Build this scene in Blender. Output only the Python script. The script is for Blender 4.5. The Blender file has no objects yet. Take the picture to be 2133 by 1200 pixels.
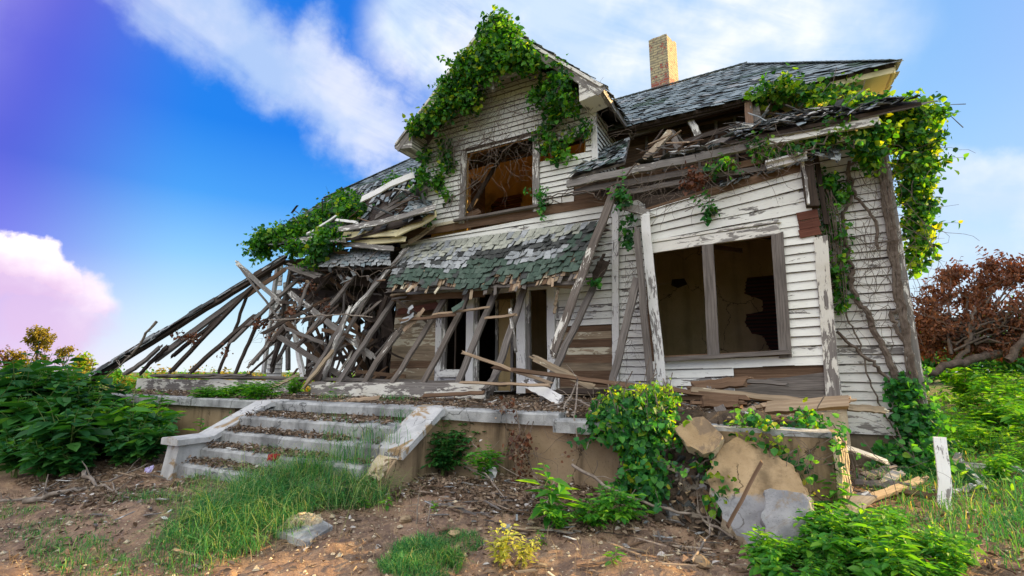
import bpy, math, random
import numpy as np
from mathutils import Vector, Matrix, Quaternion

# ------------------------------------------------------------------ camera, sky, sun, exposure
SC = bpy.context.scene
COL = SC.collection
RAD = math.radians
F = 1000.0
PITCH = math.atan(0.175)
YAW = RAD(28)
CAM = Vector((0, -8, 1.5))
fw = Vector((-math.sin(YAW) * math.cos(PITCH), math.cos(YAW) * math.cos(PITCH), math.sin(PITCH)))
rt = Vector((math.cos(YAW), math.sin(YAW), 0))
up = rt.cross(fw)
cd = bpy.data.cameras.new('camera')
cd.lens = 36 * F / 2133.0
cd.sensor_width = 36
cd.sensor_fit = 'HORIZONTAL'
cd.clip_start = 0.05
cd.clip_end = 3000
cam = bpy.data.objects.new('camera', cd)
COL.objects.link(cam)
cam.matrix_world = Matrix.Translation(CAM) @ Matrix((rt, up, -fw)).transposed().to_4x4()
SC.camera = cam
SC.view_settings.view_transform = 'Standard'
SC.view_settings.look = 'None'
SC.view_settings.gamma = 1
SC.view_settings.use_curve_mapping = False
SC.view_settings.exposure = 1.35
SC.cycles.max_bounces = 6
SC.cycles.diffuse_bounces = 4
SC.cycles.transparent_max_bounces = 4
SC.cycles.use_denoising = True

SUN_DIR = Vector((1.0, 0.84, 0.46)).normalized()      # towards the sun, low, behind the house to the right
SUN_EL = math.asin(SUN_DIR.z)
sl = bpy.data.lights.new('sun', 'SUN')
sl.energy = 5.0
sl.angle = RAD(0.5)
sl.color = (1.0, 0.68, 0.30)
so = bpy.data.objects.new('sun', sl)
COL.objects.link(so)
so.location = (30, 25, 20)
so.rotation_euler = SUN_DIR.to_track_quat('Z', 'Y').to_euler()


def ray(x, y):
    return fw + rt * ((x - 1066.5) / F) - up * ((y - 600) / F)


def PY(x, y, Y):            # the point where the line of sight meets the plane Y = const
    d = ray(x, y)
    return CAM + d * ((Y - CAM.y) / d.y)


def PX(x, y, X):
    d = ray(x, y)
    return CAM + d * ((X - CAM.x) / d.x)


def PZ(x, y, z):
    d = ray(x, y)
    return CAM + d * ((z - CAM.z) / d.z)


def PD(x, y, dist):         # at a depth along the viewing axis
    return CAM + ray(x, y) * dist


def azel(x, y):
    d = ray(x, y).normalized()
    return math.atan2(d.x, d.y), math.asin(d.z)


class NT:
    """small helper for node trees"""
    def __init__(self, tree):
        self.t = tree
        self.n = tree.nodes
        self.l = tree.links

    def set(self, sock, v):
        if hasattr(v, 'is_linked') or hasattr(v, 'links'):
            self.l.new(v, sock)
        else:
            if sock.type == 'RGBA' and len(v) == 3:
                v = (*v, 1)
            sock.default_value = v

    def node(self, kind, **kw):
        n = self.n.new(kind)
        for k, v in kw.items():
            setattr(n, k, v)
        return n

    def m(self, op, a, b=None, c=None, clamp=False):
        n = self.n.new('ShaderNodeMath')
        n.operation = op
        n.use_clamp = clamp
        self.set(n.inputs[0], a)
        if b is not None:
            self.set(n.inputs[1], b)
        if c is not None:
            self.set(n.inputs[2], c)
        return n.outputs[0]

    def vm(self, op, a, b=None):
        n = self.n.new('ShaderNodeVectorMath')
        n.operation = op
        self.set(n.inputs[0], a)
        if b is not None:
            self.set(n.inputs[1], b)
        return n.outputs['Value'] if op in ('DOT_PRODUCT', 'LENGTH') else n.outputs[0]

    def noise(self, vec, scale, detail=4, rough=0.55, dist=0.0, col=False):
        n = self.n.new('ShaderNodeTexNoise')
        self.set(n.inputs['Vector'], vec)
        n.inputs['Scale'].default_value = scale
        n.inputs['Detail'].default_value = detail
        n.inputs['Roughness'].default_value = rough
        n.inputs['Distortion'].default_value = dist
        return n.outputs['Color' if col else 'Fac']

    def step(self, v, a, b, lo=0.0, hi=1.0):
        n = self.n.new('ShaderNodeMapRange')
        n.interpolation_type = 'SMOOTHSTEP'
        self.set(n.inputs['Value'], v)
        n.inputs['From Min'].default_value = a
        n.inputs['From Max'].default_value = b
        n.inputs['To Min'].default_value = lo
        n.inputs['To Max'].default_value = hi
        return n.outputs['Result']

    def mix(self, f, a, b, mode='MIX'):
        n = self.n.new('ShaderNodeMix')
        n.data_type = 'RGBA'
        n.blend_type = mode
        n.clamp_factor = True
        self.set(n.inputs[0], f)
        self.set(n.inputs[6], a)
        self.set(n.inputs[7], b)
        return n.outputs[2]

    def ramp(self, f, stops, interp='LINEAR'):
        n = self.n.new('ShaderNodeValToRGB')
        n.color_ramp.interpolation = interp
        e = n.color_ramp.elements
        while len(e) < len(stops):
            e.new(0.5)
        for k, (p, c) in zip(e, stops):
            k.position = p
            k.color = (*c, 1)
        self.set(n.inputs[0], f)
        return n.outputs['Color']


# --- world: physical sky for the base, graded towards the evening colours, with cloud banks by direction
W = bpy.data.worlds.new('World')
SC.world = W
W.use_nodes = True
nt = NT(W.node_tree)
bg = nt.n['Background']
sky = nt.node('ShaderNodeTexSky', sky_type='NISHITA')
sky.sun_disc = False
sky.sun_elevation = SUN_EL
sky.sun_rotation = math.atan2(SUN_DIR.x, SUN_DIR.y)
sky.air_density = 1.2
sky.dust_density = 0.6
sky.ozone_density = 3.0
D = nt.node('ShaderNodeTexCoord').outputs['Generated']
sep = nt.node('ShaderNodeSeparateXYZ')
nt.set(sep.inputs[0], D)
dx, dy, dz = sep.outputs
az = nt.m('ARCTAN2', dx, dy)
el = nt.m('ARCSINE', dz)
S1 = 0.10
eln = nt.m('DIVIDE', el, math.pi / 2, clamp=True)
blue = nt.ramp(eln, [(0.0, (0.86, 0.95, 1.0)), (0.06, (0.62, 0.85, 1.0)), (0.13, (0.28, 0.62, 1.0)), (0.20, (0.06, 0.36, 0.95)), (0.28, (0.006, 0.22, 0.87)), (0.6, (0.015, 0.16, 0.75)), (1, (0.02, 0.12, 0.6))])
low = nt.ramp(eln, [(0.0, (0.85, 0.60, 0.92)), (0.05, (0.62, 0.50, 0.97)), (0.12, (0.20, 0.17, 0.85)), (0.2, (0.085, 0.09, 0.70)), (0.3, (0.11, 0.10, 0.72)), (0.45, (0.22, 0.13, 0.68)), (1, (0.05, 0.1, 0.5))])
pf = nt.step(az, RAD(-62), RAD(-79), 0, 1)
base = nt.mix(pf, blue, low)
rf = nt.step(az, RAD(8), RAD(30), 0, 0.75)
violet = nt.ramp(eln, [(0.0, (0.75, 0.84, 1.0)), (0.2, (0.52, 0.66, 0.99)), (0.45, (0.30, 0.42, 0.95)), (1, (0.1, 0.2, 0.7))])
base = nt.mix(rf, base, violet)
mid = nt.m('MULTIPLY', nt.step(az, RAD(-42), RAD(-18)), nt.step(az, RAD(40), RAD(6)))
pale = nt.ramp(eln, [(0.0, (0.80, 0.90, 1.0)), (0.25, (0.42, 0.72, 0.98)), (0.5, (0.22, 0.55, 0.95)), (1, (0.1, 0.3, 0.8))])
base = nt.mix(nt.m('MULTIPLY', mid, 0.8), base, pale)
nish = nt.mix(1.0, sky.outputs[0], (S1, S1, S1), 'MULTIPLY')
base = nt.mix(0.12, base, nish)
# clouds
w1 = nt.noise(D, 3.0, 6, 0.52, 0.3)
w2 = nt.noise(nt.vm('ADD', D, (3.1, 7.7, 1.3)), 9.0, 7, 0.6)
wx = nt.m('MULTIPLY', nt.m('SUBTRACT', w1, 0.5), 0.22)
wy = nt.m('MULTIPLY', nt.m('SUBTRACT', w2, 0.5), 0.16)
azw = nt.m('ADD', az, wx)
elw = nt.m('ADD', el, nt.m('ADD', wy, nt.m('MULTIPLY', wx, 0.4)))


def blob(p0, p1, r, soft=1.0, amp=1.0):
    a = azel(*p0)
    b = azel(*p1)
    bx, by = b[0] - a[0], b[1] - a[1]
    L = max(bx * bx + by * by, 1e-6)
    px_ = nt.m('SUBTRACT', azw, a[0])
    py_ = nt.m('SUBTRACT', elw, a[1])
    h = nt.m('DIVIDE', nt.m('ADD', nt.m('MULTIPLY', px_, bx), nt.m('MULTIPLY', py_, by)), L, clamp=True)
    qx = nt.m('SUBTRACT', px_, nt.m('MULTIPLY', h, bx))
    qy = nt.m('SUBTRACT', py_, nt.m('MULTIPLY', h, by))
    d = nt.m('SQRT', nt.m('ADD', nt.m('MULTIPLY', qx, qx), nt.m('MULTIPLY', qy, qy)))
    return nt.step(d, r * (1 + 0.5 * soft), r * (1 - 0.6 * soft), 0, amp)


cl = None
for spec in [
    ((330, -60), (800, 285), 0.066, 1.1, 0.66),
    ((640, 130), (900, 300), 0.066, 1.0, 0.70),
    ((900, 20), (1120, 120), 0.14, 0.8, 0.98),
    ((1180, 60), (1620, 60), 0.17, 0.9, 1.0),
    ((1400, 160), (1700, 90), 0.09, 1.0, 0.9),
    ((880, 280), (1300, 160), 0.07, 1.0, 0.6),
    ((1960, 390), (2250, 420), 0.06, 1.0, 0.9),
    ((1960, 520), (2050, 560), 0.07, 1.0, 0.6),
]:
    b = blob(*spec)
    cl = b if cl is None else nt.m('MAXIMUM', cl, b)
back = nt.m('MULTIPLY', nt.m('MULTIPLY', nt.step(dy, 0.25, -0.25), nt.step(el, RAD(10), RAD(32), 0.10, 1.0)), nt.step(nt.m('ADD', w1, nt.m('MULTIPLY', w2, 0.3)), 0.42, 0.66))
ctex = nt.noise(nt.vm('MULTIPLY', D, (1, 1, 2.2)), 3.2, 5, 0.5, 0.6)
qa, qb = azel(330, -60), azel(800, 285)
ql = math.hypot(qb[0] - qa[0], qb[1] - qa[1])
ca, sa_ = (qb[0] - qa[0]) / ql, (qb[1] - qa[1]) / ql
wv = nt.node('ShaderNodeCombineXYZ')
nt.set(wv.inputs[0], nt.m('ADD', nt.m('MULTIPLY', az, ca * 2.0), nt.m('MULTIPLY', el, sa_ * 2.0)))
nt.set(wv.inputs[1], nt.m('ADD', nt.m('MULTIPLY', az, -sa_ * 11.0), nt.m('MULTIPLY', el, ca * 11.0)))
wisp = nt.noise(wv.outputs[0], 1.0, 9, 0.62, 0.5)
cl = nt.m('MULTIPLY', cl, nt.step(nt.m('ADD', nt.m('MULTIPLY', ctex, .5), nt.m('MULTIPLY', wisp, .5)), 0.34, 0.56, 0.50, 1.0))
ccol = nt.mix(nt.step(nt.noise(D, 5.5, 5), 0.38, 0.66), (0.60, 0.74, 0.92), (1.0, 1.0, 1.0))
base = nt.mix(cl, base, ccol)
# heaped cloud low on the left
cu = None
for spec in [((-80, 520), (30, 540), 0.048, 0.32, 1.0), ((60, 560), (105, 590), 0.036, 0.40, 1.0), ((-40, 610), (165, 622), 0.040, 0.7, 0.9), ((0, 690), (110, 660), 0.05, 1.0, 0.8)]:
    b = blob(*spec)
    cu = b if cu is None else nt.m('MAXIMUM', cu, b)
cucol = nt.mix(nt.step(nt.m('ADD', elw, nt.m('MULTIPLY', nt.m('SUBTRACT', ctex, 0.5), 0.25)), RAD(4), RAD(13)), (0.74, 0.52, 0.78), (1.15, 1.05, 1.08))
base = nt.mix(cu, base, cucol)
# added bright cloud bank behind the camera, unseen fill light for the facade
base = nt.mix(1.0, base, (0.435, 0.435, 0.435), 'MULTIPLY')
base = nt.mix(nt.m('MULTIPLY', back, 0.9), base, (1.03, 1.02, 0.95))
nt.set(bg.inputs['Color'], base)
bg.inputs['Strength'].default_value = 1.0

# ------------------------------------------------------------------ scene helpers
rng = np.random.default_rng(11)
R_ = random.Random(5)


def V(*a):
    return Vector(a)


def tag(o, label=None, cat=None, group=None, kind=None):
    if label:
        o['label'] = label
    if cat:
        o['category'] = cat
    if group:
        o['group'] = group
    if kind:
        o['kind'] = kind
    return o


def thing(name, label, cat, loc=(0, 0, 0), group=None):
    o = bpy.data.objects.new(name, None)
    COL.objects.link(o)
    o.location = loc
    o.empty_display_size = 0.1
    return tag(o, label, cat, group)


def world_loc(o):
    v = Vector((0, 0, 0))
    while o is not None:
        v += Vector(o.location)
        o = o.parent
    return v


class MB:
    """collects faces with uvs and material slots; build() links ONE mesh object"""
    def __init__(self):
        self.v = []
        self.nv = 0
        self.f = []
        self.u = []
        self.mi = []
        self.mats = []

    def slot(self, m):
        if m not in self.mats:
            self.mats.append(m)
        return self.mats.index(m)

    def add(self, verts, faces, uvs, mat):
        """faces index into verts; uvs one per vertex"""
        o = self.nv
        self.v.append(np.asarray(verts, dtype=float).reshape(-1, 3))
        n = len(self.v[-1])
        s = self.slot(mat)
        uv = np.asarray(uvs, dtype=float)
        for fc in faces:
            self.f.append([o + i for i in fc])
            self.u.extend(uv[list(fc)].tolist())
            self.mi.append(s)
        self.nv += n

    def add_np(self, verts, faces, uvs, mat):
        o = self.nv
        self.v.append(verts)
        s = self.slot(mat)
        self.f.extend((faces + o).tolist())
        self.u.extend(uvs[faces.reshape(-1)].tolist())
        self.mi.extend([s] * len(faces))
        self.nv += len(verts)

    def quad(self, a, b, c, d, mat, uv=None):
        if uv is None:
            w = (Vector(b) - Vector(a)).length
            h = (Vector(d) - Vector(a)).length
            o = R_.random() * 20
            uv = [(o, o), (o + w, o), (o + w, o + h), (o, o + h)]
        self.add([tuple(a), tuple(b), tuple(c), tuple(d)], [(0, 1, 2, 3)], uv, mat)

    def prism(self, pts, off, mat):
        """polygon pts extruded by the vector off"""
        n = len(pts)
        p = [Vector(q) for q in pts]
        q = [a + Vector(off) for a in p]
        o = R_.random() * 20
        x = (p[1] - p[0]).normalized()
        nn = Vector(off).normalized()
        y = nn.cross(x)
        uv = [(o + a.dot(x), o + a.dot(y)) for a in p] * 2
        fs = [tuple(range(n))[::-1], tuple(range(n, 2 * n))]
        fs += [(i, (i + 1) % n, n + (i + 1) % n, n + i) for i in range(n)]
        self.add(p + q, fs, uv, mat)

    def box(self, x0, x1, y0, y1, z0, z1, mat):
        v = [(x0, y0, z0), (x1, y0, z0), (x1, y1, z0), (x0, y1, z0), (x0, y0, z1), (x1, y0, z1), (x1, y1, z1), (x0, y1, z1)]
        o = R_.random() * 20
        fs = [(0, 3, 2, 1), (4, 5, 6, 7), (0, 1, 5, 4), (1, 2, 6, 5), (2, 3, 7, 6), (3, 0, 4, 7)]
        for f in fs:
            p = [Vector(v[i]) for i in f]
            w = (p[1] - p[0]).length
            h = (p[3] - p[0]).length
            uv = [(o, o), (o + w, o), (o + w, o + h), (o, o + h)] if w >= h else [(o, o), (o, o + w), (o + h, o + w), (o + h, o)]
            self.add(p, [(0, 1, 2, 3)], uv, mat)

    def beam(self, p0, p1, w, t, mat, n=(0, -1, 0), seg=5, warp=0.006, rag=0.03, bow=0.0, taper=1.0):
        """timber of section w x t from p0 to p1; the broad face looks along n"""
        p0 = Vector(p0)
        p1 = Vector(p1)
        d = p1 - p0
        L = d.length
        d = d / L
        n = Vector(n)
        n = (n - d * n.dot(d))
        if n.length < 1e-3:
            n = Vector((1, 0, 0)) - d * d.x
        n.normalize()
        s = d.cross(n).normalized()
        o = R_.random() * 30
        vs, uv = [], []
        for i in range(seg + 1):
            k = i / seg
            c = p0 + d * (L * k) + n * (bow * 4 * k * (1 - k))
            sc = 1 + (taper - 1) * k
            if 0 < i < seg:
                c = c + s * R_.uniform(-warp, warp) + n * R_.uniform(-warp, warp)
            for j, (a, b) in enumerate(((-1, -1), (1, -1), (1, 1), (-1, 1))):
                q = c + s * (a * w / 2 * sc) + n * (b * t / 2 * sc)
                if i in (0, seg):
                    q += d * R_.uniform(-rag, rag)
                vs.append(q)
                uv.append((o + L * k, o + (0, w, w + t, 2 * w + t)[j]))
        fs = []
        for i in range(seg):
            for j in range(4):
                a = i * 4 + j
                b = i * 4 + (j + 1) % 4
                fs.append((a, b, b + 4, a + 4))
        fs.append((3, 2, 1, 0))
        e = seg * 4
        fs.append((e, e + 1, e + 2, e + 3))
        self.add(vs, fs, uv, mat)

    def tube(self, pts, r0, r1, mat, sides=5):
        P = np.asarray([tuple(p) for p in pts], dtype=float)
        n = len(P)
        T = np.gradient(P, axis=0)
        T /= np.linalg.norm(T, axis=1, keepdims=True) + 1e-9
        ref = np.array([0.31, 0.77, 0.55])
        A = np.cross(T, ref)
        A /= np.linalg.norm(A, axis=1, keepdims=True) + 1e-9
        B = np.cross(T, A)
        an = np.linspace(0, 2 * math.pi, sides, endpoint=False)
        rr = np.linspace(r0, r1, n)[:, None, None]
        ring = P[:, None, :] + rr * (np.cos(an)[None, :, None] * A[:, None, :] + np.sin(an)[None, :, None] * B[:, None, :])
        vs = ring.reshape(-1, 3)
        ln = np.concatenate([[0], np.cumsum(np.linalg.norm(np.diff(P, axis=0), axis=1))])
        o = R_.random() * 20
        uv = np.stack([np.repeat(ln, sides) + o, np.tile(an / 6.28 * 0.2, n)], 1)
        i = np.arange(n - 1)[:, None] * sides
        j = np.arange(sides)[None, :]
        j2 = (j + 1) % sides
        fs = np.stack([i + j, i + j2, i + sides + j2, i + sides + j], -1).reshape(-1, 4)
        self.add_np(vs, fs, uv, mat)

    def build(self, name, parent=None, smooth=False, at=None):
        me = bpy.data.meshes.new(name)
        v = np.concatenate(self.v) if self.v else np.zeros((0, 3))
        if parent is not None:
            loc = world_loc(parent) if at is None else Vector(at)
        else:
            loc = Vector(at) if at is not None else Vector((float(v[:, 0].mean()), float(v[:, 1].mean()), float(v[:, 2].min())))
        v = v - np.array(loc)
        me.from_pydata(v.tolist(), [], self.f)
        uvl = me.uv_layers.new(name='UVMap')
        uvl.data.foreach_set('uv', np.asarray(self.u, dtype=np.float32).reshape(-1))
        me.polygons.foreach_set('material_index', np.asarray(self.mi, dtype=np.int32))
        if smooth:
            me.polygons.foreach_set('use_smooth', np.ones(len(me.polygons), dtype=bool))
        for m in self.mats:
            me.materials.append(m)
        me.update()
        o = bpy.data.objects.new(name, me)
        COL.objects.link(o)
        if parent is not None:
            o.parent = parent
            o.location = loc - world_loc(parent)
        else:
            o.location = loc
        return o


# value noise for terrain and rough outlines
_P = np.random.default_rng(3).random((256, 256))


def vnoise(x, y):
    x = np.asarray(x, dtype=float)
    y = np.asarray(y, dtype=float)
    xi = np.floor(x).astype(int)
    yi = np.floor(y).astype(int)
    fx = x - xi
    fy = y - yi
    fx = fx * fx * (3 - 2 * fx)
    fy = fy * fy * (3 - 2 * fy)
    a = _P[xi % 256, yi % 256]
    b = _P[(xi + 1) % 256, yi % 256]
    c = _P[xi % 256, (yi + 1) % 256]
    d = _P[(xi + 1) % 256, (yi + 1) % 256]
    return (a * (1 - fx) + b * fx) * (1 - fy) + (c * (1 - fx) + d * fx) * fy


def fbm(x, y, o=4):
    s = 0
    a = 0.5
    for i in range(o):
        s = s + a * (vnoise(np.asarray(x) * 2 ** i + 17 * i, np.asarray(y) * 2 ** i + 31 * i) - 0.5)
        a *= 0.55
    return s


# ------------------------------------------------------------------ materials
def new_mat(name):
    m = bpy.data.materials.new(name)
    m.use_nodes = True
    n = NT(m.node_tree)
    b = n.n['Principled BSDF']
    return m, n, b


def wood_mat(name, bare, bare2, paint=None, amount=0.6, island=0.3, dirt=0.25, rough=0.85, pscale=1.0, stain=0.5):
    """weathered timber, grain along u; 'amount' is the share still under paint"""
    m, n, b = new_mat(name)
    uv = n.node('ShaderNodeUVMap').outputs[0]
    geo = n.node('ShaderNodeNewGeometry')
    rnd = geo.outputs['Random Per Island']
    pos = geo.outputs['Position']
    g = n.noise(n.vm('MULTIPLY', uv, (2.2, 55, 1)), 1.0, 5, 0.6, 0.3)
    g2 = n.noise(n.vm('MULTIPLY', uv, (1.1, 7, 1)), 1.0, 4, 0.6)
    wood = n.mix(n.step(g, 0.3, 0.7), bare, bare2)
    wood = n.mix(n.step(g2, 0.45, 0.75, 0, stain), wood, tuple(c * 0.35 for c in bare2))
    wood = n.mix(n.m('MULTIPLY', rnd, 0.5), wood, n.mix(1.0, wood, (0.45, 0.42, 0.40), 'MULTIPLY'))
    col = wood
    hgt = g
    if paint is not None:
        a = n.noise(n.vm('MULTIPLY', uv, (3.2 * pscale, 16 * pscale, 1)), 1.0, 7, 0.68, 0.5)
        c = n.noise(n.vm('MULTIPLY', pos, (1.0, 1.0, 1.6)), 0.9, 4, 0.6)
        sz = n.node('ShaderNodeSeparateXYZ')
        n.set(sz.inputs[0], pos)
        lowz = n.step(sz.outputs[2], 2.3, 1.1)
        mval = n.m('ADD', a, n.m('ADD', n.m('MULTIPLY', n.m('SUBTRACT', rnd, 0.5), island), n.m('ADD', n.m('MULTIPLY', n.m('SUBTRACT', c, 0.5), 0.75), n.m('MULTIPLY', lowz, 0.07))))
        th = 0.5 + (amount - 0.5) * 0.62
        mask = n.step(mval, th + 0.012, th - 0.012)
        fl = n.noise(pos, 2.3, 5, 0.6)
        pc = n.mix(n.step(fl, 0.4, 0.75, 0, dirt), paint, (paint[0] * 0.62, paint[1] * 0.57, paint[2] * 0.45))
        pc = n.mix(n.step(n.noise(n.vm('MULTIPLY', uv, (9, 60, 1)), 1.0, 4), 0.55, 0.72, 0, 0.35), pc, tuple(q * 0.45 for q in paint))
        pc = n.mix(n.m('MULTIPLY', rnd, 0.22), pc, tuple(q * 0.6 for q in paint))
        col = n.mix(mask, wood, pc)
        hgt = n.m('ADD', n.m('MULTIPLY', g, 0.35), n.m('MULTIPLY', mask, 0.65))
    n.set(b.inputs['Base Color'], col)
    b.inputs['Roughness'].default_value = rough
    b.inputs['Specular IOR Level'].default_value = 0.25
    bp = n.node('ShaderNodeBump')
    bp.inputs['Strength'].default_value = 0.5
    bp.inputs['Distance'].default_value = 0.006
    n.set(bp.inputs['Height'], hgt)
    n.set(b.inputs['Normal'], bp.outputs[0])
    return m


M_SIDING = wood_mat('peeling_white_siding', (0.21, 0.20, 0.185), (0.33, 0.315, 0.29), (0.82, 0.83, 0.76), 0.83, 0.26, pscale=1.3)
M_SIDING_G = wood_mat('gable_siding_paint', (0.21, 0.20, 0.185), (0.33, 0.315, 0.29), (0.84, 0.84, 0.76), 0.90, 0.22, pscale=1.3, dirt=.15)
M_SIDING_WORN = wood_mat('worn_siding', (0.23, 0.22, 0.205), (0.36, 0.345, 0.32), (0.82, 0.82, 0.76), 0.76, 0.14, pscale=1.5)
M_TRIM = wood_mat('peeling_trim', (0.22, 0.21, 0.20), (0.36, 0.34, 0.32), (0.80, 0.80, 0.76), 0.74, 0.2, pscale=1.4)
M_TRIM_MID = wood_mat('flaking_beam_paint', (0.17, 0.155, 0.14), (0.30, 0.275, 0.25), (0.70, 0.68, 0.60), 0.60, 0.2, dirt=.5)
M_TRIM_WORN = wood_mat('worn_trim', (0.20, 0.19, 0.175), (0.34, 0.32, 0.29), (0.78, 0.77, 0.70), 0.46, 0.3, pscale=1.4)
M_GREY = wood_mat('grey_timber', (0.105, 0.092, 0.080), (0.235, 0.21, 0.185), None)
M_RAFTER = wood_mat('rafter_timber', (0.10, 0.082, 0.068), (0.215, 0.185, 0.155), (0.70, 0.68, 0.6), 0.30, 0.25)
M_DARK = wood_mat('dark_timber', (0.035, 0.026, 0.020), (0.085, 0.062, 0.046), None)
M_BROWN = wood_mat('brown_boards', (0.13, 0.075, 0.042), (0.22, 0.14, 0.085), None, stain=0.8)
M_TAN = wood_mat('tan_boards', (0.30, 0.23, 0.145), (0.44, 0.35, 0.235), (0.62, 0.57, 0.42), 0.36, 0.4, stain=0.9)
M_SPLIT = wood_mat('fresh_split_wood', (0.34, 0.24, 0.15), (0.52, 0.39, 0.26), None)
M_RED = wood_mat('red_brown_boards', (0.10, 0.035, 0.022), (0.18, 0.07, 0.045), None)
M_CREAM = wood_mat('cream_soffit', (0.34, 0.30, 0.22), (0.46, 0.42, 0.30), (0.78, 0.70, 0.42), 0.80, 0.2)


def mottle_mat(name, c1, c2, scale=6, c3=None, rough=0.9, bump=0.3, streak=0.0, speck=0.0, bdist=0.02, crack=0.0, low=None):
    m, n, b = new_mat(name)
    pos = n.node('ShaderNodeNewGeometry').outputs['Position']
    a = n.noise(pos, scale, 8, 0.65)
    col = n.mix(n.step(a, 0.32, 0.68), c1, c2)
    if c3 is not None:
        col = n.mix(n.step(n.noise(n.vm('ADD', pos, (5, 3, 9)), scale * 0.45, 7, 0.65, 0.6), 0.53, 0.60), col, c3)
    if streak:
        s = n.noise(n.vm('MULTIPLY', pos, (3.5, 3.5, 0.35)), 1.0, 5, 0.6)
        col = n.mix(n.step(s, 0.46, 0.68, 0, streak), col, tuple(q * 0.22 for q in c1))
    if low is not None:                # bare, unplastered lower part
        sz = n.node('ShaderNodeSeparateXYZ')
        n.set(sz.inputs[0], pos)
        zz_ = n.m('ADD', sz.outputs[2], n.m('MULTIPLY', n.m('SUBTRACT', n.noise(pos, 6, 6, .65), .5), .22))
        col = n.mix(n.step(zz_, low[0] + .03, low[0] - .03), col, n.mix(n.step(n.noise(pos, 9, 6), .4, .65), low[1], tuple(q * .7 for q in low[1])))
    if crack:
        vo = n.node('ShaderNodeTexVoronoi', feature='DISTANCE_TO_EDGE')
        n.set(vo.inputs['Vector'], n.vm('ADD', n.vm('MULTIPLY', pos, (1.3, 1.3, 1.0)), n.vm('MULTIPLY', n.noise(pos, 3.5, 6, .6, col=True), (.5, .5, .5))))
        vo.inputs['Scale'].default_value = 1.0
        gate = n.step(n.noise(pos, 1.1, 3), .46, .56)
        col = n.mix(n.m('MULTIPLY', n.m('MULTIPLY', n.step(vo.outputs['Distance'], .012, .003), gate), crack), col, tuple(q * .12 for q in c1))
    if speck:
        s = n.noise(pos, scale * 14, 3, 0.6)
        col = n.mix(n.step(s, 0.58, 0.70, 0, speck), col, tuple(q * 0.3 for q in c1))
    n.set(b.inputs['Base Color'], col)
    b.inputs['Roughness'].default_value = rough
    b.inputs['Specular IOR Level'].default_value = 0.2
    bp = n.node('ShaderNodeBump')
    bp.inputs['Strength'].default_value = bump
    bp.inputs['Distance'].default_value = bdist
    n.set(bp.inputs['Height'], n.noise(pos, scale * 5, 6, 0.65))
    n.set(b.inputs['Normal'], bp.outputs[0])
    return m


M_CONC = mottle_mat('stained_tan_concrete', (0.30, 0.215, 0.125), (0.37, 0.275, 0.165), 3, None, streak=0.95, speck=0.35, crack=.8)
M_CAP = mottle_mat('grey_white_concrete', (0.27, 0.275, 0.265), (0.44, 0.45, 0.43), 7, None, streak=0.6, speck=0.55, crack=.8)
M_CAPCHIP = mottle_mat('chipped_concrete_coping', (0.46, 0.46, 0.44), (0.56, 0.56, 0.53), 7, (0.33, 0.23, 0.12), speck=0.4, crack=.8, streak=.35)
M_BREAK = mottle_mat('broken_concrete', (0.48, 0.39, 0.25), (0.66, 0.57, 0.40), 9, None, bump=0.8)
M_SLABTAN = mottle_mat('broken_slab_face', (0.33, 0.23, 0.12), (0.43, 0.31, 0.17), 4, (.22, .16, .10), speck=0.35, streak=.5, crack=.9, bump=.35)
M_SLABLOW = mottle_mat('broken_slab_two_tone', (0.33, 0.23, 0.12), (0.43, 0.31, 0.17), 4, None, speck=0.35, streak=.7, crack=.9, bump=.35, low=(.50, (.29, .29, .285)))
M_GREYCONC = mottle_mat('bare_grey_concrete', (0.20, 0.20, 0.20), (0.34, 0.335, 0.32), 6, (.24, .20, .15), speck=0.45, streak=.4, crack=.6, bump=.35)
M_FOUND = mottle_mat('foundation_concrete', (0.20, 0.165, 0.11), (0.27, 0.225, 0.155), 3, None, streak=0.5)
M_PLASTER = mottle_mat('tan_plaster', (0.52, 0.38, 0.17), (0.62, 0.46, 0.23), 2.2, None, streak=0.25, speck=.2, crack=.8)
M_ATTIC = mottle_mat('ochre_attic_plaster', (0.56, 0.34, 0.10), (0.64, 0.42, 0.15), 2.2, None, streak=0.4, speck=.2)
M_DIRT = mottle_mat('dark_fill', (0.055, 0.04, 0.028), (0.13, 0.095, 0.065), 9, (0.2, 0.17, 0.13), bump=0.9)


def shingle_mat(name, c1, c2, c3, speck=0.4):
    m, n, b = new_mat(name)
    geo = n.node('ShaderNodeNewGeometry')
    pos = geo.outputs['Position']
    rnd = geo.outputs['Random Per Island']
    col = n.ramp(rnd, [(0.0, c1), (0.5, c2), (1.0, c3)])
    col = n.mix(n.step(n.noise(pos, 7, 6, 0.7), 0.42, 0.7, 0, 0.6), col, tuple(q * 0.4 for q in c1))
    col = n.mix(n.step(n.noise(pos, 150, 2, 0.6), 0.5, 0.66, 0, speck), col, tuple(min(1, q * 1.9) for q in c3))
    n.set(b.inputs['Base Color'], col)
    b.inputs['Roughness'].default_value = 0.85
    b.inputs['Specular IOR Level'].default_value = 0.3
    bp = n.node('ShaderNodeBump')
    bp.inputs['Strength'].default_value = 0.5
    bp.inputs['Distance'].default_value = 0.006
    n.set(bp.inputs['Height'], n.noise(pos, 90, 3, 0.6))
    n.set(b.inputs['Normal'], bp.outputs[0])
    return m


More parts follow.
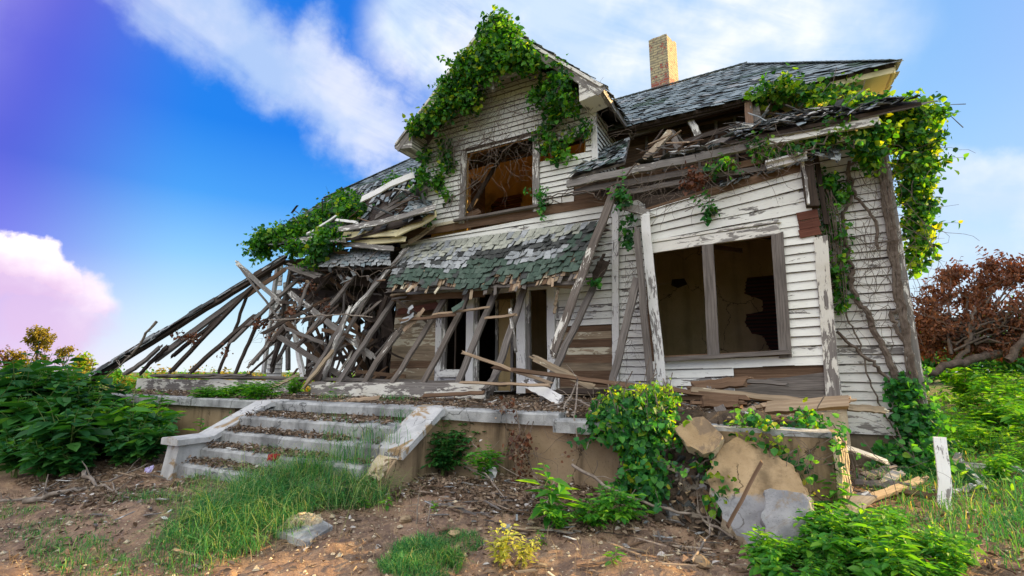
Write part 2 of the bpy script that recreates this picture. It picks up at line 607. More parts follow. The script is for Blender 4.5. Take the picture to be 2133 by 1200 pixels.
M_SH_GREY = shingle_mat('grey_shingle', (0.17, 0.185, 0.185), (0.25, 0.265, 0.265), (0.34, 0.355, 0.35))
M_SH_PALE = shingle_mat('pale_shingle', (0.28, 0.29, 0.24), (0.36, 0.37, 0.31), (0.45, 0.46, 0.38))
M_SH_SILV = shingle_mat('silver_shingle', (0.22, 0.24, 0.245), (0.30, 0.32, 0.325), (0.40, 0.42, 0.425))
M_SH_GREEN = shingle_mat('green_shingle', (0.04, 0.07, 0.052), (0.062, 0.10, 0.075), (0.105, 0.145, 0.115), 0.3)
M_SH_DARK = shingle_mat('dark_shingle', (0.025, 0.027, 0.026), (0.05, 0.055, 0.052), (0.085, 0.09, 0.085))
M_SH_ROOF = shingle_mat('roof_shingle', (0.11, 0.145, 0.155), (0.19, 0.235, 0.25), (0.28, 0.33, 0.34), 0.3)


def leaf_mat(name, stops, trans=0.45, tcol=None, rough=0.5):
    m, n, b = new_mat(name)
    n.n.remove(b)
    out = n.n['Material Output']
    geo = n.node('ShaderNodeNewGeometry')
    col = n.ramp(geo.outputs['Random Per Island'], stops)
    col = n.mix(n.step(n.noise(geo.outputs['Position'], 2.5, 4), 0.4, 0.7, 0, 0.35), col, tuple(q * 0.5 for q in stops[0][1]))
    d = n.node('ShaderNodeBsdfDiffuse')
    n.set(d.inputs[0], col)
    t = n.node('ShaderNodeBsdfTranslucent')
    n.set(t.inputs[0], n.mix(1.0, col, tcol or (2.3, 1.75, 0.45), 'MULTIPLY'))
    gl = n.node('ShaderNodeBsdfGlossy')
    gl.inputs['Roughness'].default_value = rough
    gl.inputs['Color'].default_value = (1, 1, 1, 1)
    mx = n.node('ShaderNodeMixShader')
    mx.inputs[0].default_value = trans
    n.l.new(d.outputs[0], mx.inputs[1])
    n.l.new(t.outputs[0], mx.inputs[2])
    mx2 = n.node('ShaderNodeMixShader')
    mx2.inputs[0].default_value = 0.018
    n.l.new(mx.outputs[0], mx2.inputs[1])
    n.l.new(gl.outputs[0], mx2.inputs[2])
    n.l.new(mx2.outputs[0], out.inputs[0])
    return m


L_VINE = leaf_mat('vine_leaf', [(0.0, (0.016, 0.11, 0.012)), (0.5, (0.055, 0.25, 0.02)), (0.88, (0.14, 0.37, 0.02)), (1.0, (0.34, 0.44, 0.03))])
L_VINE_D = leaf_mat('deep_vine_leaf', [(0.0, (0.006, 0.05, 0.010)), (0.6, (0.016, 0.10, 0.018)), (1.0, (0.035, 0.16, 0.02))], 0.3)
L_VINE_Y = leaf_mat('yellowing_vine_leaf', [(0.0, (0.12, 0.28, 0.015)), (0.5, (0.22, 0.40, 0.02)), (0.9, (0.38, 0.48, 0.03)), (1.0, (0.50, 0.46, 0.04))], 0.5, (1.7, 1.6, 0.4))
L_IVY = leaf_mat('ivy_leaf', [(0.0, (0.015, 0.12, 0.03)), (0.5, (0.04, 0.24, 0.045)), (1.0, (0.12, 0.38, 0.04))])
L_WEED = leaf_mat('weed_leaf', [(0.0, (0.012, 0.08, 0.02)), (0.5, (0.03, 0.15, 0.03)), (1.0, (0.085, 0.26, 0.05))], 0.35)
L_WEED_B = leaf_mat('bright_weed_leaf', [(0.0, (0.03, 0.18, 0.025)), (0.5, (0.08, 0.31, 0.03)), (1.0, (0.20, 0.45, 0.03))], 0.5)
L_YEL = leaf_mat('yellow_weed_leaf', [(0.0, (0.34, 0.42, 0.06)), (0.5, (0.58, 0.58, 0.10)), (1.0, (0.72, 0.66, 0.24))], 0.45, (1.2, 1.2, .6))
L_GRASS = leaf_mat('grass_blade', [(0.0, (0.02, 0.14, 0.04)), (0.5, (0.055, 0.25, 0.07)), (0.85, (0.16, 0.38, 0.10)), (1.0, (0.46, 0.44, 0.2))], 0.35)
L_DEAD = leaf_mat('dead_leaf', [(0.0, (0.075, 0.03, 0.016)), (0.5, (0.15, 0.06, 0.03)), (1.0, (0.26, 0.11, 0.05))], 0.25, (1.1, 0.7, 0.4))
L_LITTER = leaf_mat('litter_leaf', [(0.0, (0.10, 0.07, 0.045)), (0.4, (0.18, 0.12, 0.075)), (0.75, (0.26, 0.185, 0.12)), (0.93, (0.36, 0.28, 0.2)), (1.0, (0.6, 0.58, 0.54))], 0.05, (1, 0.8, 0.5), 0.8)
L_FAR = leaf_mat('far_leaf', [(0.0, (0.09, 0.09, 0.012)), (0.5, (0.20, 0.18, 0.02)), (1.0, (0.36, 0.28, 0.03))], 0.4)
M_STEM = mottle_mat('vine_stem', (0.085, 0.064, 0.048), (0.19, 0.155, 0.125), 12)
M_STEM_G = mottle_mat('green_stem', (0.10, 0.16, 0.04), (0.16, 0.22, 0.06), 12)
M_BARK = mottle_mat('bark', (0.065, 0.05, 0.04), (0.14, 0.11, 0.09), 9, bump=0.9)
M_STICK = mottle_mat('dry_stick', (0.17, 0.135, 0.105), (0.33, 0.28, 0.225), 12)
M_SPLINTER = mottle_mat('splinter', (0.22, 0.16, 0.11), (0.42, 0.34, 0.26), 14)


def brick_mat():
    m, n, b = new_mat('painted_brick')
    geo = n.node('ShaderNodeNewGeometry')
    pos = geo.outputs['Position']
    uv = n.node('ShaderNodeUVMap').outputs[0]
    bt = n.node('ShaderNodeTexBrick')
    n.set(bt.inputs['Vector'], uv)
    bt.inputs['Scale'].default_value = 1.0
    bt.inputs['Brick Width'].default_value = 0.22
    bt.inputs['Row Height'].default_value = 0.075
    bt.inputs['Mortar Size'].default_value = 0.008
    bt.inputs['Color1'].default_value = (0.33, 0.09, 0.05, 1)
    bt.inputs['Color2'].default_value = (0.25, 0.07, 0.045, 1)
    bt.inputs['Mortar'].default_value = (0.30, 0.27, 0.22, 1)
    a = n.noise(pos, 4.0, 6, 0.65)
    szc = n.node('ShaderNodeSeparateXYZ')
    n.set(szc.inputs[0], pos)
    mask = n.step(n.m('ADD', a, n.step(szc.outputs[2], 9.25, 8.95, 0, .16)), 0.60, 0.57)
    pc = n.mix(n.step(n.noise(pos, 9, 5), 0.4, 0.7), (0.46, 0.39, 0.22), (0.28, 0.25, 0.165))
    pc = n.mix(n.m('MULTIPLY', bt.outputs['Fac'], 0.85), pc, (0.10, 0.09, 0.075))
    n.set(b.inputs['Base Color'], n.mix(mask, bt.outputs['Color'], pc))
    b.inputs['Roughness'].default_value = 0.9
    bp = n.node('ShaderNodeBump')
    bp.inputs['Strength'].default_value = 0.7
    bp.inputs['Distance'].default_value = 0.01
    n.set(bp.inputs['Height'], n.m('SUBTRACT', n.m('MULTIPLY', mask, 0.4), bt.outputs['Fac']))
    n.set(b.inputs['Normal'], bp.outputs[0])
    return m


M_BRICK = brick_mat()


def ground_mat():
    m, n, b = new_mat('bare_soil')
    pos = n.node('ShaderNodeNewGeometry').outputs['Position']
    a = n.noise(pos, 1.3, 7, 0.65)
    c = n.noise(pos, 8, 7, 0.7)
    f = n.noise(pos, 45, 5, 0.7)
    soil = n.mix(n.step(a, 0.38, 0.62), (0.27, 0.175, 0.120), (0.145, 0.10, 0.075))
    soil = n.mix(n.step(c, 0.4, 0.65, 0, 0.75), soil, (0.40, 0.27, 0.165))
    soil = n.mix(n.step(f, 0.52, 0.66, 0, 0.7), soil, (0.115, 0.078, 0.052))
    soil = n.mix(n.step(n.noise(pos, 28, 3, 0.6), 0.64, 0.70, 0, 0.7), soil, (0.50, 0.40, 0.29))
    green = n.mix(n.step(n.noise(pos, 3, 6), 0.4, 0.6), (0.07, 0.12, 0.03), (0.16, 0.15, 0.06))
    ds = n.vm('LENGTH', n.vm('SUBTRACT', pos, (-2.5, -4, 0)))
    col = n.mix(n.step(n.m('ADD', ds, n.m('MULTIPLY', a, 3)), 7.5, 10.5), soil, green)
    n.set(b.inputs['Base Color'], col)
    b.inputs['Roughness'].default_value = 0.95
    b.inputs['Specular IOR Level'].default_value = 0.1
    bp = n.node('ShaderNodeBump')
    bp.inputs['Strength'].default_value = 0.9
    bp.inputs['Distance'].default_value = 0.03
    n.set(bp.inputs['Height'], n.m('ADD', c, n.m('MULTIPLY', f, 0.5)))
    n.set(b.inputs['Normal'], bp.outputs[0])
    return m


M_SOIL = ground_mat()

# ------------------------------------------------------------------ ground
SLAB_Y = -3.05
FLOOR = 1.06


def gz(x, y):
    x = np.asarray(x, dtype=float)
    y = np.asarray(y, dtype=float)
    s = lambda t: t * t * (3 - 2 * t)
    t = s(np.clip((y + 6.2) / 2.6, 0, 1))
    z = 0.02 + 0.26 * t
    r = s(np.clip((x - 0.9) / 1.2, 0, 1)) * s(np.clip((y + 1.5) / 12, 0, 1))
    z = z + r * 0.75
    ll = s(np.clip((-13.5 - x) / 25, 0, 1))
    z = z + ll * 0.45 + s(np.clip((y - 9) / 25, 0, 1)) * 0.4
    near = np.clip(1.4 - np.hypot(x + 2.5, y + 4) / 14, 0, 1)
    z = z + 0.20 * fbm(x * 0.55 + 40, y * 0.55 + 40, 3) + near * (0.14 * fbm(x * 1.9 + 9, y * 1.9 + 9, 4) + 0.085 * fbm(x * 7 + 3, y * 7, 3))
    # a low bank of debris against the porch
    z = z + 0.03 * np.exp(-((y + 3.35) / 0.5) ** 2) * np.clip((x + 3.6) / 0.6, 0, 1) * np.clip((-1.1 - x) / 0.6, 0, 1)
    z = z - 0.12 * np.exp(-((y + 3.8) / 0.6) ** 2 - ((x + .45) / .7) ** 2)
    return z


def G(x, y):
    return float(gz(x, y))


def ground_at(px, py):
    """where the line of sight meets the ground"""
    d = ray(px, py)
    t = 0.5
    for i in range(400):
        p = CAM + d * t
        if p.z <= G(p.x, p.y):
            break
        t += 0.03 + t * 0.01
    return Vector((p.x, p.y, G(p.x, p.y)))


def axis(a, b, st, far):
    c = list(np.arange(a, b, st))
    lo, hi = [], []
    s, q = st, a
    while q > -far:
        s *= 1.22
        q -= s
        lo.append(q)
    s, q = st, c[-1]
    while q < far:
        s *= 1.22
        q += s
        hi.append(q)
    return np.array(lo[::-1] + c + hi)


gx = axis(-8.5, 3.0, 0.045, 900)
gy = axis(-6.8, -2.4, 0.045, 900)
XX, YY = np.meshgrid(gx, gy, indexing='ij')
ZZ = gz(XX, YY)
gb = MB()
nx, ny = len(gx), len(gy)
ii = (np.arange(nx - 1)[:, None] * ny + np.arange(ny - 1)[None, :]).reshape(-1)
gb.add_np(np.stack([XX, YY, ZZ], -1).reshape(-1, 3), np.stack([ii, ii + ny, ii + ny + 1, ii + 1], -1), np.stack([XX, YY], -1).reshape(-1, 2), M_SOIL)
ground = gb.build('ground', smooth=True, at=(0, 0, 0))
tag(ground, 'bare reddish soil ground in front of the ruined house', 'ground', kind='structure')

# ------------------------------------------------------------------ the house
H = thing('abandoned_house', 'collapsing white clapboard farmhouse with a steep overgrown gable and slate coloured roof', 'house', (-4.75, 3, 0))


def crossings(poly, z):
    xs = []
    n = len(poly)
    for i in range(n):
        x0, z0 = poly[i]
        x1, z1 = poly[(i + 1) % n]
        if (z0 <= z) != (z1 <= z):
            xs.append(x0 + (x1 - x0) * (z - z0) / (z1 - z0))
    xs.sort()
    return [(xs[i], xs[i + 1]) for i in range(0, len(xs) - 1, 2)]


def cut(iv, holes, z):
    for hx0, hx1, hz0, hz1 in holes:
        if hz0 <= z <= hz1:
            out = []
            for a, b in iv:
                if hx1 <= a or hx0 >= b:
                    out.append((a, b))
                else:
                    if a < hx0:
                        out.append((a, hx0))
                    if b > hx1:
                        out.append((hx1, b))
            iv = out
    return iv


def boards(mb, poly, mp, expo, holes, mat, bot=0.024, topd=0.004, missing=0.0, warp=None, lmin=1.6, lmax=3.8, wob=0.004, slip=0.02, mat2=None, p2=0.0, edge=None):
    """horizontal boards over a polygon (s, z); mp(s, z, d) puts them in the world, d metres proud of the wall"""
    edge = edge or M_DARK          # dark underside paints in the shadow line below each board
    z0 = min(p[1] for p in poly)
    z1 = max(p[1] for p in poly)
    z = z0
    while z < z1 - 0.01:
        zt = min(z + expo, z1)
        ivb = crossings(poly, z + 0.03 * expo)
        ivt = crossings(poly, zt - 0.03 * expo)
        if len(ivb) != len(ivt):
            ivb = ivt = crossings(poly, (z + zt) / 2)
        for (a0, b0), (a1, b1) in zip(ivb, ivt):
            zc = (z + zt) / 2
            for a, b in cut([(min(a0, a1), max(b0, b1))], holes, zc):
                s = a
                while s < b - 0.02:
                    e = min(b, s + R_.uniform(lmin, lmax))
                    if b - e < 0.4:
                        e = b
                    if R_.random() >= missing:
                        n = max(1, int((e - s) / 0.35))
                        dz0 = R_.uniform(-slip, slip) * 0.3
                        tilt = R_.uniform(-slip, slip) * (1 if R_.random() < 0.25 else 0.15)
                        pr = R_.uniform(0, 0.006)
                        vs, uv = [], []
                        off = R_.random() * 40
                        for i in range(n + 1):
                            k = i / n
                            x = s + (e - s) * k
                            xb = min(max(x, a0), b0) if a0 > a - 1e-6 or b0 < b + 1e-6 else x
                            xt = min(max(x, a1), b1)
                            xb = min(max(x, a0), b0)
                            g = 0.004 if i in (0, n) else 0
                            g = g if i == 0 else -g
                            w = warp(x, z) if warp else 0
                            wt = warp(x, zt) if warp else 0
                            q = R_.uniform(-wob, wob)
                            dzz = dz0 + tilt * (k - 0.5)
                            vs += [mp(xb + g, z + w + dzz + q - 0.006, bot + pr + q), mp(xt + g, zt + wt + dzz * 0.4 + q * 0.3, topd + pr * 0.5), mp(xb + g, z + w + dzz + q - 0.006, 0.0)]
                            uv += [(off + x, z), (off + x, zt), (off + x, z - bot)]
                        fs, f2 = [], []
                        for i in range(n):
                            o = i * 3
                            fs.append((o, o + 3, o + 4, o + 1))
                            if bot > .02 and R_.random() < .85:      # dark strip: painted shadow line between rows, with some worn paint
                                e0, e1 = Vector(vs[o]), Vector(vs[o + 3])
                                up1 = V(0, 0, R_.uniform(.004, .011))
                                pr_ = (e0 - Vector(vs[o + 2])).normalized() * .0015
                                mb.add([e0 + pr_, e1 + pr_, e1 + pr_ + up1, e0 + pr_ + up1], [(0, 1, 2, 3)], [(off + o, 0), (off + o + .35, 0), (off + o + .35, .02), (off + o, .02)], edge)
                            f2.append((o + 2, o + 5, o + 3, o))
                        f2 += [(0, 1, 2), (n * 3, n * 3 + 2, n * 3 + 1)]
                        mb.add(vs, fs, uv, mat2 if (mat2 and R_.random() < p2) else mat)
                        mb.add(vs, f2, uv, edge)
                    s = e
        z = zt


def mpY(Y):
    return lambda s, z, d: (s, Y - d, z)


def shingles(mb, quad, rows, cols, pick, lap=1.75, thick=0.006, jit=0.012, lift=0.012, sag=None, rot=0.03):
    """quad = top left, top right, bottom left, bottom right; pick(u, v) -> material or None"""
    A, B, C, Dd = [Vector(q) for q in quad]
    nrm = (B - A).cross(C - A)
    nrm.normalize()
    if nrm.z < 0:
        nrm = -nrm

    def at(u, v):
        p = (A * (1 - u) + B * u) * (1 - v) + (C * (1 - u) + Dd * u) * v
        if sag:
            p = p + sag(u, v)
        return p
    for r in range(rows):
        v0 = r / rows
        v1 = min((r + lap) / rows, 1.0 + 0.5 / rows)
        off = (r % 2) * 0.5 + R_.uniform(-0.08, 0.08)
        for c in range(-1, cols + 1):
            u0 = max(0.0, (c + off + 0.045) / cols)
            u1 = min(1.0, (c + off + 0.955) / cols)
            if u1 - u0 < 0.2 / cols:
                continue
            m = pick((u0 + u1) / 2, (v0 + 1.0 / rows))
            if m is None:
                continue
            j = lambda: R_.uniform(-jit, jit)
            dv = R_.uniform(-0.12, 0.12) / rows
            a = at(u0, v0)
            b = at(u1, v0)
            d = at(u1, v1 + dv)
            e = at(u0, v1 + dv)
            ph = R_.uniform(-rot, rot)
            sh = (e - a) * 0 + (b - a).normalized() * ph * (e - a).length
            lf = abs(R_.gauss(0, lift)) + 0.012
            lf2 = abs(R_.gauss(0, lift)) + 0.012
            e = e + sh + nrm * lf + Vector((j(), j(), j()))
            d = d + sh + nrm * lf2 + Vector((j(), j(), j()))
            a = a + nrm * 0.002
            b = b + nrm * 0.002
            t = nrm * thick
            mid = (e + d) / 2 + nrm * R_.uniform(-0.004, 0.010) + (e - a).normalized() * R_.uniform(-0.012, 0.012)
            vs = [a + t, b + t, d + t, mid + t, e + t, d, mid, e]
            mb.add(vs, [(4, 3, 2, 1, 0), (4, 7, 6, 3), (3, 6, 5, 2), (0, 7, 4), (1, 2, 5)], [(q.x, q.y + q.z) for q in vs], m)


# --- masses of the first storey
XL, XR = -11.2, 1.67
bare_r = (-3.37, -2.33, 1.0, 2.34)
bare_l = (-7.4, -5.99, 1.0, 3.05)
door_h = (-6.0, -3.35, 1.0, 3.2)
wall_poly = [(-7.15, 1.12), (-1.60, 1.12), (-1.60, 4.43), (-7.05, 4.40)]
mb = MB()
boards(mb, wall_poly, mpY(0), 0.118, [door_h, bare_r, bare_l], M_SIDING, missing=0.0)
mb.build('clapboard_siding', H)
mb = MB()
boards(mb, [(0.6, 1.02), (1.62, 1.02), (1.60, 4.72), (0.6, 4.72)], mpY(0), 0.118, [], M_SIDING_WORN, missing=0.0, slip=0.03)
mb.build('clapboard_siding', H)
mb = MB()
boards(mb, wall_poly, mpY(0.03), 0.17, [door_h], M_BROWN, bot=0.02, topd=0.02, mat2=M_TAN, p2=0.35)
boards(mb, [(-7.25, 1.12), (-5.99, 1.12), (-5.99, 3.1), (-7.1, 3.1)], mpY(0.0), 0.155, [], M_TAN, bot=0.012, topd=0.010, mat2=M_BROWN, p2=0.3, slip=0.03)
boards(mb, [(-3.36, 1.12), (-2.33, 1.12), (-2.33, 2.34), (-3.36, 2.34)], mpY(0.0), 0.135, [], M_BROWN, bot=0.014, topd=0.010, mat2=M_TAN, p2=0.22, slip=0.02)
boards(mb, [(0.6, 0.7), (1.66, 0.7), (1.66, 4.74), (0.6, 4.74)], mpY(0.03), 0.17, [], M_BROWN, bot=0.02, topd=0.02)
mb.build('sheathing', H)
# skirt board and foundation
mb = MB()
mb.beam((0.62, -0.035, 0.84), (1.68, -0.035, 0.84), 0.29, 0.03, M_TRIM, seg=6, warp=0.003, rag=0.004)
mb.build('skirt_board', H)
mb = MB()
mb.box(0.55, 1.66, 0.0, 0.25, -0.2, 0.69, M_FOUND)
mb.box(1.46, 1.66, 0.25, 8.2, -0.2, 0.69, M_FOUND)
mb.build('foundation', H)
# corner boards
mb = MB()
mb.beam((1.66, -0.03, 0.72), (1.62, -0.03, 4.72), 0.12, 0.035, M_TRIM_WORN, seg=9, warp=0.004)
mb.build('corner_board', H)
mb = MB()
mb.beam((-2.29, -0.06, 1.12), (-2.15, -0.10, 4.52), 0.11, 0.05, M_TRIM, seg=9, warp=0.004)
mb.build('corner_board', H)
# right flank and rear of the house
mb = MB()
mpr = lambda s, z, d: (1.67 + d, s, z)
boards(mb, [(0.0, 0.7), (8.2, 0.7), (8.2, 4.7), (0.0, 4.7)], mpr, 0.118, [(2.0, 3.0, 1.6, 3.4), (5.0, 6.0, 1.6, 3.4)], M_SIDING_WORN)
mb.build('flank_siding', H)
mb = MB()
mb.box(1.56, 1.64, 0.04, 8.2, 0.69, 4.7, M_DARK)
mb.box(-7.0, 1.6, 8.1, 8.2, 0.69, 4.7, M_DARK)
mb.build('flank_sheathing', H)

# --- bay with the double window
BY = -0.5
bx0, bx1 = -1.62, 0.70


def bwarp(x, z):
    k = 0.03 + 0.13 * max(0, min(1, (z - 3.35) / 0.75))
    return k * (x + 1.5)


bay = MB()
win = (-1.50, 0.20, 1.72, 3.36)
dark_b = (-0.46, 0.64, 1.0, 1.52)
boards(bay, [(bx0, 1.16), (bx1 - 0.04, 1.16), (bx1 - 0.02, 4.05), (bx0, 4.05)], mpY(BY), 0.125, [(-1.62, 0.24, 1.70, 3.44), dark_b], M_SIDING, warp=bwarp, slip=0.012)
bay_o = bay.build('bay_siding', H)
mb = MB()
boards(mb, [(bx0, 1.1), (bx1, 1.1), (bx1, 4.1), (bx0, 4.1)], mpY(BY + 0.03), 0.16, [(-1.52, 0.20, 1.70, 3.40)], M_BROWN, bot=0.02, topd=0.02, warp=bwarp)
boards(mb, [(-0.46, 1.12), (0.66, 1.12), (0.66, 1.50), (-0.46, 1.36)], mpY(BY), 0.15, [], M_GREY, bot=0.012, topd=0.01)
mb.box(0.63, 0.69, BY + 0.04, 0.0, 1.1, 3.4, M_BROWN)
mb.box(-1.62, -1.58, BY + 0.04, 0.0, 1.1, 3.9, M_BROWN)
mb.build('bay_sheathing', H)
mb = MB()
q = lambda x, y: PY(x, y, BY - 0.03)
mb.beam(q(1619, 487), q(1636, 742), 0.15, 0.04, M_GREY, seg=7, warp=0.004)
mb.beam(q(1354, 530), q(1376, 748), 0.10, 0.04, M_GREY, seg=7, warp=0.004)
mb.beam(q(1352, 519), q(1622, 477), 0.15, 0.04, M_TRIM_WORN, seg=8, warp=0.004)
mb.beam(q(1348, 505), q(1626, 461), 0.04, 0.07, M_TRIM_WORN, seg=8, warp=0.004)
fr = mb.build('window_frame', bay_o, at=(-0.6, BY, 1.7))
mb = MB()
mb.beam(PY(1474, 507, BY - 0.02), PY(1487, 742, BY - 0.02), 0.155, 0.09, M_GREY, seg=8, warp=0.004)
mb.build('mullion', bay_o, at=(-0.6, BY, 1.7))
mb = MB()
mb.beam(PY(1378, 750, BY - 0.07), PY(1646, 733, BY - 0.07), 0.06, 0.15, M_GREY, n=(0, -1, 0.0), seg=8, warp=0.004)
mb.build('window_sill', bay_o, at=(-0.6, BY, 1.7))
mb = MB()
mb.beam(PY(1709, 495, BY - 0.03), PY(1736, 832, BY - 0.03), 0.155, 0.04, M_TRIM_MID, seg=9, warp=0.004)
mb.beam(PY(1722, 560, BY + 0.03), PY(1748, 832, BY + 0.03), 0.05, 0.10, M_TRIM, seg=9, warp=0.004)
mb.build('corner_board', H)
# broken upper corner: dark post, red-brown patch of boards and the pried white crown piece
mb = MB()
mb.beam(PY(1678, 333, BY - 0.05), PY(1693, 432, BY - 0.05), 0.15, 0.12, M_DARK, seg=5)
mb.beam(PY(1672, 335, BY - 0.115), PY(1684, 425, BY - 0.115), 0.035, 0.02, M_TRIM, seg=5, warp=0.01)
mb.beam(PY(1700, 330, BY + 0.1), PY(1722, 470, BY + 0.1), 0.06, 0.06, M_DARK, seg=5)
mb.build('corner_post', H)
mb = MB()
for i in range(3):
    y = 446 + i * 18
    mb.beam(PY(1662 + i * 2, y + 6, BY - 0.035), PY(1704 + i * 2, y - 2, BY - 0.035), 0.118, 0.015, M_RED, seg=3, rag=0.015)
mb.build('exposed_board_patch', H)
mb = MB()
mb.beam(PY(1597, 348, BY - 0.1), PY(1677, 328, BY - 0.1), 0.10, 0.06, M_TRIM, n=(0, -1, 0.35), seg=4)
mb.beam(PY(1597, 340, BY - 0.14), PY(1678, 320, BY - 0.14), 0.035, 0.08, M_TRIM, n=(0, -1, 0.35), seg=4)
mb.build('crown_moulding', H)
mb = MB()
mb.beam(PY(1470, 404, BY - 0.02), PY(1680, 346, BY - 0.02), 0.11, 0.03, M_BROWN, seg=7, warp=0.01, rag=0.06)
mb.beam(PY(1350, 425, BY + 0.05), PY(1510, 392, BY + 0.05), 0.13, 0.03, M_DARK, seg=7, warp=0.01, rag=0.06)
mb.build('frieze_board', H)

# --- upper gable wall, flush with the wall below
AX, AZ = -4.47, 8.42
gable = [(-6.43, 4.62), (-2.56, 4.62), (-2.56, 6.48), (AX, 8.30), (-6.43, 6.48)]
gw = (-5.36, -3.77, 4.55, 6.10)
lo = (-3.66, -2.70, 5.50, 5.82)
mb = MB()
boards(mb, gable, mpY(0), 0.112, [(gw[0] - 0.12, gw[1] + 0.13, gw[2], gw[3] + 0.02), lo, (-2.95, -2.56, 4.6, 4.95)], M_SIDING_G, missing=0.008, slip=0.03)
gs = mb.build('gable_siding', H)
mb = MB()
boards(mb, gable, mpY(0.03), 0.17, [gw, lo], M_BROWN, bot=0.02, topd=0.02)
mb.build('gable_sheathing', H)
mb = MB()
mb.beam((gw[0] - 0.06, -0.03, 4.55), (gw[0] - 0.03, -0.03, 6.12), 0.13, 0.045, M_TRIM_WORN, seg=6)
mb.beam((gw[1] + 0.06, -0.03, 4.55), (gw[1] + 0.07, -0.03, 6.12), 0.14, 0.045, M_TRIM_WORN, seg=6)
mb.beam((gw[0] - 0.1, -0.01, 6.14), (gw[1] + 0.1, -0.01, 6.14), 0.05, 0.05, M_DARK, seg=6)
wf = mb.build('window_frame', gs, at=(-4.5, 0, 4.5))
mb = MB()
mb.beam((gw[0] - 0.2, -0.06, 4.60), (gw[1] + 0.15, -0.06, 4.60), 0.045, 0.15, M_GREY, seg=6)
mb.build('window_sill', gs, at=(-4.5, 0, 4.5))
mb = MB()
mb.beam((-6.95, -0.012, 4.50), (-2.30, -0.012, 4.51), 0.17, 0.03, M_BROWN, seg=12, warp=0.006)
mb.beam((-6.30, -0.03, 4.60), (-5.4, -0.03, 4.60), 0.06, 0.03, M_TAN, seg=4)
mb.build('belt_board', H)
mb = MB()
mb.beam((-2.52, -0.03, 4.9), (-2.53, -0.03, 6.38), 0.11, 0.04, M_TRIM, seg=6)
mb.beam((-6.40, -0.03, 4.6), (-6.40, -0.03, 6.38), 0.11, 0.04, M_TRIM_WORN, seg=6)
mb.build('corner_board', H)
# dormer cheek
mb = MB()
mpc = lambda s, z, d: (-2.58 + d, s, z)
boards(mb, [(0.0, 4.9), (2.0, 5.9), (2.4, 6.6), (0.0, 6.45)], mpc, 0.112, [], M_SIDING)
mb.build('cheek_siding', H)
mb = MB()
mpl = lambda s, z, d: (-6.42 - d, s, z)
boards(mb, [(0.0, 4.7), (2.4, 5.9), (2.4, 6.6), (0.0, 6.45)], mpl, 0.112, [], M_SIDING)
mb.build('cheek_siding', H)
mb = MB()
mb.box(-2.66, -2.60, 0.05, 2.4, 4.5, 6.42, M_BROWN)
mb.build('cheek_sheathing', H)
mb = MB()
mb.box(-6.40, -6.34, 0.05, 2.4, 4.5, 6.42, M_BROWN)
mb.build('cheek_sheathing', H)

# gable roof: two slopes with rakes, returns, brackets
EZ, EXL, EXR = 6.36, -6.78, -2.18
YF, YB = -0.55, 3.6
slope_r = (V(AX, YF, AZ + 0.14), V(EXR, YF, EZ), V(EXR, 2.0, EZ + 0.12), V(AX, YB, AZ + 0.14))
slope_l = (V(AX, YF, AZ + 0.14), V(EXL, YF, EZ), V(EXL, 2.2, EZ + 0.12), V(AX, YB, AZ + 0.14))
mb = MB()
for sl_, sg in ((slope_r, 1), (slope_l, -1)):
    d = (sl_[1] - sl_[0]).normalized()
    nn = V(-d.z * -sg, 0, abs(d.x)).normalized()
    mb.prism([p - nn * 0.03 for p in sl_], nn * 0.04, M_GREY)
mb.build('gable_roof_deck', H)
mb = MB()
pk = lambda u, v: R_.choice((M_SH_ROOF, M_SH_ROOF, M_SH_DARK))
shingles(mb, (V(AX, YB, AZ + 0.2), V(AX, YF - 0.02, AZ + 0.2), V(EXL, 2.2, EZ + 0.16), V(EXL, YF - 0.02, EZ + 0.04)), 18, 20, pk)
shingles(mb, (V(AX, YF - 0.02, AZ + 0.2), V(AX, YB, AZ + 0.2), V(EXR, YF - 0.02, EZ + 0.04), V(EXR, 2.0, EZ + 0.16)), 18, 20, pk)
mb.build('gable_shingles', H)
mb = MB()
for sx, ex in ((1, EXR), (-1, EXL)):
    a = V(AX, YF - 0.02, AZ + 0.0)
    b = V(ex, YF - 0.02, EZ - 0.10)
    mb.beam(a, b, 0.17, 0.04, M_TRIM_WORN, seg=10, warp=0.004)
    mb.beam(a + V(0, -0.03, 0.09), b + V(0, -0.03, 0.10), 0.05, 0.05, M_TRIM_WORN, seg=10, warp=0.004)
mb.build('rake_board', H)
mb = MB()
for ex, y1 in ((EXR, 2.0), (EXL, 2.2)):
    mb = MB()
    mb.beam(V(ex, YF, EZ - 0.05), V(ex, y1, EZ + 0.07), 0.12, 0.04, M_TRIM_WORN, n=(1 if ex > AX else -1, 0, 0), seg=8)
    s = 1 if ex > AX else -1
    mb.prism([V(ex, YF - 0.03, EZ - 0.10), V(ex - s * 0.42, YF - 0.03, EZ - 0.16), V(ex - s * 0.42, YF - 0.03, EZ + 0.22)], (0, 0.5, 0), M_TRIM_WORN)
    mb.build('eave_return', H)
mb = MB()
cz = 7.50
mb.beam(PY(990, 178, YF + 0.02), PY(1115, 139, YF + 0.02), 0.085, 0.07, M_TRIM_WORN, seg=6)
mb.beam(PY(1022, 178, YF - 0.01), PY(1058, 118, YF - 0.01), 0.08, 0.06, M_TRIM_WORN, seg=4)
mb.beam(PY(1026, 165, YF - 0.01), PY(1000, 140, YF - 0.01), 0.08, 0.06, M_TRIM_WORN, seg=4)
mb.beam(PY(1026, 188, YF - 0.02), PY(1028, 150, YF - 0.02), 0.07, 0.07, M_TRIM_WORN, seg=4)
mb.build('gable_bracket', H)

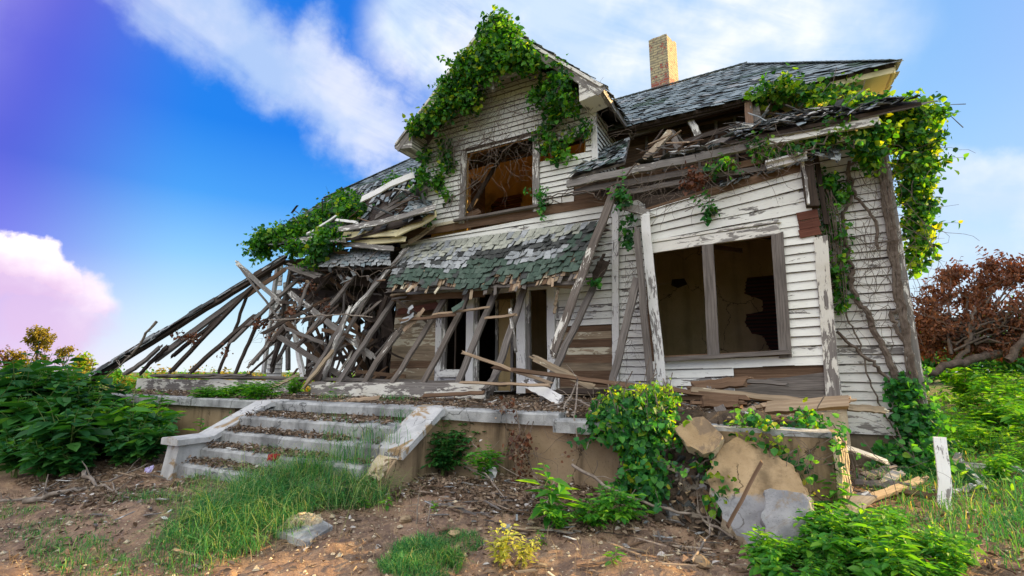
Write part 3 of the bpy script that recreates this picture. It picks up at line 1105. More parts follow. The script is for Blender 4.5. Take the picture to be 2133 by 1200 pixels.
# --- upper walls and main hip roof
UY = 1.6
mb = MB()
boards(mb, [(-2.6, 5.2), (1.55, 5.2), (1.55, 6.80), (-2.6, 6.80)], mpY(UY), 0.06, [], M_BROWN, bot=0.012, topd=0.006, mat2=M_DARK, p2=0.25, slip=0.03, lmin=0.4, lmax=1.4)
mb.build('upper_wall', H)
mb = MB()
mb.box(-10.3, -6.4, UY, UY + 0.06, 4.8, 6.80, M_DARK)
mb.build('upper_wall', H)
mb = MB()
mb.box(-2.6, 1.55, UY + 0.03, UY + 0.1, 4.4, 6.82, M_DARK)
mb.box(1.50, 1.58, UY + 0.1, 3.2, 4.6, 6.4, M_CREAM)
mb.box(-10.3, -10.22, UY + 0.1, 7.6, 4.6, 6.4, M_DARK)
uw = mb.build('upper_wall', H)
mb = MB()
for x in np.arange(-1.9, 0.1, 0.33):
    mb = MB()
    mb.beam((x, UY - 0.05, 5.1), (x + R_.uniform(-0.03, 0.03), UY - 0.05, 6.34), 0.05, 0.07, M_GREY, seg=3)
    mb.build('exposed_stud', H)
RZ = 8.86
e_fl, e_fr = V(-10.85, 1.0, 6.34), V(2.14, 1.0, 6.37)
r_l, r_r = V(-9.9, 4.2, 8.86), V(0.02, 4.0, RZ)
e_bl, e_br = V(-10.85, 7.6, 6.34), V(2.14, 7.6, 6.37)
mb = MB()
th = V(0, 0, -0.07)
mb.prism([e_fl, r_l, r_r, e_fr], th, M_DARK)
mb.prism([e_fr, r_r, V(2.14, 4.1, 6.37)], th, M_DARK)
mb.prism([e_fl, e_bl, r_l], th, M_DARK)
mb.prism([e_bl, V(-7.2, 7.6, 6.34), V(-7.2, 4.15, 8.86), r_l], th, M_DARK)
mb.build('roof_deck', H)
mb = MB()


def roof_pick(u, v):
    x = e_fl.x + (e_fr.x - e_fl.x) * u
    n = float(fbm(x * 0.8 + 5, v * 4 + 2, 3))
    if v > 0.9 and x < 0.1 and n > -0.06 and R_.random() < 0.4:
        return M_SH_GREEN
    if n > 0.16:
        return R_.choice((M_SH_GREEN, M_SH_ROOF))
    return R_.choice((M_SH_ROOF,) * 7 + (M_SH_DARK, M_SH_GREY))


nu = V(0, -0.62, 0.78) * 0.012
shingles(mb, (r_l + nu, r_r + nu, e_fl + nu, e_fr + nu), 20, 54, roof_pick, jit=0.010, lift=0.012)
shingles(mb, (r_r + V(.01, 0, .02), r_r + V(.02, 0.05, .02), e_fr + V(.02, 0, .02), V(2.16, 4.1, 6.39)), 20, 14, lambda u, v: M_SH_ROOF)
for i in range(34):          # hip and ridge caps
    k = i / 34
    for a, b in ((r_r, e_fr), (r_l, e_fl)):
        c = a + (b - a) * k
        d = (b - a).normalized()
        mb.beam(c + V(0, -0.01, 0.03), c + d * 0.17 + V(0, -0.01, 0.045), 0.26, 0.012, M_SH_ROOF, n=(0.35 if a is r_r else -0.35, -0.5, 0.8), seg=1, warp=0, rag=0.01)
for i in range(58):
    c = r_l + (r_r - r_l) * (i / 58)
    mb.beam(c + V(0, -0.02, 0.03), c + (r_r - r_l).normalized() * 0.24 + V(0, -0.02, 0.045), 0.24, 0.012, M_SH_ROOF, n=(0, -0.4, 0.9), seg=1, warp=0, rag=0.01)
mb.build('roof_shingles', H)
mb = MB()
mb.beam(e_fr + V(-1.55, 0.02, -0.11), e_fr + V(-0.0, 0.02, -0.10), 0.12, 0.03, M_CREAM, seg=10, warp=0.003)
mb.beam(e_fl + V(0, 0.06, -0.07), e_fr + V(-1.6, 0.06, -0.08), 0.05, 0.03, M_DARK, seg=24, warp=0.01, rag=.1)
mb.beam(e_fr + V(-0.01, 0.0, -0.11), e_br + V(-0.01, 0, -0.11), 0.13, 0.03, M_CREAM, n=(1, 0, 0), seg=12, warp=0.003)
mb.build('fascia', H)
mb = MB()
mb.prism([V(0.2, 1.04, 6.25), V(2.1, 1.04, 6.25), V(2.1, UY, 6.25), V(0.2, UY, 6.25)], (0, 0, 0.02), M_CREAM)
mb.prism([V(1.58, UY, 6.25), V(2.1, UY, 6.25), V(2.1, 7.5, 6.25), V(1.58, 7.5, 6.25)], (0, 0, 0.02), M_CREAM)
boards(mb, [(0.0, 5.2), (1.57, 5.2), (1.57, 6.25), (0.0, 6.25)], mpY(UY - 0.02), 0.118, [], M_CREAM)
mb.build('soffit', H)
mb = MB()
for ex in (0.1, 0.55, 1.0):
    pass
# chimney
cx0, cx1 = -2.20, -1.70
ch = MB()
cz1 = 10.32
vs = [(cx0, 4.0), (cx1 - .02, 3.95), (cx1 + .13, 4.55), (cx0 + .15, 4.60)]
ch.prism([V(x, y, 8.3) for x, y in vs], (0, 0, cz1 - 8.3), M_BRICK)
chm = MB()
for (a, b) in ((0, 1), (1, 2), (2, 3), (3, 0)):
    p, q_ = vs[a], vs[b]
    w = math.hypot(q_[0] - p[0], q_[1] - p[1])
    nseg = 5
    pts = [V(p[0], p[1], 8.3), V(q_[0], q_[1], 8.3)]
    top = [V(p[0] + (q_[0] - p[0]) * i / nseg, p[1] + (q_[1] - p[1]) * i / nseg, cz1 + (R_.choice((0, 0.07, -0.02)) if a == 1 else R_.uniform(-0.015, 0.02))) for i in range(nseg, -1, -1)]
    allp = pts + top
    uv = [(math.hypot(t.x - p[0], t.y - p[1]) + a * 0.11, t.z) for t in allp]
    chm.add(allp, [tuple(range(len(allp)))], uv, M_BRICK)
chm.quad(*[V(x, y, cz1 - 0.06) for x, y in vs], M_DARK)
chm.build('chimney', H)

# --- skirt roof between the storeys: right side
EP = lambda x, y: PY(x, y, -0.62)
mb = MB()
path = [EP(1182, 384), EP(1330, 352), EP(1450, 330), EP(1560, 304), EP(1700, 276), EP(1832, 252)]
for a, b in zip(path[:-1], path[1:]):
    mb.beam(a, b, 0.125, 0.05, M_TRIM_WORN, n=(0, -1, 0.15), seg=5, warp=0.01, rag=0.02)
mb.build('eave_fascia', H)
mb = MB()
mb.beam(EP(1190, 398) + V(0, .1, 0), EP(1480, 345) + V(0, .1, 0), 0.10, 0.05, M_GREY, seg=8, warp=0.015, rag=0.05)
mb.beam(EP(1290, 372) + V(0, .12, 0), EP(1640, 322) + V(0, .12, 0), 0.10, 0.05, M_BROWN, seg=8, warp=0.015, rag=0.05)
mb.beam(EP(1300, 395) + V(0, .15, 0), EP(1600, 340) + V(0, .15, 0), 0.08, 0.05, M_GREY, seg=8, warp=0.015, rag=0.05)
mb.beam(EP(1330, 412) + V(0, .2, 0), EP(1560, 362) + V(0, .2, 0), 0.08, 0.05, M_DARK, seg=8, warp=0.015, rag=0.05)
mb.build('soffit_board', H)
mb = MB()
mb.box(-2.45, 1.6, 0.02, 0.09, 4.25, 4.78, M_DARK)
mb.box(-2.5, 1.6, 0.09, UY, 4.52, 4.56, M_DARK)
mb.build('dark_framing', H)
mb = MB()
tl, tr = V(0.05, UY - 0.1, 6.12), V(1.75, UY - 0.1, 6.08)
bl, br = V(-0.35, -0.66, 4.86), V(1.95, -0.66, 4.86)
mb.prism([tl, tr, br, bl], (0, 0, -0.05), M_DARK)
for i in range(9):
    k = i / 9
    a = bl.lerp(tl, k)
    b = br.lerp(tr, k)
    mb.beam(a + V(0, .1, .01), b + V(0, .1, .01), 0.25, 0.02, M_GREY, n=(0, -0.55, 0.8), seg=8, warp=0.02, rag=0.25)


def pent_pick(u, v):
    n = float(fbm(u * 5 + 3, v * 4 + 8, 3))
    if v < 0.42 and u < 0.42 and R_.random() < 0.85:
        return None
    if n > 0.20:
        return None
    return R_.choice((M_SH_DARK, M_SH_ROOF, M_SH_DARK, M_SH_GREY))


up_ = V(0, -0.02, 0.03)
shingles(mb, (tl + up_, tr + up_, bl + up_, br + up_), 17, 15, pent_pick, jit=0.03, lift=0.03, rot=0.12)
for i in range(70):
    u, v = R_.random(), R_.random()
    p = tl.lerp(tr, u * .6).lerp(bl.lerp(br, u * .8), v) + V(0, -.04, .06)
    d = V(R_.uniform(-1, 1), R_.uniform(-.5, .3), R_.uniform(-.3, .35)).normalized() * R_.uniform(.1, .45)
    mb.beam(p, p + d, R_.uniform(.02, .10), .012, R_.choice((M_GREY, M_DARK, M_BROWN, M_SH_DARK, M_SH_GREY, M_TRIM_WORN)), n=(0, -.5, .8), seg=2, rag=.05, warp=.02)
# ragged strip left on the eave beside the hole
tl2, tr2 = PY(1345, 338, -0.35), PY(1580, 272, -0.35)
bl2, br2 = EP(1330, 350), EP(1580, 298)
tl2 = V(bl2.x, -0.25, bl2.z + 0.17)
tr2 = V(br2.x, -0.25, br2.z + 0.20)
shingles(mb, (tl2, tr2, bl2 + V(0, -.03, .06), br2 + V(0, -.03, .06)), 5, 14, lambda u, v: R_.choice((M_SH_DARK, M_SH_GREY, M_SH_ROOF, None)), jit=0.035, lift=0.03, rot=0.2)
mb.prism([tl2 - V(0, 0, .02), tr2 - V(0, 0, .02), br2 + V(0, 0, .04), bl2 + V(0, 0, .04)], (0, 0, -0.03), M_GREY)
# fragment beside the dormer cheek
A_, B_, C_, D_ = PY(1236, 318, 0.9), PY(1312, 290, 0.9), PY(1186, 372, -0.62), PY(1302, 338, -0.5)
mb.prism([A_, B_, D_, C_], (0, 0, -0.04), M_GREY)
shingles(mb, (A_ + up_, B_ + up_, C_ + up_, D_ + up_), 11, 7, lambda u, v: R_.choice((M_SH_GREEN, M_SH_ROOF, M_SH_GREY, M_SH_DARK)), jit=0.02, lift=0.02, rot=0.1)
# lower torn strip over the bay
shingles(mb, (PY(1500, 378, -0.35), PY(1700, 318, -0.35), PY(1500, 392, -0.62), PY(1700, 334, -0.62)), 3, 13, lambda u, v: R_.choice((M_SH_DARK, M_SH_GREY, M_SH_DARK, None)), jit=0.035, lift=0.03, rot=0.2)
shingles(mb, (PY(1690, 312, -0.2), PY(1755, 300, -0.2), PY(1690, 322, -0.7), PY(1752, 342, -0.7)), 4, 4, lambda u, v: R_.choice((M_SH_GREY, M_SH_SILV, M_SH_DARK)), jit=0.02, lift=0.02, rot=0.1)
mb.build('skirt_roof', H)
mb = MB()
for a, b, m in [((1395, 275, 0.9), (1335, 345, -0.4), M_TAN), ((1395, 275, 0.9), (1415, 310, 0.6), M_GREY), ((1320, 280, 1.2), (1520, 222, 1.3), M_GREY),
                ((1450, 325, -0.2), (1555, 268, 0.9), M_GREY), ((1420, 300, 0.2), (1570, 250, 1.0), M_DARK), ((1556, 200, 1.2), (1562, 275, 0.2), M_BROWN), ((1572, 215, 1.1), (1580, 285, 0.2), M_GREY),
                ((1438, 250, 1.2), (1456, 285, 1.0), M_TRIM_WORN), ((1340, 340, 0.6), (1440, 320, 0.4), M_DARK)]:
    mb = MB()
    mb.beam(PY(*a), PY(*b), 0.12 if m is not M_DARK else 0.08, 0.06, m, seg=4, rag=0.06, warp=0.012)
    mb.build('broken_rafter', H)
mb = MB()
for i in range(46):
    x = R_.uniform(1330, 1720)
    y = 330 - (x - 1330) * 0.2 + R_.uniform(-25, 8)
    p = PY(x, y, R_.uniform(-0.5, 0.3))
    d = V(R_.uniform(-1, 1), R_.uniform(-.3, .3), R_.uniform(-.3, .3)).normalized() * R_.uniform(0.15, 0.45)
    mb.beam(p, p + d, R_.uniform(.02, .07), 0.015, R_.choice((M_GREY, M_DARK, M_BROWN, M_SPLIT, M_TRIM_WORN)), n=(0, -.5, .8), seg=2, rag=0.05)
tag(mb.build('roof_splinters', H), kind='stuff')

# --- skirt roof left side, sagging and overgrown
mb = MB()
L_e = [PY(530, 512, -0.6), PY(620, 508, -0.62), PY(700, 505, -0.65), PY(790, 480, -0.65), PY(880, 455, -0.6)]
L_t = [PY(690, 414, 1.0), PY(730, 400, 1.1), PY(770, 385, 1.2), PY(830, 372, 1.3), PY(880, 360, 1.3)]
for i in range(4):
    a, b, c, d = L_t[i], L_t[i + 1], L_e[i], L_e[i + 1]
    mb.prism([a, b, d, c], (0, 0, -0.05), M_DARK)
    def pkl(u, v, i=i):
        if i >= 2 and (v > 0.25) and R_.random() < 0.7:
            return None
        return R_.choice((M_SH_ROOF, M_SH_GREY, M_SH_DARK, M_SH_DARK))
    shingles(mb, (a + up_, b + up_, c + up_, d + up_), 14, 8 if i else 12, pkl, jit=0.025, lift=0.02, rot=0.1)
mb.build('skirt_roof', H)
mb = MB()
for a, b, w, m in [((590, 500, -.66), (720, 500, -.68), .12, M_TRIM_WORN), ((705, 478, -.75), (800, 462, -.75), .13, M_TRIM_WORN), ((795, 463, -.75), (905, 432, -.7), .13, M_TRIM_WORN),
                   ((715, 490, -.6), (830, 486, -.6), .15, M_CREAM), ((825, 488, -.6), (905, 448, -.5), .16, M_CREAM), ((700, 512, -.5), (840, 498, -.5), .12, M_CREAM), ((690, 505, -.55), (820, 518, -.55), .11, M_TRIM_WORN),
                   ((755, 415, -.3), (860, 365, -.3), .17, M_TRIM), ((640, 487, -.7), (700, 450, -.6), .05, M_TRIM), ((780, 455, -.5), (890, 390, -.2), .10, M_GREY), ((700, 458, -.6), (745, 464, -.6), .06, M_TRIM),
                   ((795, 440, -.2), (880, 380, 0), .12, M_GREY), ((770, 470, -.2), (900, 400, .1), .09, M_BROWN), ((850, 505, -.3), (905, 470, -.2), .10, M_TAN), ((812, 430, -.1), (842, 405, -.1), .2, M_SH_GREEN),
                   ((835, 508, 0.05), (838, 470, 0.05), .06, M_GREY), ((855, 494, 0.05), (858, 468, 0.05), .09, M_DARK)]:
    mb = MB()
    mb.beam(PY(*a), PY(*b), w, 0.035, m, n=(0, -1, 0.3), seg=5, warp=0.015, rag=0.07, bow=R_.uniform(-0.02, 0.02))
    mb.build('broken_eave_board', H)
mb = MB()
for i in range(70):
    x = R_.uniform(600, 890)
    y = 480 - max(0, x - 760) * 0.55 + R_.uniform(-40, 15)
    p = PY(x, y, R_.uniform(-0.5, 0.1))
    d = V(R_.uniform(-1, 1), R_.uniform(-.3, .3), R_.uniform(-.2, .6)).normalized() * R_.uniform(0.15, 0.6)
    mb.beam(p, p + d, R_.uniform(.02, .08), 0.015, R_.choice((M_GREY, M_DARK, M_BROWN, M_DARK, M_SH_DARK, M_TRIM_WORN)), n=(0, -.5, .8), seg=2, rag=0.05)
tag(mb.build('roof_splinters', H), kind='stuff')
mb = MB()
A_, B_, C_, D_ = PY(862, 408, 0.0), PY(900, 420, 0.0), PY(842, 440, -0.7), PY(905, 444, -0.55)
shingles(mb, (A_, B_, C_, D_), 7, 5, lambda u, v: R_.choice((M_SH_GREY, M_SH_ROOF)), jit=0.02)
mb.prism([A_, B_, D_, C_], (0, 0, -0.04), M_GREY)
mb.build('roof_fragment', H)

# --- remnant of the porch roof still nailed to the wall
mb = MB()
PA, PB, PC, PDn = PY(846, 512, -0.05), PY(1262, 458, -0.05), PY(806, 612, -0.95), PY(1206, 598, -0.95)
A_, B_ = PA, PB


def psag(u, v):
    return V(0, -0.07 * math.sin(v * 3.1), (0.075 * math.sin(u * 7 + 1) + .16 * float(fbm(u * 7 + 3, v * 2, 3))) * v)


def ppick(u, v):
    edge = 0.86 + 0.50 * float(fbm(u * 9 + 2, 3.3, 3)) - 0.07 * (u > 0.93)
    if v > edge:
        return None
    n = float(fbm(u * 6 + 7, v * 5 + 2, 3))
    if v > .35 and float(fbm(u * 17 + 1, v * 9 + 4, 2)) > 0.215:
        return None
    lim = 0.60 - 0.05 * u + 0.22 * n - (0.16 if 0.42 < u < 0.62 else 0)
    if u > 0.90 - 0.15 * (v - 0.3):
        return M_SH_GREEN if R_.random() < 0.8 else M_SH_DARK
    if v > lim:
        return M_SH_GREEN if R_.random() < 0.93 else M_SH_DARK
    dk = 0.17 + 0.42 * (1 - u) * 0.55
    if abs(v - dk - 0.08) < 0.10 and n > -0.08:
        return R_.choice((M_SH_DARK, M_SH_DARK, M_SH_SILV))
    if v < 0.22 + 0.25 * (1 - u):
        return R_.choice((M_SH_PALE, M_SH_PALE, M_SH_PALE, M_SH_SILV))
    return R_.choice((M_SH_SILV, M_SH_SILV, M_SH_SILV, M_SH_GREY))


shingles(mb, (PA, PB, PC, PDn), 13, 30, ppick, jit=0.018, lift=0.022, rot=0.08, sag=psag, thick=.004, lap=2.1)
pr = mb.build('porch_roof', H)
mb = MB()
# wooden shakes that show below the torn asphalt
shingles(mb, (PA - V(0, -.03, .03), PB - V(0, -.03, .03), PC - V(0, -.03, .03), PDn - V(0, -.03, .03)), 10, 62, lambda u, v: None if (v > 0.93 + 0.5 * float(fbm(u * 14, 9.1, 3))) or v < 0.4 else R_.choice((M_GREY, M_SPLIT, M_TAN, M_BROWN)), jit=0.015, lift=0.015, rot=0.10, thick=0.008, sag=psag)
nn = (PB - PA).cross(PC - PA).normalized()
if nn.z < 0:
    nn = -nn
for i in range(11):
    k = (i + 0.5) / 11.5
    mb.beam(PA.lerp(PC, k) - nn * 0.05, PB.lerp(PDn, k) - nn * 0.05, 0.075, 0.02, M_DARK if i < 9 else M_GREY, n=nn, seg=8, warp=0.01, rag=0.15)
for i in range(12):
    u = R_.uniform(0.0, 0.97)
    p = PC.lerp(PDn, u) + psag(u, 1) + V(R_.uniform(-.05, .05), 0, 0.02)
    ddn = (PC - PA).normalized() + V(R_.uniform(-.35, .15), 0, R_.uniform(-.2, .2))
    mb.beam(p - ddn * 0.1, p + ddn * R_.uniform(0.03, 0.14), R_.uniform(.03, .07), 0.010, R_.choice((M_SPLIT, M_TAN, M_GREY)), n=nn, seg=1, rag=0.03)
mb.build('roof_lath', pr, at=PA)
mb = MB()
for i in range(9):          # splintered fringe of shakes at the left end
    y = 555 + i * 8
    mb.beam(PY(800 + R_.uniform(0, 20), y + 4, -0.6), PY(845, y, -0.6), 0.07, 0.012, R_.choice((M_GREY, M_TAN, M_BROWN)), n=(0, -.6, .6), seg=2, rag=0.05)
mb.build('shake_fringe', pr, at=PA)
mb = MB()
mb.beam(PY(815, 622, -0.5), PY(1010, 612, -0.5), 0.12, 0.05, M_BROWN, seg=6, warp=0.01)
mb.build('porch_beam', H)
mb = MB()
mb.beam(PY(830, 650, -0.35), PY(915, 635, -0.35), 0.13, 0.04, M_RED, seg=5, warp=0.015, rag=0.06)
mb.build('porch_beam', H)
mb = MB()
mb.beam(PY(1150, 592, -0.6), PY(1205, 597, -0.6), 0.09, 0.05, M_SPLIT, seg=4, rag=0.05)
mb.build('porch_beam', H)

# small patch of shingles over the left of the porch
mb = MB()
q4 = (PY(655, 522, -0.15), PY(812, 515, -0.15), PY(640, 562, -0.75), PY(815, 556, -0.75))
shingles(mb, q4, 7, 16, lambda u, v: None if v > 0.92 + 0.3 * float(fbm(u * 8, 1.7, 2)) else R_.choice((M_SH_GREY, M_SH_SILV, M_SH_GREY, M_SH_ROOF)), jit=0.018, lift=0.02, rot=0.06)
for i in range(6):
    k = (i + .5) / 6
    mb.beam(q4[0].lerp(q4[2], k) - V(0, -.03, .05), q4[1].lerp(q4[3], k) - V(0, -.03, .05), 0.09, 0.02, M_DARK, n=(0, -.6, .7), seg=5, warp=0.015, rag=0.15)
for i in range(60):
    x = R_.uniform(600, 830)
    p = PY(x, R_.uniform(552, 590), R_.uniform(-0.8, -0.3))
    mb.beam(p, p + V(R_.uniform(-.25, .25), 0, R_.uniform(-.1, .1)), R_.uniform(.03, .09), 0.012, R_.choice((M_DARK, M_SH_DARK, M_BROWN, M_GREY, M_SH_GREY)), n=(0, -.6, .7), seg=1, rag=0.05)
mb.build('porch_roof', H)

# --- door and side windows
mb = MB()
Yd = -0.035
zt = 3.05
for a, b, w, m in [((912, 612), (912, 790), .15, M_TRIM), ((978, 600), (978, 795), .17, M_TRIM), ((1086, 590), (1086, 795), .18, M_TRIM), ((1150, 590), (1150, 790), .15, M_TRIM)]:
    t = PY(a[0], a[1], Yd)
    bb = PY(b[0], b[1], Yd)
    mb.beam(V(bb.x, Yd, 1.12), V(bb.x + 0.0, Yd, zt), w, 0.05, m, seg=8, warp=0.003, rag=0.004)
    mb.beam(V(bb.x + w * .72, Yd + 0.05, 1.12), V(bb.x + w * .72, Yd + 0.05, zt), 0.07, 0.08, M_TRIM_WORN, seg=8, warp=0.003, rag=0.004)
mb.beam(V(-6.0, Yd - 0.01, zt + 0.03), V(-3.35, Yd - 0.01, zt + 0.03), 0.16, 0.05, M_TRIM, seg=8)
dr = mb.build('door_frame', H)
mb = MB()
mb.beam(V(-5.86, Yd, 1.50), V(-5.38, Yd, 1.50), 0.10, 0.06, M_TRIM, seg=4, warp=.002, rag=0.005)
mb.beam(V(-5.90, Yd - .04, 1.43), V(-5.36, Yd - .04, 1.43), 0.05, 0.12, M_TRIM, seg=4, warp=.002, rag=0.005)
mb.beam(V(-5.90, Yd, 1.30), V(-5.36, Yd, 1.30), 0.22, 0.04, M_TRIM, seg=4, warp=.002, rag=0.005)
mb.beam(V(-5.80, 0.03, 1.55), V(-5.80, 0.03, 3.0), 0.05, 0.04, M_TRIM_WORN, seg=4, warp=.002)
mb.beam(V(-5.57, 0.05, 1.55), V(-5.57, 0.05, 3.0), 0.03, 0.03, M_DARK, seg=4, warp=.002)
mb.build('sidelight_window', H)
mb = MB()
mb.beam(V(-3.93, Yd, 1.42), V(-3.42, Yd, 1.40), 0.10, 0.06, M_TRIM, seg=4, warp=.002, rag=0.005)
mb.beam(V(-3.95, Yd - .03, 1.34), V(-3.42, Yd - .03, 1.33), 0.04, 0.10, M_TRIM_WORN, seg=4, warp=.002, rag=0.005)
mb.beam(V(-3.95, Yd, 1.22), V(-3.42, Yd, 1.22), 0.18, 0.03, M_BROWN, seg=4, warp=.002, rag=0.005)
mb.build('sidelight_window', H)
mb = MB()
mb.beam(V(-5.02, 0.35, 1.12), V(-4.70, 0.75, 1.12), 0.02, 0.02, M_TRIM, seg=1)
for x in (-4.98, -4.62, -4.40):
    mb.beam(V(x, 0.7, 1.12), V(x, 0.7, 3.0), 0.06, 0.05, M_TRIM_WORN, seg=4)
mb.box(-4.95, -4.65, 0.72, 0.76, 1.12, 3.0, M_PLASTER)
mb.build('inner_door_frame', H)

# --- interior shells
mb = MB()
mb.box(-7.0, 1.56, 0.06, 8.1, 0.98, 1.05, M_DARK)
mb.box(-7.0, 1.56, 0.06, 8.1, 4.28, 4.34, M_DARK)
mb.build('storey_floor', H)
mb = MB()
mb.box(-2.25, 1.56, 2.9, 3.0, 1.05, 4.28, M_PLASTER)
mb.box(-2.35, -2.25, 0.08, 3.0, 1.05, 4.28, M_PLASTER)
mb.box(-6.1, -2.35, 2.6, 2.7, 1.05, 4.28, M_PLASTER)
mb.box(-7.0, -6.9, 0.3, 6, 1.05, 4.28, M_DARK)
pw = mb.build('plaster_wall', H)
mb = MB()
pts = [(1556, 580), (1620, 572), (1640, 640), (1640, 735), (1622, 735), (1604, 728), (1590, 700), (1566, 694), (1552, 672), (1556, 655), (1590, 648), (1588, 625), (1552, 612)]
mb.prism([PY(x, y, 2.885) for x, y in pts], (0, 0.013, 0), M_DARK)
pts2 = [(1400, 582), (1425, 580), (1432, 592), (1412, 600), (1398, 594)]
mb.prism([PY(x, y, 2.885) for x, y in pts2], (0, 0.013, 0), M_DARK)
for i in range(30):
    z = 1.6 + i * 0.075
    for a, b in crossings([(PY(x, y, 2.87).x, PY(x, y, 2.87).z) for x, y in pts], z):
        mb.beam((a, 2.87, z), (b, 2.87, z), 0.035, 0.015, M_RED, seg=2, warp=0.003)
mb.build('exposed_lath', pw, at=(0.5, 2.9, 1.5))
mb = MB()
for i in range(9):
    z = 3.9 + R_.uniform(-.2, .35)
    x = R_.uniform(-1.6, 0.2)
    mb.beam((x, 0.6 + R_.uniform(0, 1.5), z), (x + R_.uniform(.2, .9), 0.9 + R_.uniform(0, 1.5), z + R_.uniform(-.2, .2)), .08, .03, R_.choice((M_DARK, M_BROWN)), seg=3)
mb.build('hanging_ceiling_board', H)
# upstairs room behind the gable opening
mb = MB()
mb.box(-8.6, -2.8, 3.3, 3.4, 4.4, 8.0, M_ATTIC)
mb.box(-6.33, -6.27, 0.14, 1.6, 4.4, 6.6, M_ATTIC)
mb.box(-8.7, -8.6, 1.6, 3.3, 4.4, 6.6, M_ATTIC)
mb.box(-2.78, -2.70, 0.14, 0.5, 4.4, 6.6, M_ATTIC)
mb.box(-2.78, -2.70, 0.5, 3.3, 4.4, 4.7, M_ATTIC)
mb.box(-6.27, gw[0] - .02, 0.10, 0.13, 4.4, 6.9, M_ATTIC)
mb.box(gw[1] + .02, -2.80, 0.10, 0.13, 4.4, 5.45, M_ATTIC)
mb.box(gw[0] - .02, gw[1] + .02, 0.10, 0.13, 6.12, 7.3, M_ATTIC)
mb.box(-6.3, -2.8, 0.14, 3.3, 4.36, 4.40, M_TAN)
mb.prism([V(-2.75, .15, 6.30), V(-3.6, .15, 7.15), V(-3.6, 3.3, 7.15), V(-2.75, 3.3, 6.30)], (-.03, 0, -.03), M_ATTIC)
mb.prism([V(-8.6, 1.7, 4.6), V(-6.3, 1.7, 6.5), V(-5.35, 1.7, 7.15), V(-5.35, 3.3, 7.15), V(-8.6, 3.3, 4.6)], (.03, 0, .03), M_ATTIC)
mb.prism([V(-6.25, .15, 6.30), V(-5.35, .15, 7.15), V(-5.35, 1.7, 7.15), V(-6.25, 1.7, 6.30)], (.03, 0, -.03), M_ATTIC)
mb.box(-5.4, -3.55, .15, 3.3, 7.12, 7.16, M_ATTIC)
mb.build('attic_room', H)
mb = MB()
zz = PY(1030, 440, 3.25).z
x0 = PY(1018, 420, 3.2).x
x1 = PY(1062, 420, 3.2).x
mb.box(x0, x1 + .1, 3.24, 3.28, 4.4, 5.55, M_DARK)
mb.beam((x0, 3.2, 4.4), (x0, 3.2, 5.6), .12, .05, M_CREAM)
mb.beam((x1, 3.2, 4.4), (x1, 3.2, 5.6), .07, .05, M_CREAM)
mb.beam((x0, 3.2, 5.6), (x1 + .1, 3.2, 5.6), .10, .05, M_CREAM)
for i in range(5):
    mb.beam((x0 + .1, 3.2, 5.75 + i * .13), (x1 + .35, 3.2, 5.75 + i * .13), .10, .03, M_RED)
mb.build('attic_door', H)
mb = MB()
mb.beam(PY(975, 440, 0.1), PY(1042, 330, 0.9), 0.09, 0.05, M_DARK, seg=5)
mb.beam(PY(1042, 330, 0.9), PY(1110, 300, 1.2), 0.06, 0.05, M_DARK, seg=5)
mb.beam(PY(975, 450, 0.1), PY(1000, 440, 0.2), 0.12, 0.08, M_BROWN, seg=2)
mb.build('fallen_brace', H)

# --- ruined left wing: wall remains, posts, dark framing, dark boards added for shade
mb = MB()
wing = [(-11.3, 1.12), (-10.72, 1.12), (-10.72, 1.9), (-10.95, 2.3), (-11.0, 4.3), (-11.25, 4.3)]
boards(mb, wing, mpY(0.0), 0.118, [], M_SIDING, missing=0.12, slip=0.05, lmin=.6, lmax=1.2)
mb.build('clapboard_siding', H)
mb = MB()
for a, b, w, m in [((580, 540, -.35), (549, 776, -.2), .10, M_TRIM), ((595, 590, -.3), (600, 770, -.2), .10, M_TRIM_WORN), ((606, 560, -.4), (566, 776, -.2), .09, M_GREY), ((610, 670, -.6), (632, 790, -.9), .11, M_TRIM),
                   ((745, 640, 1.5), (750, 790, 1.5), .12, M_GREY), ((765, 640, 2.0), (760, 790, 2.0), .1, M_TRIM_WORN), ((690, 640, 1.2), (672, 790, 1.0), .08, M_GREY), ((815, 660, .6), (800, 790, .3), .1, M_DARK), ((650, 620, 2), (640, 790, 2), .1, M_DARK)]:
    mb = MB()
    mb.beam(PY(*a), PY(*b), w, 0.07, m, seg=6, warp=0.01)
    mb.build('wing_post', H)
mb = MB()
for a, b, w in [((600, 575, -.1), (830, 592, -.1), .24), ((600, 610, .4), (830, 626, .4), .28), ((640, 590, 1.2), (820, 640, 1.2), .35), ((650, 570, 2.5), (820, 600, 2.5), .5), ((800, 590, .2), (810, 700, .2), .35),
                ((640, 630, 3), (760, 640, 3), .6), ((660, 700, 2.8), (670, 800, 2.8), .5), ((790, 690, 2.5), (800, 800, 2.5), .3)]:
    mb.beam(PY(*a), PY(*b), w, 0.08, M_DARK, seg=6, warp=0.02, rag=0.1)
for k in range(9):  # tilted dark boards added so the upper part of the wing reads as shaded
    mb.beam(V(-10.6 + k * .38, .25, 4.15), V(-10.4 + k * .40 + R_.uniform(-.1, .1), 2.2 + R_.uniform(-.3, .4), R_.uniform(2.3, 2.9)), .37, .03, M_DARK, n=(0, -.7, -.5), seg=4, warp=.02, rag=.15)
mb.box(-9.9, -9.0, 1.9, 2.0, 1.05, 2.2, M_DARK)  # dark panels added to deepen the wing's shade and close off sky
mb.box(-10.4, -9.3, 2.4, 2.45, 1.05, 2.9, M_DARK)
mb.box(-9.2, -8.75, 2.2, 2.25, 1.05, 2.0, M_BROWN)
mb.box(-8.2, -7.2, 2.6, 2.65, 1.05, 1.75, M_DARK)
mb.box(-7.6, -7.1, 2.0, 2.05, 1.05, 3.2, M_DARK)
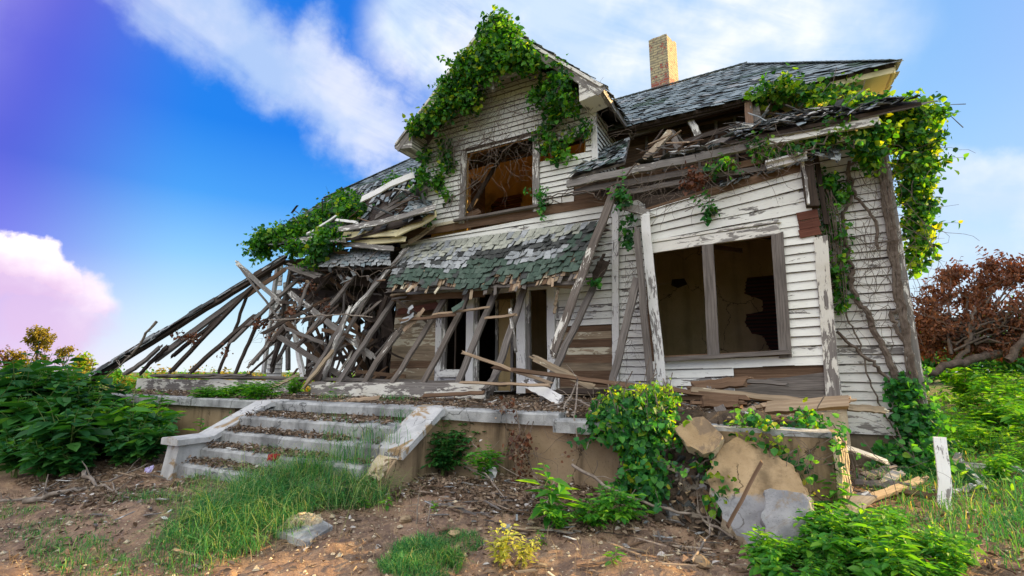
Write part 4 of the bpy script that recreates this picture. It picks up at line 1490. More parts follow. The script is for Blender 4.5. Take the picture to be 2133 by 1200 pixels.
mb.box(-8.7, -7.4, 4.0, 4.1, 2.9, 4.3, M_DARK)
for i in range(16):
    x = R_.uniform(-10.6, -7.2)
    mb.beam(V(x, R_.uniform(.6, 2.2), 1.06), V(x + R_.uniform(-.5, .5), R_.uniform(.6, 2.2), R_.uniform(2.4, 3.6)), R_.uniform(.08, .22), .04, R_.choice((M_DARK, M_DARK, M_BROWN, M_GREY)), seg=4, warp=.02, rag=.1)
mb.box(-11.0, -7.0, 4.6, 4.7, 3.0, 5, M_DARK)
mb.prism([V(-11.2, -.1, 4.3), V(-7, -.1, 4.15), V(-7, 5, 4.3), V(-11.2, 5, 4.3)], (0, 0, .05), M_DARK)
for i in range(85):
    x = R_.uniform(-10.8, -7.1)
    y = R_.uniform(-.7, 2.4)
    z = R_.uniform(1.1, 4.2)
    d = V(R_.uniform(-1, 1), R_.uniform(-.4, .4), R_.uniform(-1, 1)).normalized() * R_.uniform(.4, 1.5)
    e = V(x, y, z) + d
    e.z = min(max(e.z, 1.06), 4.3)
    mb.beam(V(x, y, z), e, R_.uniform(.04, .12), .03, R_.choice((M_DARK, M_DARK, M_GREY, M_BROWN)), seg=3, rag=.08)
for i in range(60):
    px = R_.uniform(560, 840)
    py = R_.uniform(590, 800)
    a_ = PY(px, py, R_.uniform(-1.2, .1))
    L_ = R_.uniform(.3, 1.1)
    d_ = V(R_.uniform(-.6, .2), -R_.uniform(.2, .7), -R_.uniform(.3, 1)).normalized() * L_ if R_.random() < .6 else V(R_.uniform(.3, 1), R_.uniform(-.2, .2), -R_.uniform(-.2, .7)).normalized() * L_
    b_ = a_ + d_
    b_.z = max(b_.z, 1.08)
    a_.z = max(a_.z, 1.08)
    mb.beam(a_, b_, R_.uniform(.025, .085), .025, R_.choice((M_DARK, M_GREY, M_RAFTER, M_BROWN, M_DARK)), seg=4, warp=.012, rag=.09, bow=R_.uniform(-.03, .03))
tag(mb.build('wing_framing_and_shade', H), kind='stuff')

# ------------------------------------------------------------------ concrete porch and steps
def bar(mb, prof, x0, x1, mat, seg=8, jit=0.006, endj=0.0, skew=0.0, yof=None):
    """profile (y, z) swept along x with slightly uneven edges"""
    n = len(prof)
    vs, uv = [], []
    for i in range(seg + 1):
        k = i / seg
        x = x0 + (x1 - x0) * k
        for j, (y, z) in enumerate(prof):
            e = R_.uniform(-endj, endj) if i in (0, seg) else 0
            w = R_.uniform(-jit, jit)
            vs.append((x + e, y + w + (yof(x) if yof else 0), z + R_.uniform(-jit, jit) * 0.6 + skew * k))
            uv.append((x, y + z))
    fs = []
    for i in range(seg):
        for j in range(n):
            a = i * n + j
            b = i * n + (j + 1) % n
            fs.append((a, a + n, b + n, b))
    fs.append(tuple(range(n))[::-1] if False else tuple(range(n)))
    fs.append(tuple(range(seg * n, seg * n + n))[::-1])
    mb.add(vs, fs, uv, mat)


def coping(y0, y1, z0, z1, c=0.02):
    return [(y0, z0), (y1, z0), (y1, z1), (y0 + c, z1), (y0, z1 - c)]


PO = thing('concrete_porch', 'long tan concrete porch platform with grey coping, strewn with dead leaves', 'porch', (-5, -1.5, 0.2))
mb = MB()
mb.box(-13.2, -1.25, -2.86, -0.02, 0.95, 1.045, M_DIRT)
mb.box(-1.25, 0.3, -2.45, -0.45, 0.55, 1.02, M_DIRT)
mb.build('deck', PO)
mb = MB()
bar(mb, [(-3.0, 0.0), (-2.84, 0.0), (-2.84, 0.96), (-3.0, 0.96)], -13.2, -6.95, M_CONC, 14, 0.004)
mb.build('front_wall', PO)
mb = MB()
bar(mb, [(-3.02, 0.0), (-2.84, 0.0), (-2.84, 0.96), (-3.02, 0.96)], -3.7, -1.42, M_CONC, 10, 0.004)
mb.build('front_wall', PO)
for x0, x1, dy, dz_ in ((-13.2, -10.6, 0, 0.0), (-10.58, -8.9, -0.01, 0.0), (-8.88, -6.98, 0, 0.0), (-3.64, -2.05, 0.0, 0.0), (-2.06, -1.30, -0.13, -0.05)):
    mb = MB()
    bar(mb, coping(-3.09 + dy, -2.80 + dy, 0.93 + dz_, 1.06 + dz_), x0, x1, M_CAP, 10, 0.004)
    mb.build('coping', PO)

ST = thing('concrete_steps', 'five wide grey concrete steps between sloping cheek walls, covered in leaf litter', 'steps', (-5.2, -3.7, 0.2))
sx0, sx1 = -6.72, -3.86
for (yf, yb, zt_, zb) in ((-3.08, -2.7, 1.06, 0.93), (-3.62, -3.0, 0.885, 0.5), (-3.86, -3.55, 0.705, 0.4), (-4.10, -3.8, 0.525, 0.2), (-4.36, -4.05, 0.36, 0.0)):
    mb = MB()
    bar(mb, coping(yf, yb, zb, zt_, 0.03), sx0, sx1, M_CAP, 16, 0.007)
    if zt_ > 1:
        bar(mb, [(-3.02, 0.7), (-2.7, 0.7), (-2.7, 0.94), (-3.02, 0.94)], sx0, sx1, M_CONC, 8, 0.003)
    mb.build('step', ST)


def cheek(x0, x1, ytop, prof_extra, broken):
    mb = MB()
    m = M_CAPCHIP if x0 < -6 else M_CONC
    pr = [V(x0, -2.8, 0.0), V(x0, -2.8, 0.95), V(x0, -3.12, 0.95)] + prof_extra
    mb.prism(pr, (x1 - x0, 0, 0), m)
    if broken:
        for i in range(22):
            y = -3.86 - R_.uniform(0, 0.30)
            z = 0.60 - (-3.84 - y) * 0.9 + R_.uniform(-.06, .02)
            x = R_.uniform(x0 + 0.02, x1 - 0.02)
            r = R_.uniform(.03, .075)
            pts = [V(x, y, z) + V(R_.uniform(-1, 1), R_.uniform(-1, 1), R_.uniform(-.5, .5)).normalized() * r for _ in range(5)]
            mb.prism(pts, (R_.uniform(-.03, .03), R_.uniform(-.06, -.01), R_.uniform(-.03, .03)), M_BREAK)
        pts = [V(x0 - .003, -3.83, 0.62), V(x0 - .003, -3.93, 0.55), V(x0 - .003, -4.03, 0.40), V(x0 - .003, -4.14, 0.33), V(x1 + .003, -4.10, 0.30), V(x1 + .003, -4.0, 0.36), V(x1 + .003, -3.93, 0.50), V(x1 + .003, -3.83, 0.60)]
        mb.add(pts, [(0, 1, 6, 7), (1, 2, 5, 6), (2, 3, 4, 5)], [(p.x, p.y) for p in pts], M_BREAK)
    mb.build('cheek_wall', ST)


cheek(-3.86, -3.60, 0, [V(-3.86, -3.86, 0.58), V(-3.86, -3.95, 0.50), V(-3.86, -4.02, 0.40), V(-3.86, -4.12, 0.33), V(-3.86, -4.30, 0.28), V(-3.86, -4.34, -0.05)], True)
cheek(-7.0, -6.74, 0, [V(-7.0, -3.95, 0.57), V(-7.0, -4.36, 0.57), V(-7.0, -4.44, 0.0)], False)


def cap_strip(path, x0, x1, th, mat):
    """coping laid over a cheek wall; path of (y, z) along its top"""
    mb = MB()
    cols = [(x0, -0.018), (x0 + 0.03, 0.0), (x1 - 0.03, 0.0), (x1, -0.018)]
    pts = []
    for (y0, z0), (y1, z1) in zip(path[:-1], path[1:]):
        for k in (0, .25, .5, .75):
            pts.append((y0 + (y1 - y0) * k, z0 + (z1 - z0) * k))
    pts.append(path[-1])
    vs, uv, fs = [], [], []
    for (y, z) in pts:
        for (x, d) in cols:
            vs.append((x + R_.uniform(-.004, .004), y, z + d + R_.uniform(-.003, .003)))
            uv.append((x, y))
        vs.append((x1, y + 0.0, z - th))
        vs.append((x0, y + 0.0, z - th))
        uv += [(x1, y), (x0, y)]
    n = 6
    for i in range(len(pts) - 1):
        for j in range(n):
            a, b = i * n + j, i * n + (j + 1) % n
            fs.append((a, b, b + n, a + n))
    fs.append((5, 4, 3, 2, 1, 0))
    e = (len(pts) - 1) * n
    fs.append(tuple(e + k for k in range(n)))
    mb.add(vs, fs, uv, mat)
    mb.build('coping', ST)


cap_strip([(-2.80, 1.075), (-3.15, 1.075), (-3.84, 0.68)], -3.93, -3.52, 0.10, M_CAPCHIP)
cap_strip([(-2.80, 1.075), (-3.15, 1.07), (-3.97, 0.67), (-4.42, 0.665)], -7.06, -6.68, 0.085, M_CAPCHIP)

# right end: the standing corner of the porch and the tumbled wall
mb = MB()
c = PZ(1730, 908, 0.96)
ang = RAD(-30)
ux = V(math.cos(RAD(4)), math.sin(RAD(4)), 0)
sd = V(-0.40, 0.92, 0)


def P2(a, b, z):
    p = c - ux * a + V(0, 1, 0) * b
    return V(p.x, p.y, z)


pil = [P2(0, 0, 0), P2(0.95, 0.02, 0), P2(0.95, 0.28, 0), P2(-0.10, 0.60, 0), P2(-0.12, 0.42, 0)]
pil = [V(p.x, p.y, 0.0) for p in pil]
mb.prism(pil[::-1], (0, 0, 0.955), M_CONC)
pm = mb.build('porch_wall_corner', None)
tag(pm, 'upright tan concrete corner of the porch wall at the foot of the right clapboard wall', 'wall corner')
mb = MB()
f0, f1 = P2(-0.003, -0.004, 0.15), P2(-0.125, 0.43, 0.15)
for i in range(16):
    k = i / 16
    p = f0.lerp(f1, k + R_.uniform(0, .05))
    mb.beam(V(p.x + R_.uniform(0, .03), p.y, R_.uniform(.15, .25)), V(p.x + R_.uniform(0, .03), p.y, R_.uniform(.8, .97)), .03, .025, M_BREAK, n=(1, -.3, 0), seg=6, warp=0.012, rag=.03)
mb.build('broken_face', pm)
mb = MB()
bar(mb, [(-0.02, 0), (0.25, 0), (0.25, 0.05), (-0.02, 0.05)], 0, 0.98, M_CAP, 8, 0.012)
o = mb.build('coping', pm, at=(0, 0, 0))
o.location = V(c.x - 0.97, c.y + 0.0, 0.94) - world_loc(pm)

mb = MB()
a = PZ(1765, 862, 0.98)
mb.prism([V(a.x - .75, a.y + .1, .55), V(a.x, a.y + .0, .55), V(a.x + .03, a.y + .35, .55), V(a.x - .7, a.y + .5, .55)], (0, 0, .50), M_BREAK)
mb.prism([V(a.x - .30, a.y - .02, 1.05), V(a.x + .02, a.y - .05, 1.05), V(a.x + .05, a.y + .3, 1.05), V(a.x - .28, a.y + .3, 1.05)], (0, 0, .10), M_CAP)
tag(mb.build('concrete_block'), 'broken concrete block with a pale top, beneath the sunlit beam by the bay corner', 'concrete block')


def chunk(name, pts, thick, mat, label, cat='concrete slab', face=None, edge=M_BREAK):
    """broken plate: outline (px, py, Y) with ragged edges, thick along its own normal"""
    P = [PY(*p) for p in pts]
    n = (P[1] - P[0]).cross(P[-1] - P[0])
    n = V(0, 0, 0)
    for i in range(len(P)):
        n += P[i].cross(P[(i + 1) % len(P)])
    n.normalize()
    if n.y > 0:
        n = -n
    c_ = sum(P, V(0, 0, 0)) / len(P)              # flatten on to the plate's own plane
    for q in P:
        q.y = c_.y - (n.x * (q.x - c_.x) + n.z * (q.z - c_.z)) / n.y
    out = []
    for i in range(len(P)):
        a, b = P[i], P[(i + 1) % len(P)]
        m_ = max(1, int((b - a).length / 0.045))
        for k in range(m_):
            q = a.lerp(b, k / m_)
            if k:
                q += V(R_.uniform(-.020, .020), 0, R_.uniform(-.020, .020))
            out.append(q)
    mb = MB()
    k = len(out)
    back = [q - n * thick + V(R_.uniform(-.03, .03), R_.uniform(-.01, .01), R_.uniform(-.03, .03)) for q in out]
    uv = [(q.x, q.z) for q in out]
    mb.add(out, [tuple(range(k))], uv, mat)
    mb.add(out + back, [(i, (i + 1) % k, k + (i + 1) % k, k + i) for i in range(k)] + [tuple(range(k, 2 * k))[::-1]], uv * 2, edge)
    return tag(mb.build(name), label, cat)


chunk('concrete_slab', [(1406, 892, -3.2), (1438, 872, -3.15), (1464, 868, -3.15), (1482, 884, -3.15), (1506, 906, -3.15), (1492, 932, -3.25), (1465, 946, -3.3), (1430, 930, -3.3)], 0.12, M_SLABTAN, 'small rounded tan slab propped on top of the rubble beside the ivy')
chunk('concrete_slab', [(1474, 985, -3.25), (1500, 930, -3.15), (1535, 912, -3.1), (1590, 930, -3.1), (1640, 962, -3.15), (1668, 996, -3.2), (1692, 1045, -3.3), (1688, 1110, -3.6), (1640, 1150, -3.8), (1575, 1150, -3.8), (1525, 1100, -3.65), (1490, 1040, -3.45)], 0.13, M_SLABLOW, 'large tan slab of fallen wall with a curved broken edge leaning on the porch corner')
mb = MB()
SLN = None
pa = chunk('concrete_slab', [(1592, 1022, -3.62), (1640, 1022, -3.60), (1690, 1036, -3.60), (1680, 1130, -3.88), (1588, 1140, -3.92)], 0.07, M_GREYCONC, 'square grey panel of concrete at the foot of the large tan slab', edge=M_GREYCONC)
chunk('concrete_slab', [(1395, 1080, -3.45), (1412, 1078, -3.4), (1440, 1100, -3.4), (1435, 1135, -3.5), (1400, 1140, -3.5)], 0.10, M_SLABTAN, 'small dark tan lump of concrete at the bottom of the rubble heap')
chunk('concrete_slab', [(1372, 1090, -3.3), (1400, 1085, -3.3), (1415, 1095, -3.35), (1393, 1122, -3.45), (1385, 1120, -3.45)], 0.05, M_BREAK, 'wedge of pale broken concrete lying left of the rubble heap')
gp = ground_at(640, 1130)
# pale stone in the foreground
mb = MB()
s0 = [ground_at(572, 1122), ground_at(640, 1146), ground_at(692, 1112), ground_at(668, 1098), ground_at(596, 1100)]
for i, p in enumerate(s0):
    p.z -= 0.02
mb.prism(s0[::-1], (0, 0, 0.06), M_CAP)
pts = [s0[0].lerp(s0[2], .1) + V(0, 0, .07), s0[0].lerp(s0[2], .85) + V(0, 0, .07), s0[4].lerp(s0[3], .9) + V(0, 0, .07), s0[4].lerp(s0[3], .1) + V(0, 0, .07)]
for i in range(90):
    u, v = R_.random(), R_.random()
    p = pts[0].lerp(pts[1], u).lerp(pts[3].lerp(pts[2], u), v)
    r = R_.uniform(.014, .035)
    q = [p + V(R_.uniform(-1, 1), R_.uniform(-1, 1), R_.uniform(-.3, .3)).normalized() * r for _ in range(5)]
    mb.prism(q, (0, 0, .05 * (1 - abs(u - .45) * 1.3) + 0.01), M_BREAK)
tag(mb.build('broken_stone'), 'flat pale lump of broken concrete lying on bare soil in front of the steps', 'broken stone')

# ------------------------------------------------------------------ loose timbers, one object each
RG = 'collapsed porch rafters'


def timber(name, a, b, w, t, mat, label, cat='rafter', group=None, n=(0, -1, 0.2), seg=9, warp=0.010, rag=0.06, bow=0.0, taper=1.0, split=True):
    A = a if isinstance(a, Vector) else PY(*a)
    B = b if isinstance(b, Vector) else PY(*b)
    mb = MB()
    mb.beam(A, B, w, t, mat, n=n, seg=seg, warp=warp, rag=rag, bow=bow, taper=taper)
    if w > 0.06 and split:                       # splintered ends
        d = (B - A).normalized()
        for e, s in ((A, -1), (B, 1)):
            for i in range(3):
                o = V(R_.uniform(-.35, .35) * w, 0, R_.uniform(-.35, .35) * w)
                mb.beam(e + o - d * s * .05, e + o + d * s * R_.uniform(.02, .10), w * R_.uniform(.12, .35), t * .4, mat, n=n, seg=1, rag=.02)
    return tag(mb.build(name), label, cat, group)


raf = [
    ((1280, 395, -.75), (1152, 738, -1.55), .125, M_RAFTER, 'long grey rafter with white painted broken end hanging left of the white post'),
    ((1236, 600, -.35), (1128, 832, -1.5), .105, M_GREY, 'grey rafter leaning against the bare brown boards beside the white post'),
    ((1093, 600, -.5), (1018, 822, -1.5), .115, M_GREY, 'grey rafter leaning across the right jamb of the doorway'),
    ((1037, 598, -.5), (945, 822, -1.5), .115, M_GREY, 'dark rafter leaning across the middle of the open doorway'),
    ((985, 592, -.5), (866, 826, -1.5), .115, M_RAFTER, 'rafter with flaking white foot leaning past the left door jamb'),
    ((932, 615, -.4), (806, 818, -1.5), .115, M_RAFTER, 'rafter leaning over the tan boards just left of the door frame'),
    ((832, 690, -.9), (748, 814, -1.45), .13, M_RAFTER, 'short broken rafter with white foot standing left of the tan boards'),
    ((828, 614, -.4), (696, 814, -1.6), .105, M_GREY, 'grey rafter under the left end of the torn porch roof'),
    ((845, 520, -.55), (722, 660, -1.0), .085, M_TRIM_WORN, 'pale rafter rising along the gap left of the torn porch roof to the wall above'),
    ((724, 655, -1.0), (640, 800, -1.5), .09, M_GREY, 'grey rafter running down into the weeds in the middle of the ruined wing'),
    ((786, 580, -.5), (688, 745, -1.3), .10, M_GREY, 'grey rafter crossing the broken window gap of the ruined wing'),
    ((736, 578, -.5), (628, 712, -1.2), .09, M_GREY, 'rafter with dry twigs tangled on it in the ruined wing'),
    ((688, 572, -.5), (570, 712, -1.2), .10, M_DARK, 'dark rafter beneath the small shingle patch of the ruined wing'),
    ((626, 578, -.5), (482, 712, -1.4), .10, M_GREY, 'grey rafter reaching out of the wing beneath the diagonal white plank'),
    ((602, 666, -.7), (522, 760, -1.5), .115, M_RAFTER, 'stubby rafter slanting down before the white corner of the wing'),
    ((534, 655, -1.0), (398, 775, -1.7), .10, M_DARK, 'dark rafter against the sky with its foot on the fallen white beam'),
    ((528, 596, -.9), (356, 775, -1.8), .10, M_DARK, 'long dark rafter second below the great leaning hip beam'),
    ((462, 662, -1.2), (362, 740, -1.6), .085, M_DARK, 'broken dark rafter doubled beside the long one below the hip beam'),
    ((513, 620, -.9), (455, 776, -1.4), .05, M_DARK, 'thin dark lath standing steeply against the sky beside the wing'),
    ((540, 664, -.9), (490, 780, -1.4), .08, M_DARK, 'dark steep stud just left of the white corner post'),
    ((348, 724, -1.9), (296, 775, -2.0), .10, M_DARK, 'short dark rafter near the low end of the hip beam'),
    ((430, 655, -1.5), (440, 645, -1.4), .06, M_DARK, None),
    ((335, 722, -2.0), (262, 778, -2.3), .09, M_GREY, 'grey rafter end lying lowest under the hip beam'),
    ((1327, 585, -.75), (1272, 815, -1.35), .12, M_GREY, 'dark brown plank leaning to the right of the white post'),
    ((1312, 640, -.5), (1296, 740, -.6), .05, M_SPLIT, 'splintered orange brown sliver stuck behind the leaning dark plank'),
]
for a, b, w, m, lab in raf:
    if lab:
        timber('leaning_rafter', a, b, w, 0.055, m, lab, 'rafter', RG, bow=R_.uniform(-.03, .03), taper=R_.uniform(.75, 1.1))
timber('hip_beam', PY(592, 540, -.5), PY(196, 785, -2.6), .20, .09, M_DARK, 'great dark hip beam sloping from the wing down to the ground at the far left', 'beam', seg=14, warp=.015)
timber('hip_beam', PY(560, 575, -.6), PY(330, 745, -1.9), .17, .06, M_GREY, 'grey board nailed beneath the great sloping hip beam', 'beam', seg=9, warp=.015)
# shingle crust still stuck on the hip
mb = MB()
a0, a1 = PY(602, 528, -.45), PY(205, 770, -2.6)
for i in range(46):
    k = i / 46
    p = a0.lerp(a1, k)
    d = (a1 - a0).normalized()
    if R_.random() < 0.85:
        mb.beam(p, p + d * R_.uniform(.15, .4), R_.uniform(.10, .24), .012, R_.choice((M_SH_DARK, M_SH_GREY, M_SH_DARK, M_DARK)), n=(R_.uniform(-.3, .3), -.7, .6), seg=2, rag=.04)
tag(mb.build('shingle_crust'), 'torn strip of dark shingles clinging along the great hip beam', 'shingles')
timber('fallen_plank', (606, 612, -.9), (775, 742, -1.0), .12, .04, M_TRIM_WORN, 'broad white plank slanting down to the right through the ruined wing', 'plank')
timber('fallen_plank', (494, 548, -1.0), (584, 630, -.9), .10, .04, M_TRIM_WORN, 'splintered grey white plank sticking up past the hip beam against the sky', 'plank', rag=.08)
timber('fallen_plank', (584, 703, -1.3), (750, 808, -1.2), .11, .045, M_GREY, 'grey brown plank slanting down right, low in the ruined wing', 'plank')
timber('fallen_plank', (600, 686, -1.5), (676, 716, -1.5), .07, .04, M_GREY, 'short split plank lodged between rafters above the weeds of the wing', 'plank', rag=.07)
timber('fallen_plank', (500, 557, -1.2), (600, 690, -1.1), .04, .03, M_GREY, 'thin grey lath crossing the splintered plank at the wing corner', 'lath')
timber('fallen_plank', (728, 642, -1.2), (670, 795, -1.4), .10, .04, M_TRIM_WORN, 'pale worn stud leaning steeply in the wing, before the window gap', 'stud')
timber('fallen_plank', (690, 735, -1.4), (636, 802, -1.7), .08, .04, M_TAN, 'split brown stick of timber resting in the weeds below the wing', 'plank', rag=.08)
timber('fallen_plank', (600, 555, -.8), (660, 575, -.8), .22, .02, M_GREY, 'flat grey board under the vines at the left porch eave', 'board', n=(0, -.5, .8))
timber('white_post', (1344, 448, -.62), (1378, 806, -.75), .135, .04, M_TRIM, 'white painted trim board tilting off the left edge of the bay', 'board', seg=9)
timber('grey_post', (1326, 480, -.8), (1356, 818, -.95), .095, .06, M_GREY, 'upright grey porch post standing before the white trim board', 'post', seg=8)
timber('eave_stub', (1292, 425, -.7), (1350, 445, -.6), .13, .04, M_TRIM_WORN, 'curled stub of white board jutting from the top of the white post', 'board')
timber('hanging_board', (1258, 545, -.3), (1236, 590, -.35), .2, .03, M_DARK, 'dark scrap of board hanging behind the leaning rafters by the white post', 'board')
timber('hanging_lath', (902, 656, -1.0), (1020, 640, -.9), .035, .03, M_SPLIT, 'pale lath lying across the rafters above the doorway', 'lath', rag=.04)
timber('hanging_lath', (832, 668, -1.0), (948, 656, -1.0), .05, .035, M_BROWN, 'rough brown lath lying across the rafters left of the doorway', 'lath', rag=.05)
timber('hanging_lath', (1008, 663, -1.0), (1075, 655, -.95), .04, .03, M_SPLIT, 'short orange brown lath caught between two rafters in front of the door', 'lath', rag=.04)
timber('hanging_lath', (1062, 645, -.95), (1074, 730, -.9), .05, .03, M_TRIM_WORN, 'splintered pale strip hanging upright before the right door jamb', 'lath', rag=.06)
timber('hanging_lath', (1162, 605, -.7), (1155, 650, -.7), .05, .02, M_TAN, 'short tan strip dangling from the right end of the porch roof', 'lath', rag=.04)
mb = MB()
for i in range(4):
    mb.beam(PY(862 - i * 7, 672 + i * 6, -.95), PY(882 - i * 7 , 645 + i * 6, -.93), .10, .012, R_.choice((M_TAN, M_SPLIT)), n=(0, -.8, .5), seg=1, rag=.03)
tag(mb.build('shake_cluster'), 'few wooden shakes still nailed together, hanging left of the doorway', 'shakes')
mb = MB()
mb.beam(PY(838, 668, -1), PY(862, 655, -1), .12, .015, M_SH_SILV, n=(0, -.8, .5), seg=2, rag=.04, warp=.02)
mb.beam(PY(850, 652, -1), PY(858, 640, -1), .09, .015, M_SH_SILV, n=(0, -.8, .5), seg=2, rag=.04, warp=.02)
tag(mb.build('shingle_scrap'), 'crumpled silver grey shingle scrap hanging over the tan boards', 'shingle')
mb = MB()
mb.beam(PY(940, 648, -1.02), PY(965, 632, -1.0), .13, .012, M_SH_GREEN, n=(0, -.8, .5), seg=2, rag=.04, warp=.02)
tag(mb.build('shingle_scrap'), 'dark green shingle scrap draped over the pale lath by the door', 'shingle')

timber('fallen_beam', V(-7.5, -1.75, 1.20), V(-3.85, -1.55, 1.21), .24, .10, M_TRIM_MID, 'long peeling cream beam lying on the porch floor before the door', 'beam', n=(0, -1, .1), seg=14, warp=.01)
timber('fallen_beam', V(-7.7, -1.35, 1.36), V(-3.9, -.9, 1.30), .06, .10, M_GREY, 'thin grey board lying behind the peeling cream beam', 'board', seg=12, warp=.012)
timber('fallen_beam', V(-13.6, -1.75, 1.20), V(-8.3, -1.55, 1.20), .28, .10, M_TRIM_MID, 'long white rotten beam along the far left end of the porch', 'beam', n=(0, -1, .1), seg=14, warp=.012)
timber('fallen_beam', V(-13.3, -1.6, 1.40), V(-8.0, -1.35, 1.37), .05, .14, M_GREY, 'grey split board lying on top of the white rotten beam', 'board', seg=12, warp=.012)
timber('fallen_beam', V(-12.4, -2.0, 1.42), V(-9.6, -1.6, 1.44), .04, .10, M_GREY, 'second thin split board at the left end of the porch', 'board', seg=12, warp=.012)
FP = 'planks strewn on the porch'
for nm, a, b, w, t, m, lab in [
    ('fallen_plank', (966, 735, -1.9), (1150, 800, -1.6), .045, .035, M_SPLIT, 'thin pale strip of wood pointing up left before the doorway'),
    ('fallen_plank', (1028, 765, -1.7), (1330, 806, -1.9), .05, .05, M_BROWN, 'long thin brown pole across the porch right of the doorway'),
    ('fallen_plank', (1110, 745, -1.5), (1238, 808, -1.6), .10, .03, M_TAN, 'splintered pale plank poking up over the long brown pole'),
    ('fallen_plank', (962, 797, -2.1), (1150, 803, -1.9), .035, .03, M_SPLIT, 'thin straight lath lying level in front of the doorway'),
    ('fallen_plank', (1240, 795, -1.7), (1560, 830, -2.0), .05, .05, M_BROWN, 'long brown split board running in front of the bay'),
    ('fallen_plank', (1155, 815, -1.8), (1410, 820, -1.4), .07, .04, M_DARK, 'dark board lying flat on the porch before the white post'),
    ('fallen_plank', (1445, 805, -1.4), (1554, 795, -1.3), .12, .06, M_BROWN, 'thick dark brown plank end tilted up under the bay window'),
    ('fallen_plank', (1462, 838, -2.0), (1542, 839, -2.0), .12, .08, M_BROWN, 'short brown block of timber lying level below the tilted plank'),
    ('fallen_plank', (1480, 815, -1.8), (1510, 870, -2.2), .11, .03, M_GREY, 'grey board wedged upright under the short brown block'),
    ('fallen_plank', (1440, 812, -1.9), (1700, 838, -1.9), .06, .05, M_TAN, 'tan split beam lying behind the sunlit one by the bay corner'),
    ('fallen_plank', (1598, 850, -2.3), (1760, 838, -2.1), .11, .09, M_SPLIT, 'thick sunlit split beam with nails beside the bay corner'),
    ('fallen_plank', (1765, 848, -.8), (1836, 855, -.6), .08, .04, M_TAN, 'pointed broken board sticking out past the corner of the bay'),
    ('fallen_plank', (1525, 866, -2.5), (1572, 850, -2.4), .05, .04, M_TAN, 'short tan stick of wood on the rubble left of the sunlit beam'),
    ('fallen_plank', (1100, 800, -1.6), (1170, 835, -2.0), .14, .04, M_TRIM, 'white painted stub lying against the foot of a leaning rafter'),
    ('fallen_plank', (880, 824, -2.3), (1010, 818, -2.2), .05, .03, M_BROWN, 'flat brown stick on the leaf litter near the middle of the porch'),
    ('fallen_plank', (815, 852, -2.75), (905, 846, -2.7), .06, .02, M_TAN, 'tan board lying on the porch edge above the steps'),
    ('fallen_plank', (700, 838, -2.6), (790, 828, -2.4), .06, .02, M_SPLIT, 'pale split board lying on the porch above the left of the steps'),
    ('fallen_plank', (555, 812, -2.0), (620, 782, -1.7), .07, .03, M_TAN, 'tan plank leaning on the left end of the white beam'),
    ('fallen_plank', (1010, 812, -1.9), (1040, 770, -1.5), .09, .04, M_GREY, 'weathered stump of rafter leaning at the door threshold'),
    ('fallen_plank', (1640, 800, -1.0), (1500, 790, -.9), .05, .04, M_GREY, 'grey batten lying along the foot of the bay'),
]:
    timber(nm, a, b, w, t, m, lab, 'plank', FP, n=(0, -1, .4), rag=.05, warp=.008)
mb = MB()
mb.box(-0.65, -0.48, -.78, -.62, 1.18, 1.34, M_GREYCONC)
ob = tag(mb.build('hollow_block'), 'pale blue grey masonry block under the bay window', 'block')
ob.rotation_euler = (0.05, 0.06, 0.25)
# yard timbers
timber('long_white_lath', (1552, 863, -2.6), (1846, 962, -1.3), .05, .04, M_TRIM, 'long thin white lath sloping from the porch rubble down to the yard', 'lath', bow=.06, seg=12, warp=.004)
timber('standing_board', PY(1957, 912, -1.9), PY(1973, 1100, -2.2), .095, .03, M_TRIM, 'white painted board standing upright in the weeds at the right', 'board', seg=7, split=False, rag=.01)
YG = 'scrap boards in the yard'
for a, b, w, m, lab in [
    ((1832, 972), (2115, 998), .09, M_TRIM, 'long white board lying level behind the upright one'),
    ((1995, 962), (2050, 1035), .06, M_TRIM, 'white strip slanting across the long level board'),
    ((1980, 990), (2002, 962), .07, M_TRIM_WORN, 'short white board stuck up beside the slanting strip'),
    ((1780, 1075), (1925, 1022), .075, M_TAN, 'sunlit broken tan board among the debris left of the upright board'),
    ((1720, 1120), (1810, 1060), .12, M_TRIM_WORN, 'flat pale board half under the right hand bush'),
    ((1870, 1040), (1960, 1058), .06, M_BROWN, 'brown stick crossing the broken tan board'),
    ((1790, 1020), (1890, 1035), .08, M_GREY, 'grey plank in the shade at the foundation'),
    ((1985, 1040), (2030, 1032), .05, M_TRIM, 'small white stick right of the upright board'),
    ((1805, 1010), (1860, 1000), .14, M_GREY, 'broad grey board lying against the foundation'),
    ((1845, 1030), (1875, 1010), .10, M_GREYCONC, 'small grey stone like block by the foundation'),
]:
    A, B = ground_at(*a), ground_at(*b)
    timber('scrap_board', A + V(0, 0, .06), B + V(0, 0, .09), w, .03, m, lab, 'board', YG, n=(0, -.5, .8), rag=.05)
mb = MB()
A = PY(1515, 1098, -3.78)
mb.beam(A, PY(1587, 962, -3.5), .026, .024, M_BROWN, seg=5, rag=.02)
tag(mb.build('rusty_bar'), 'brown stick of wood stuck upright in the rubble before the large slab', 'stick')
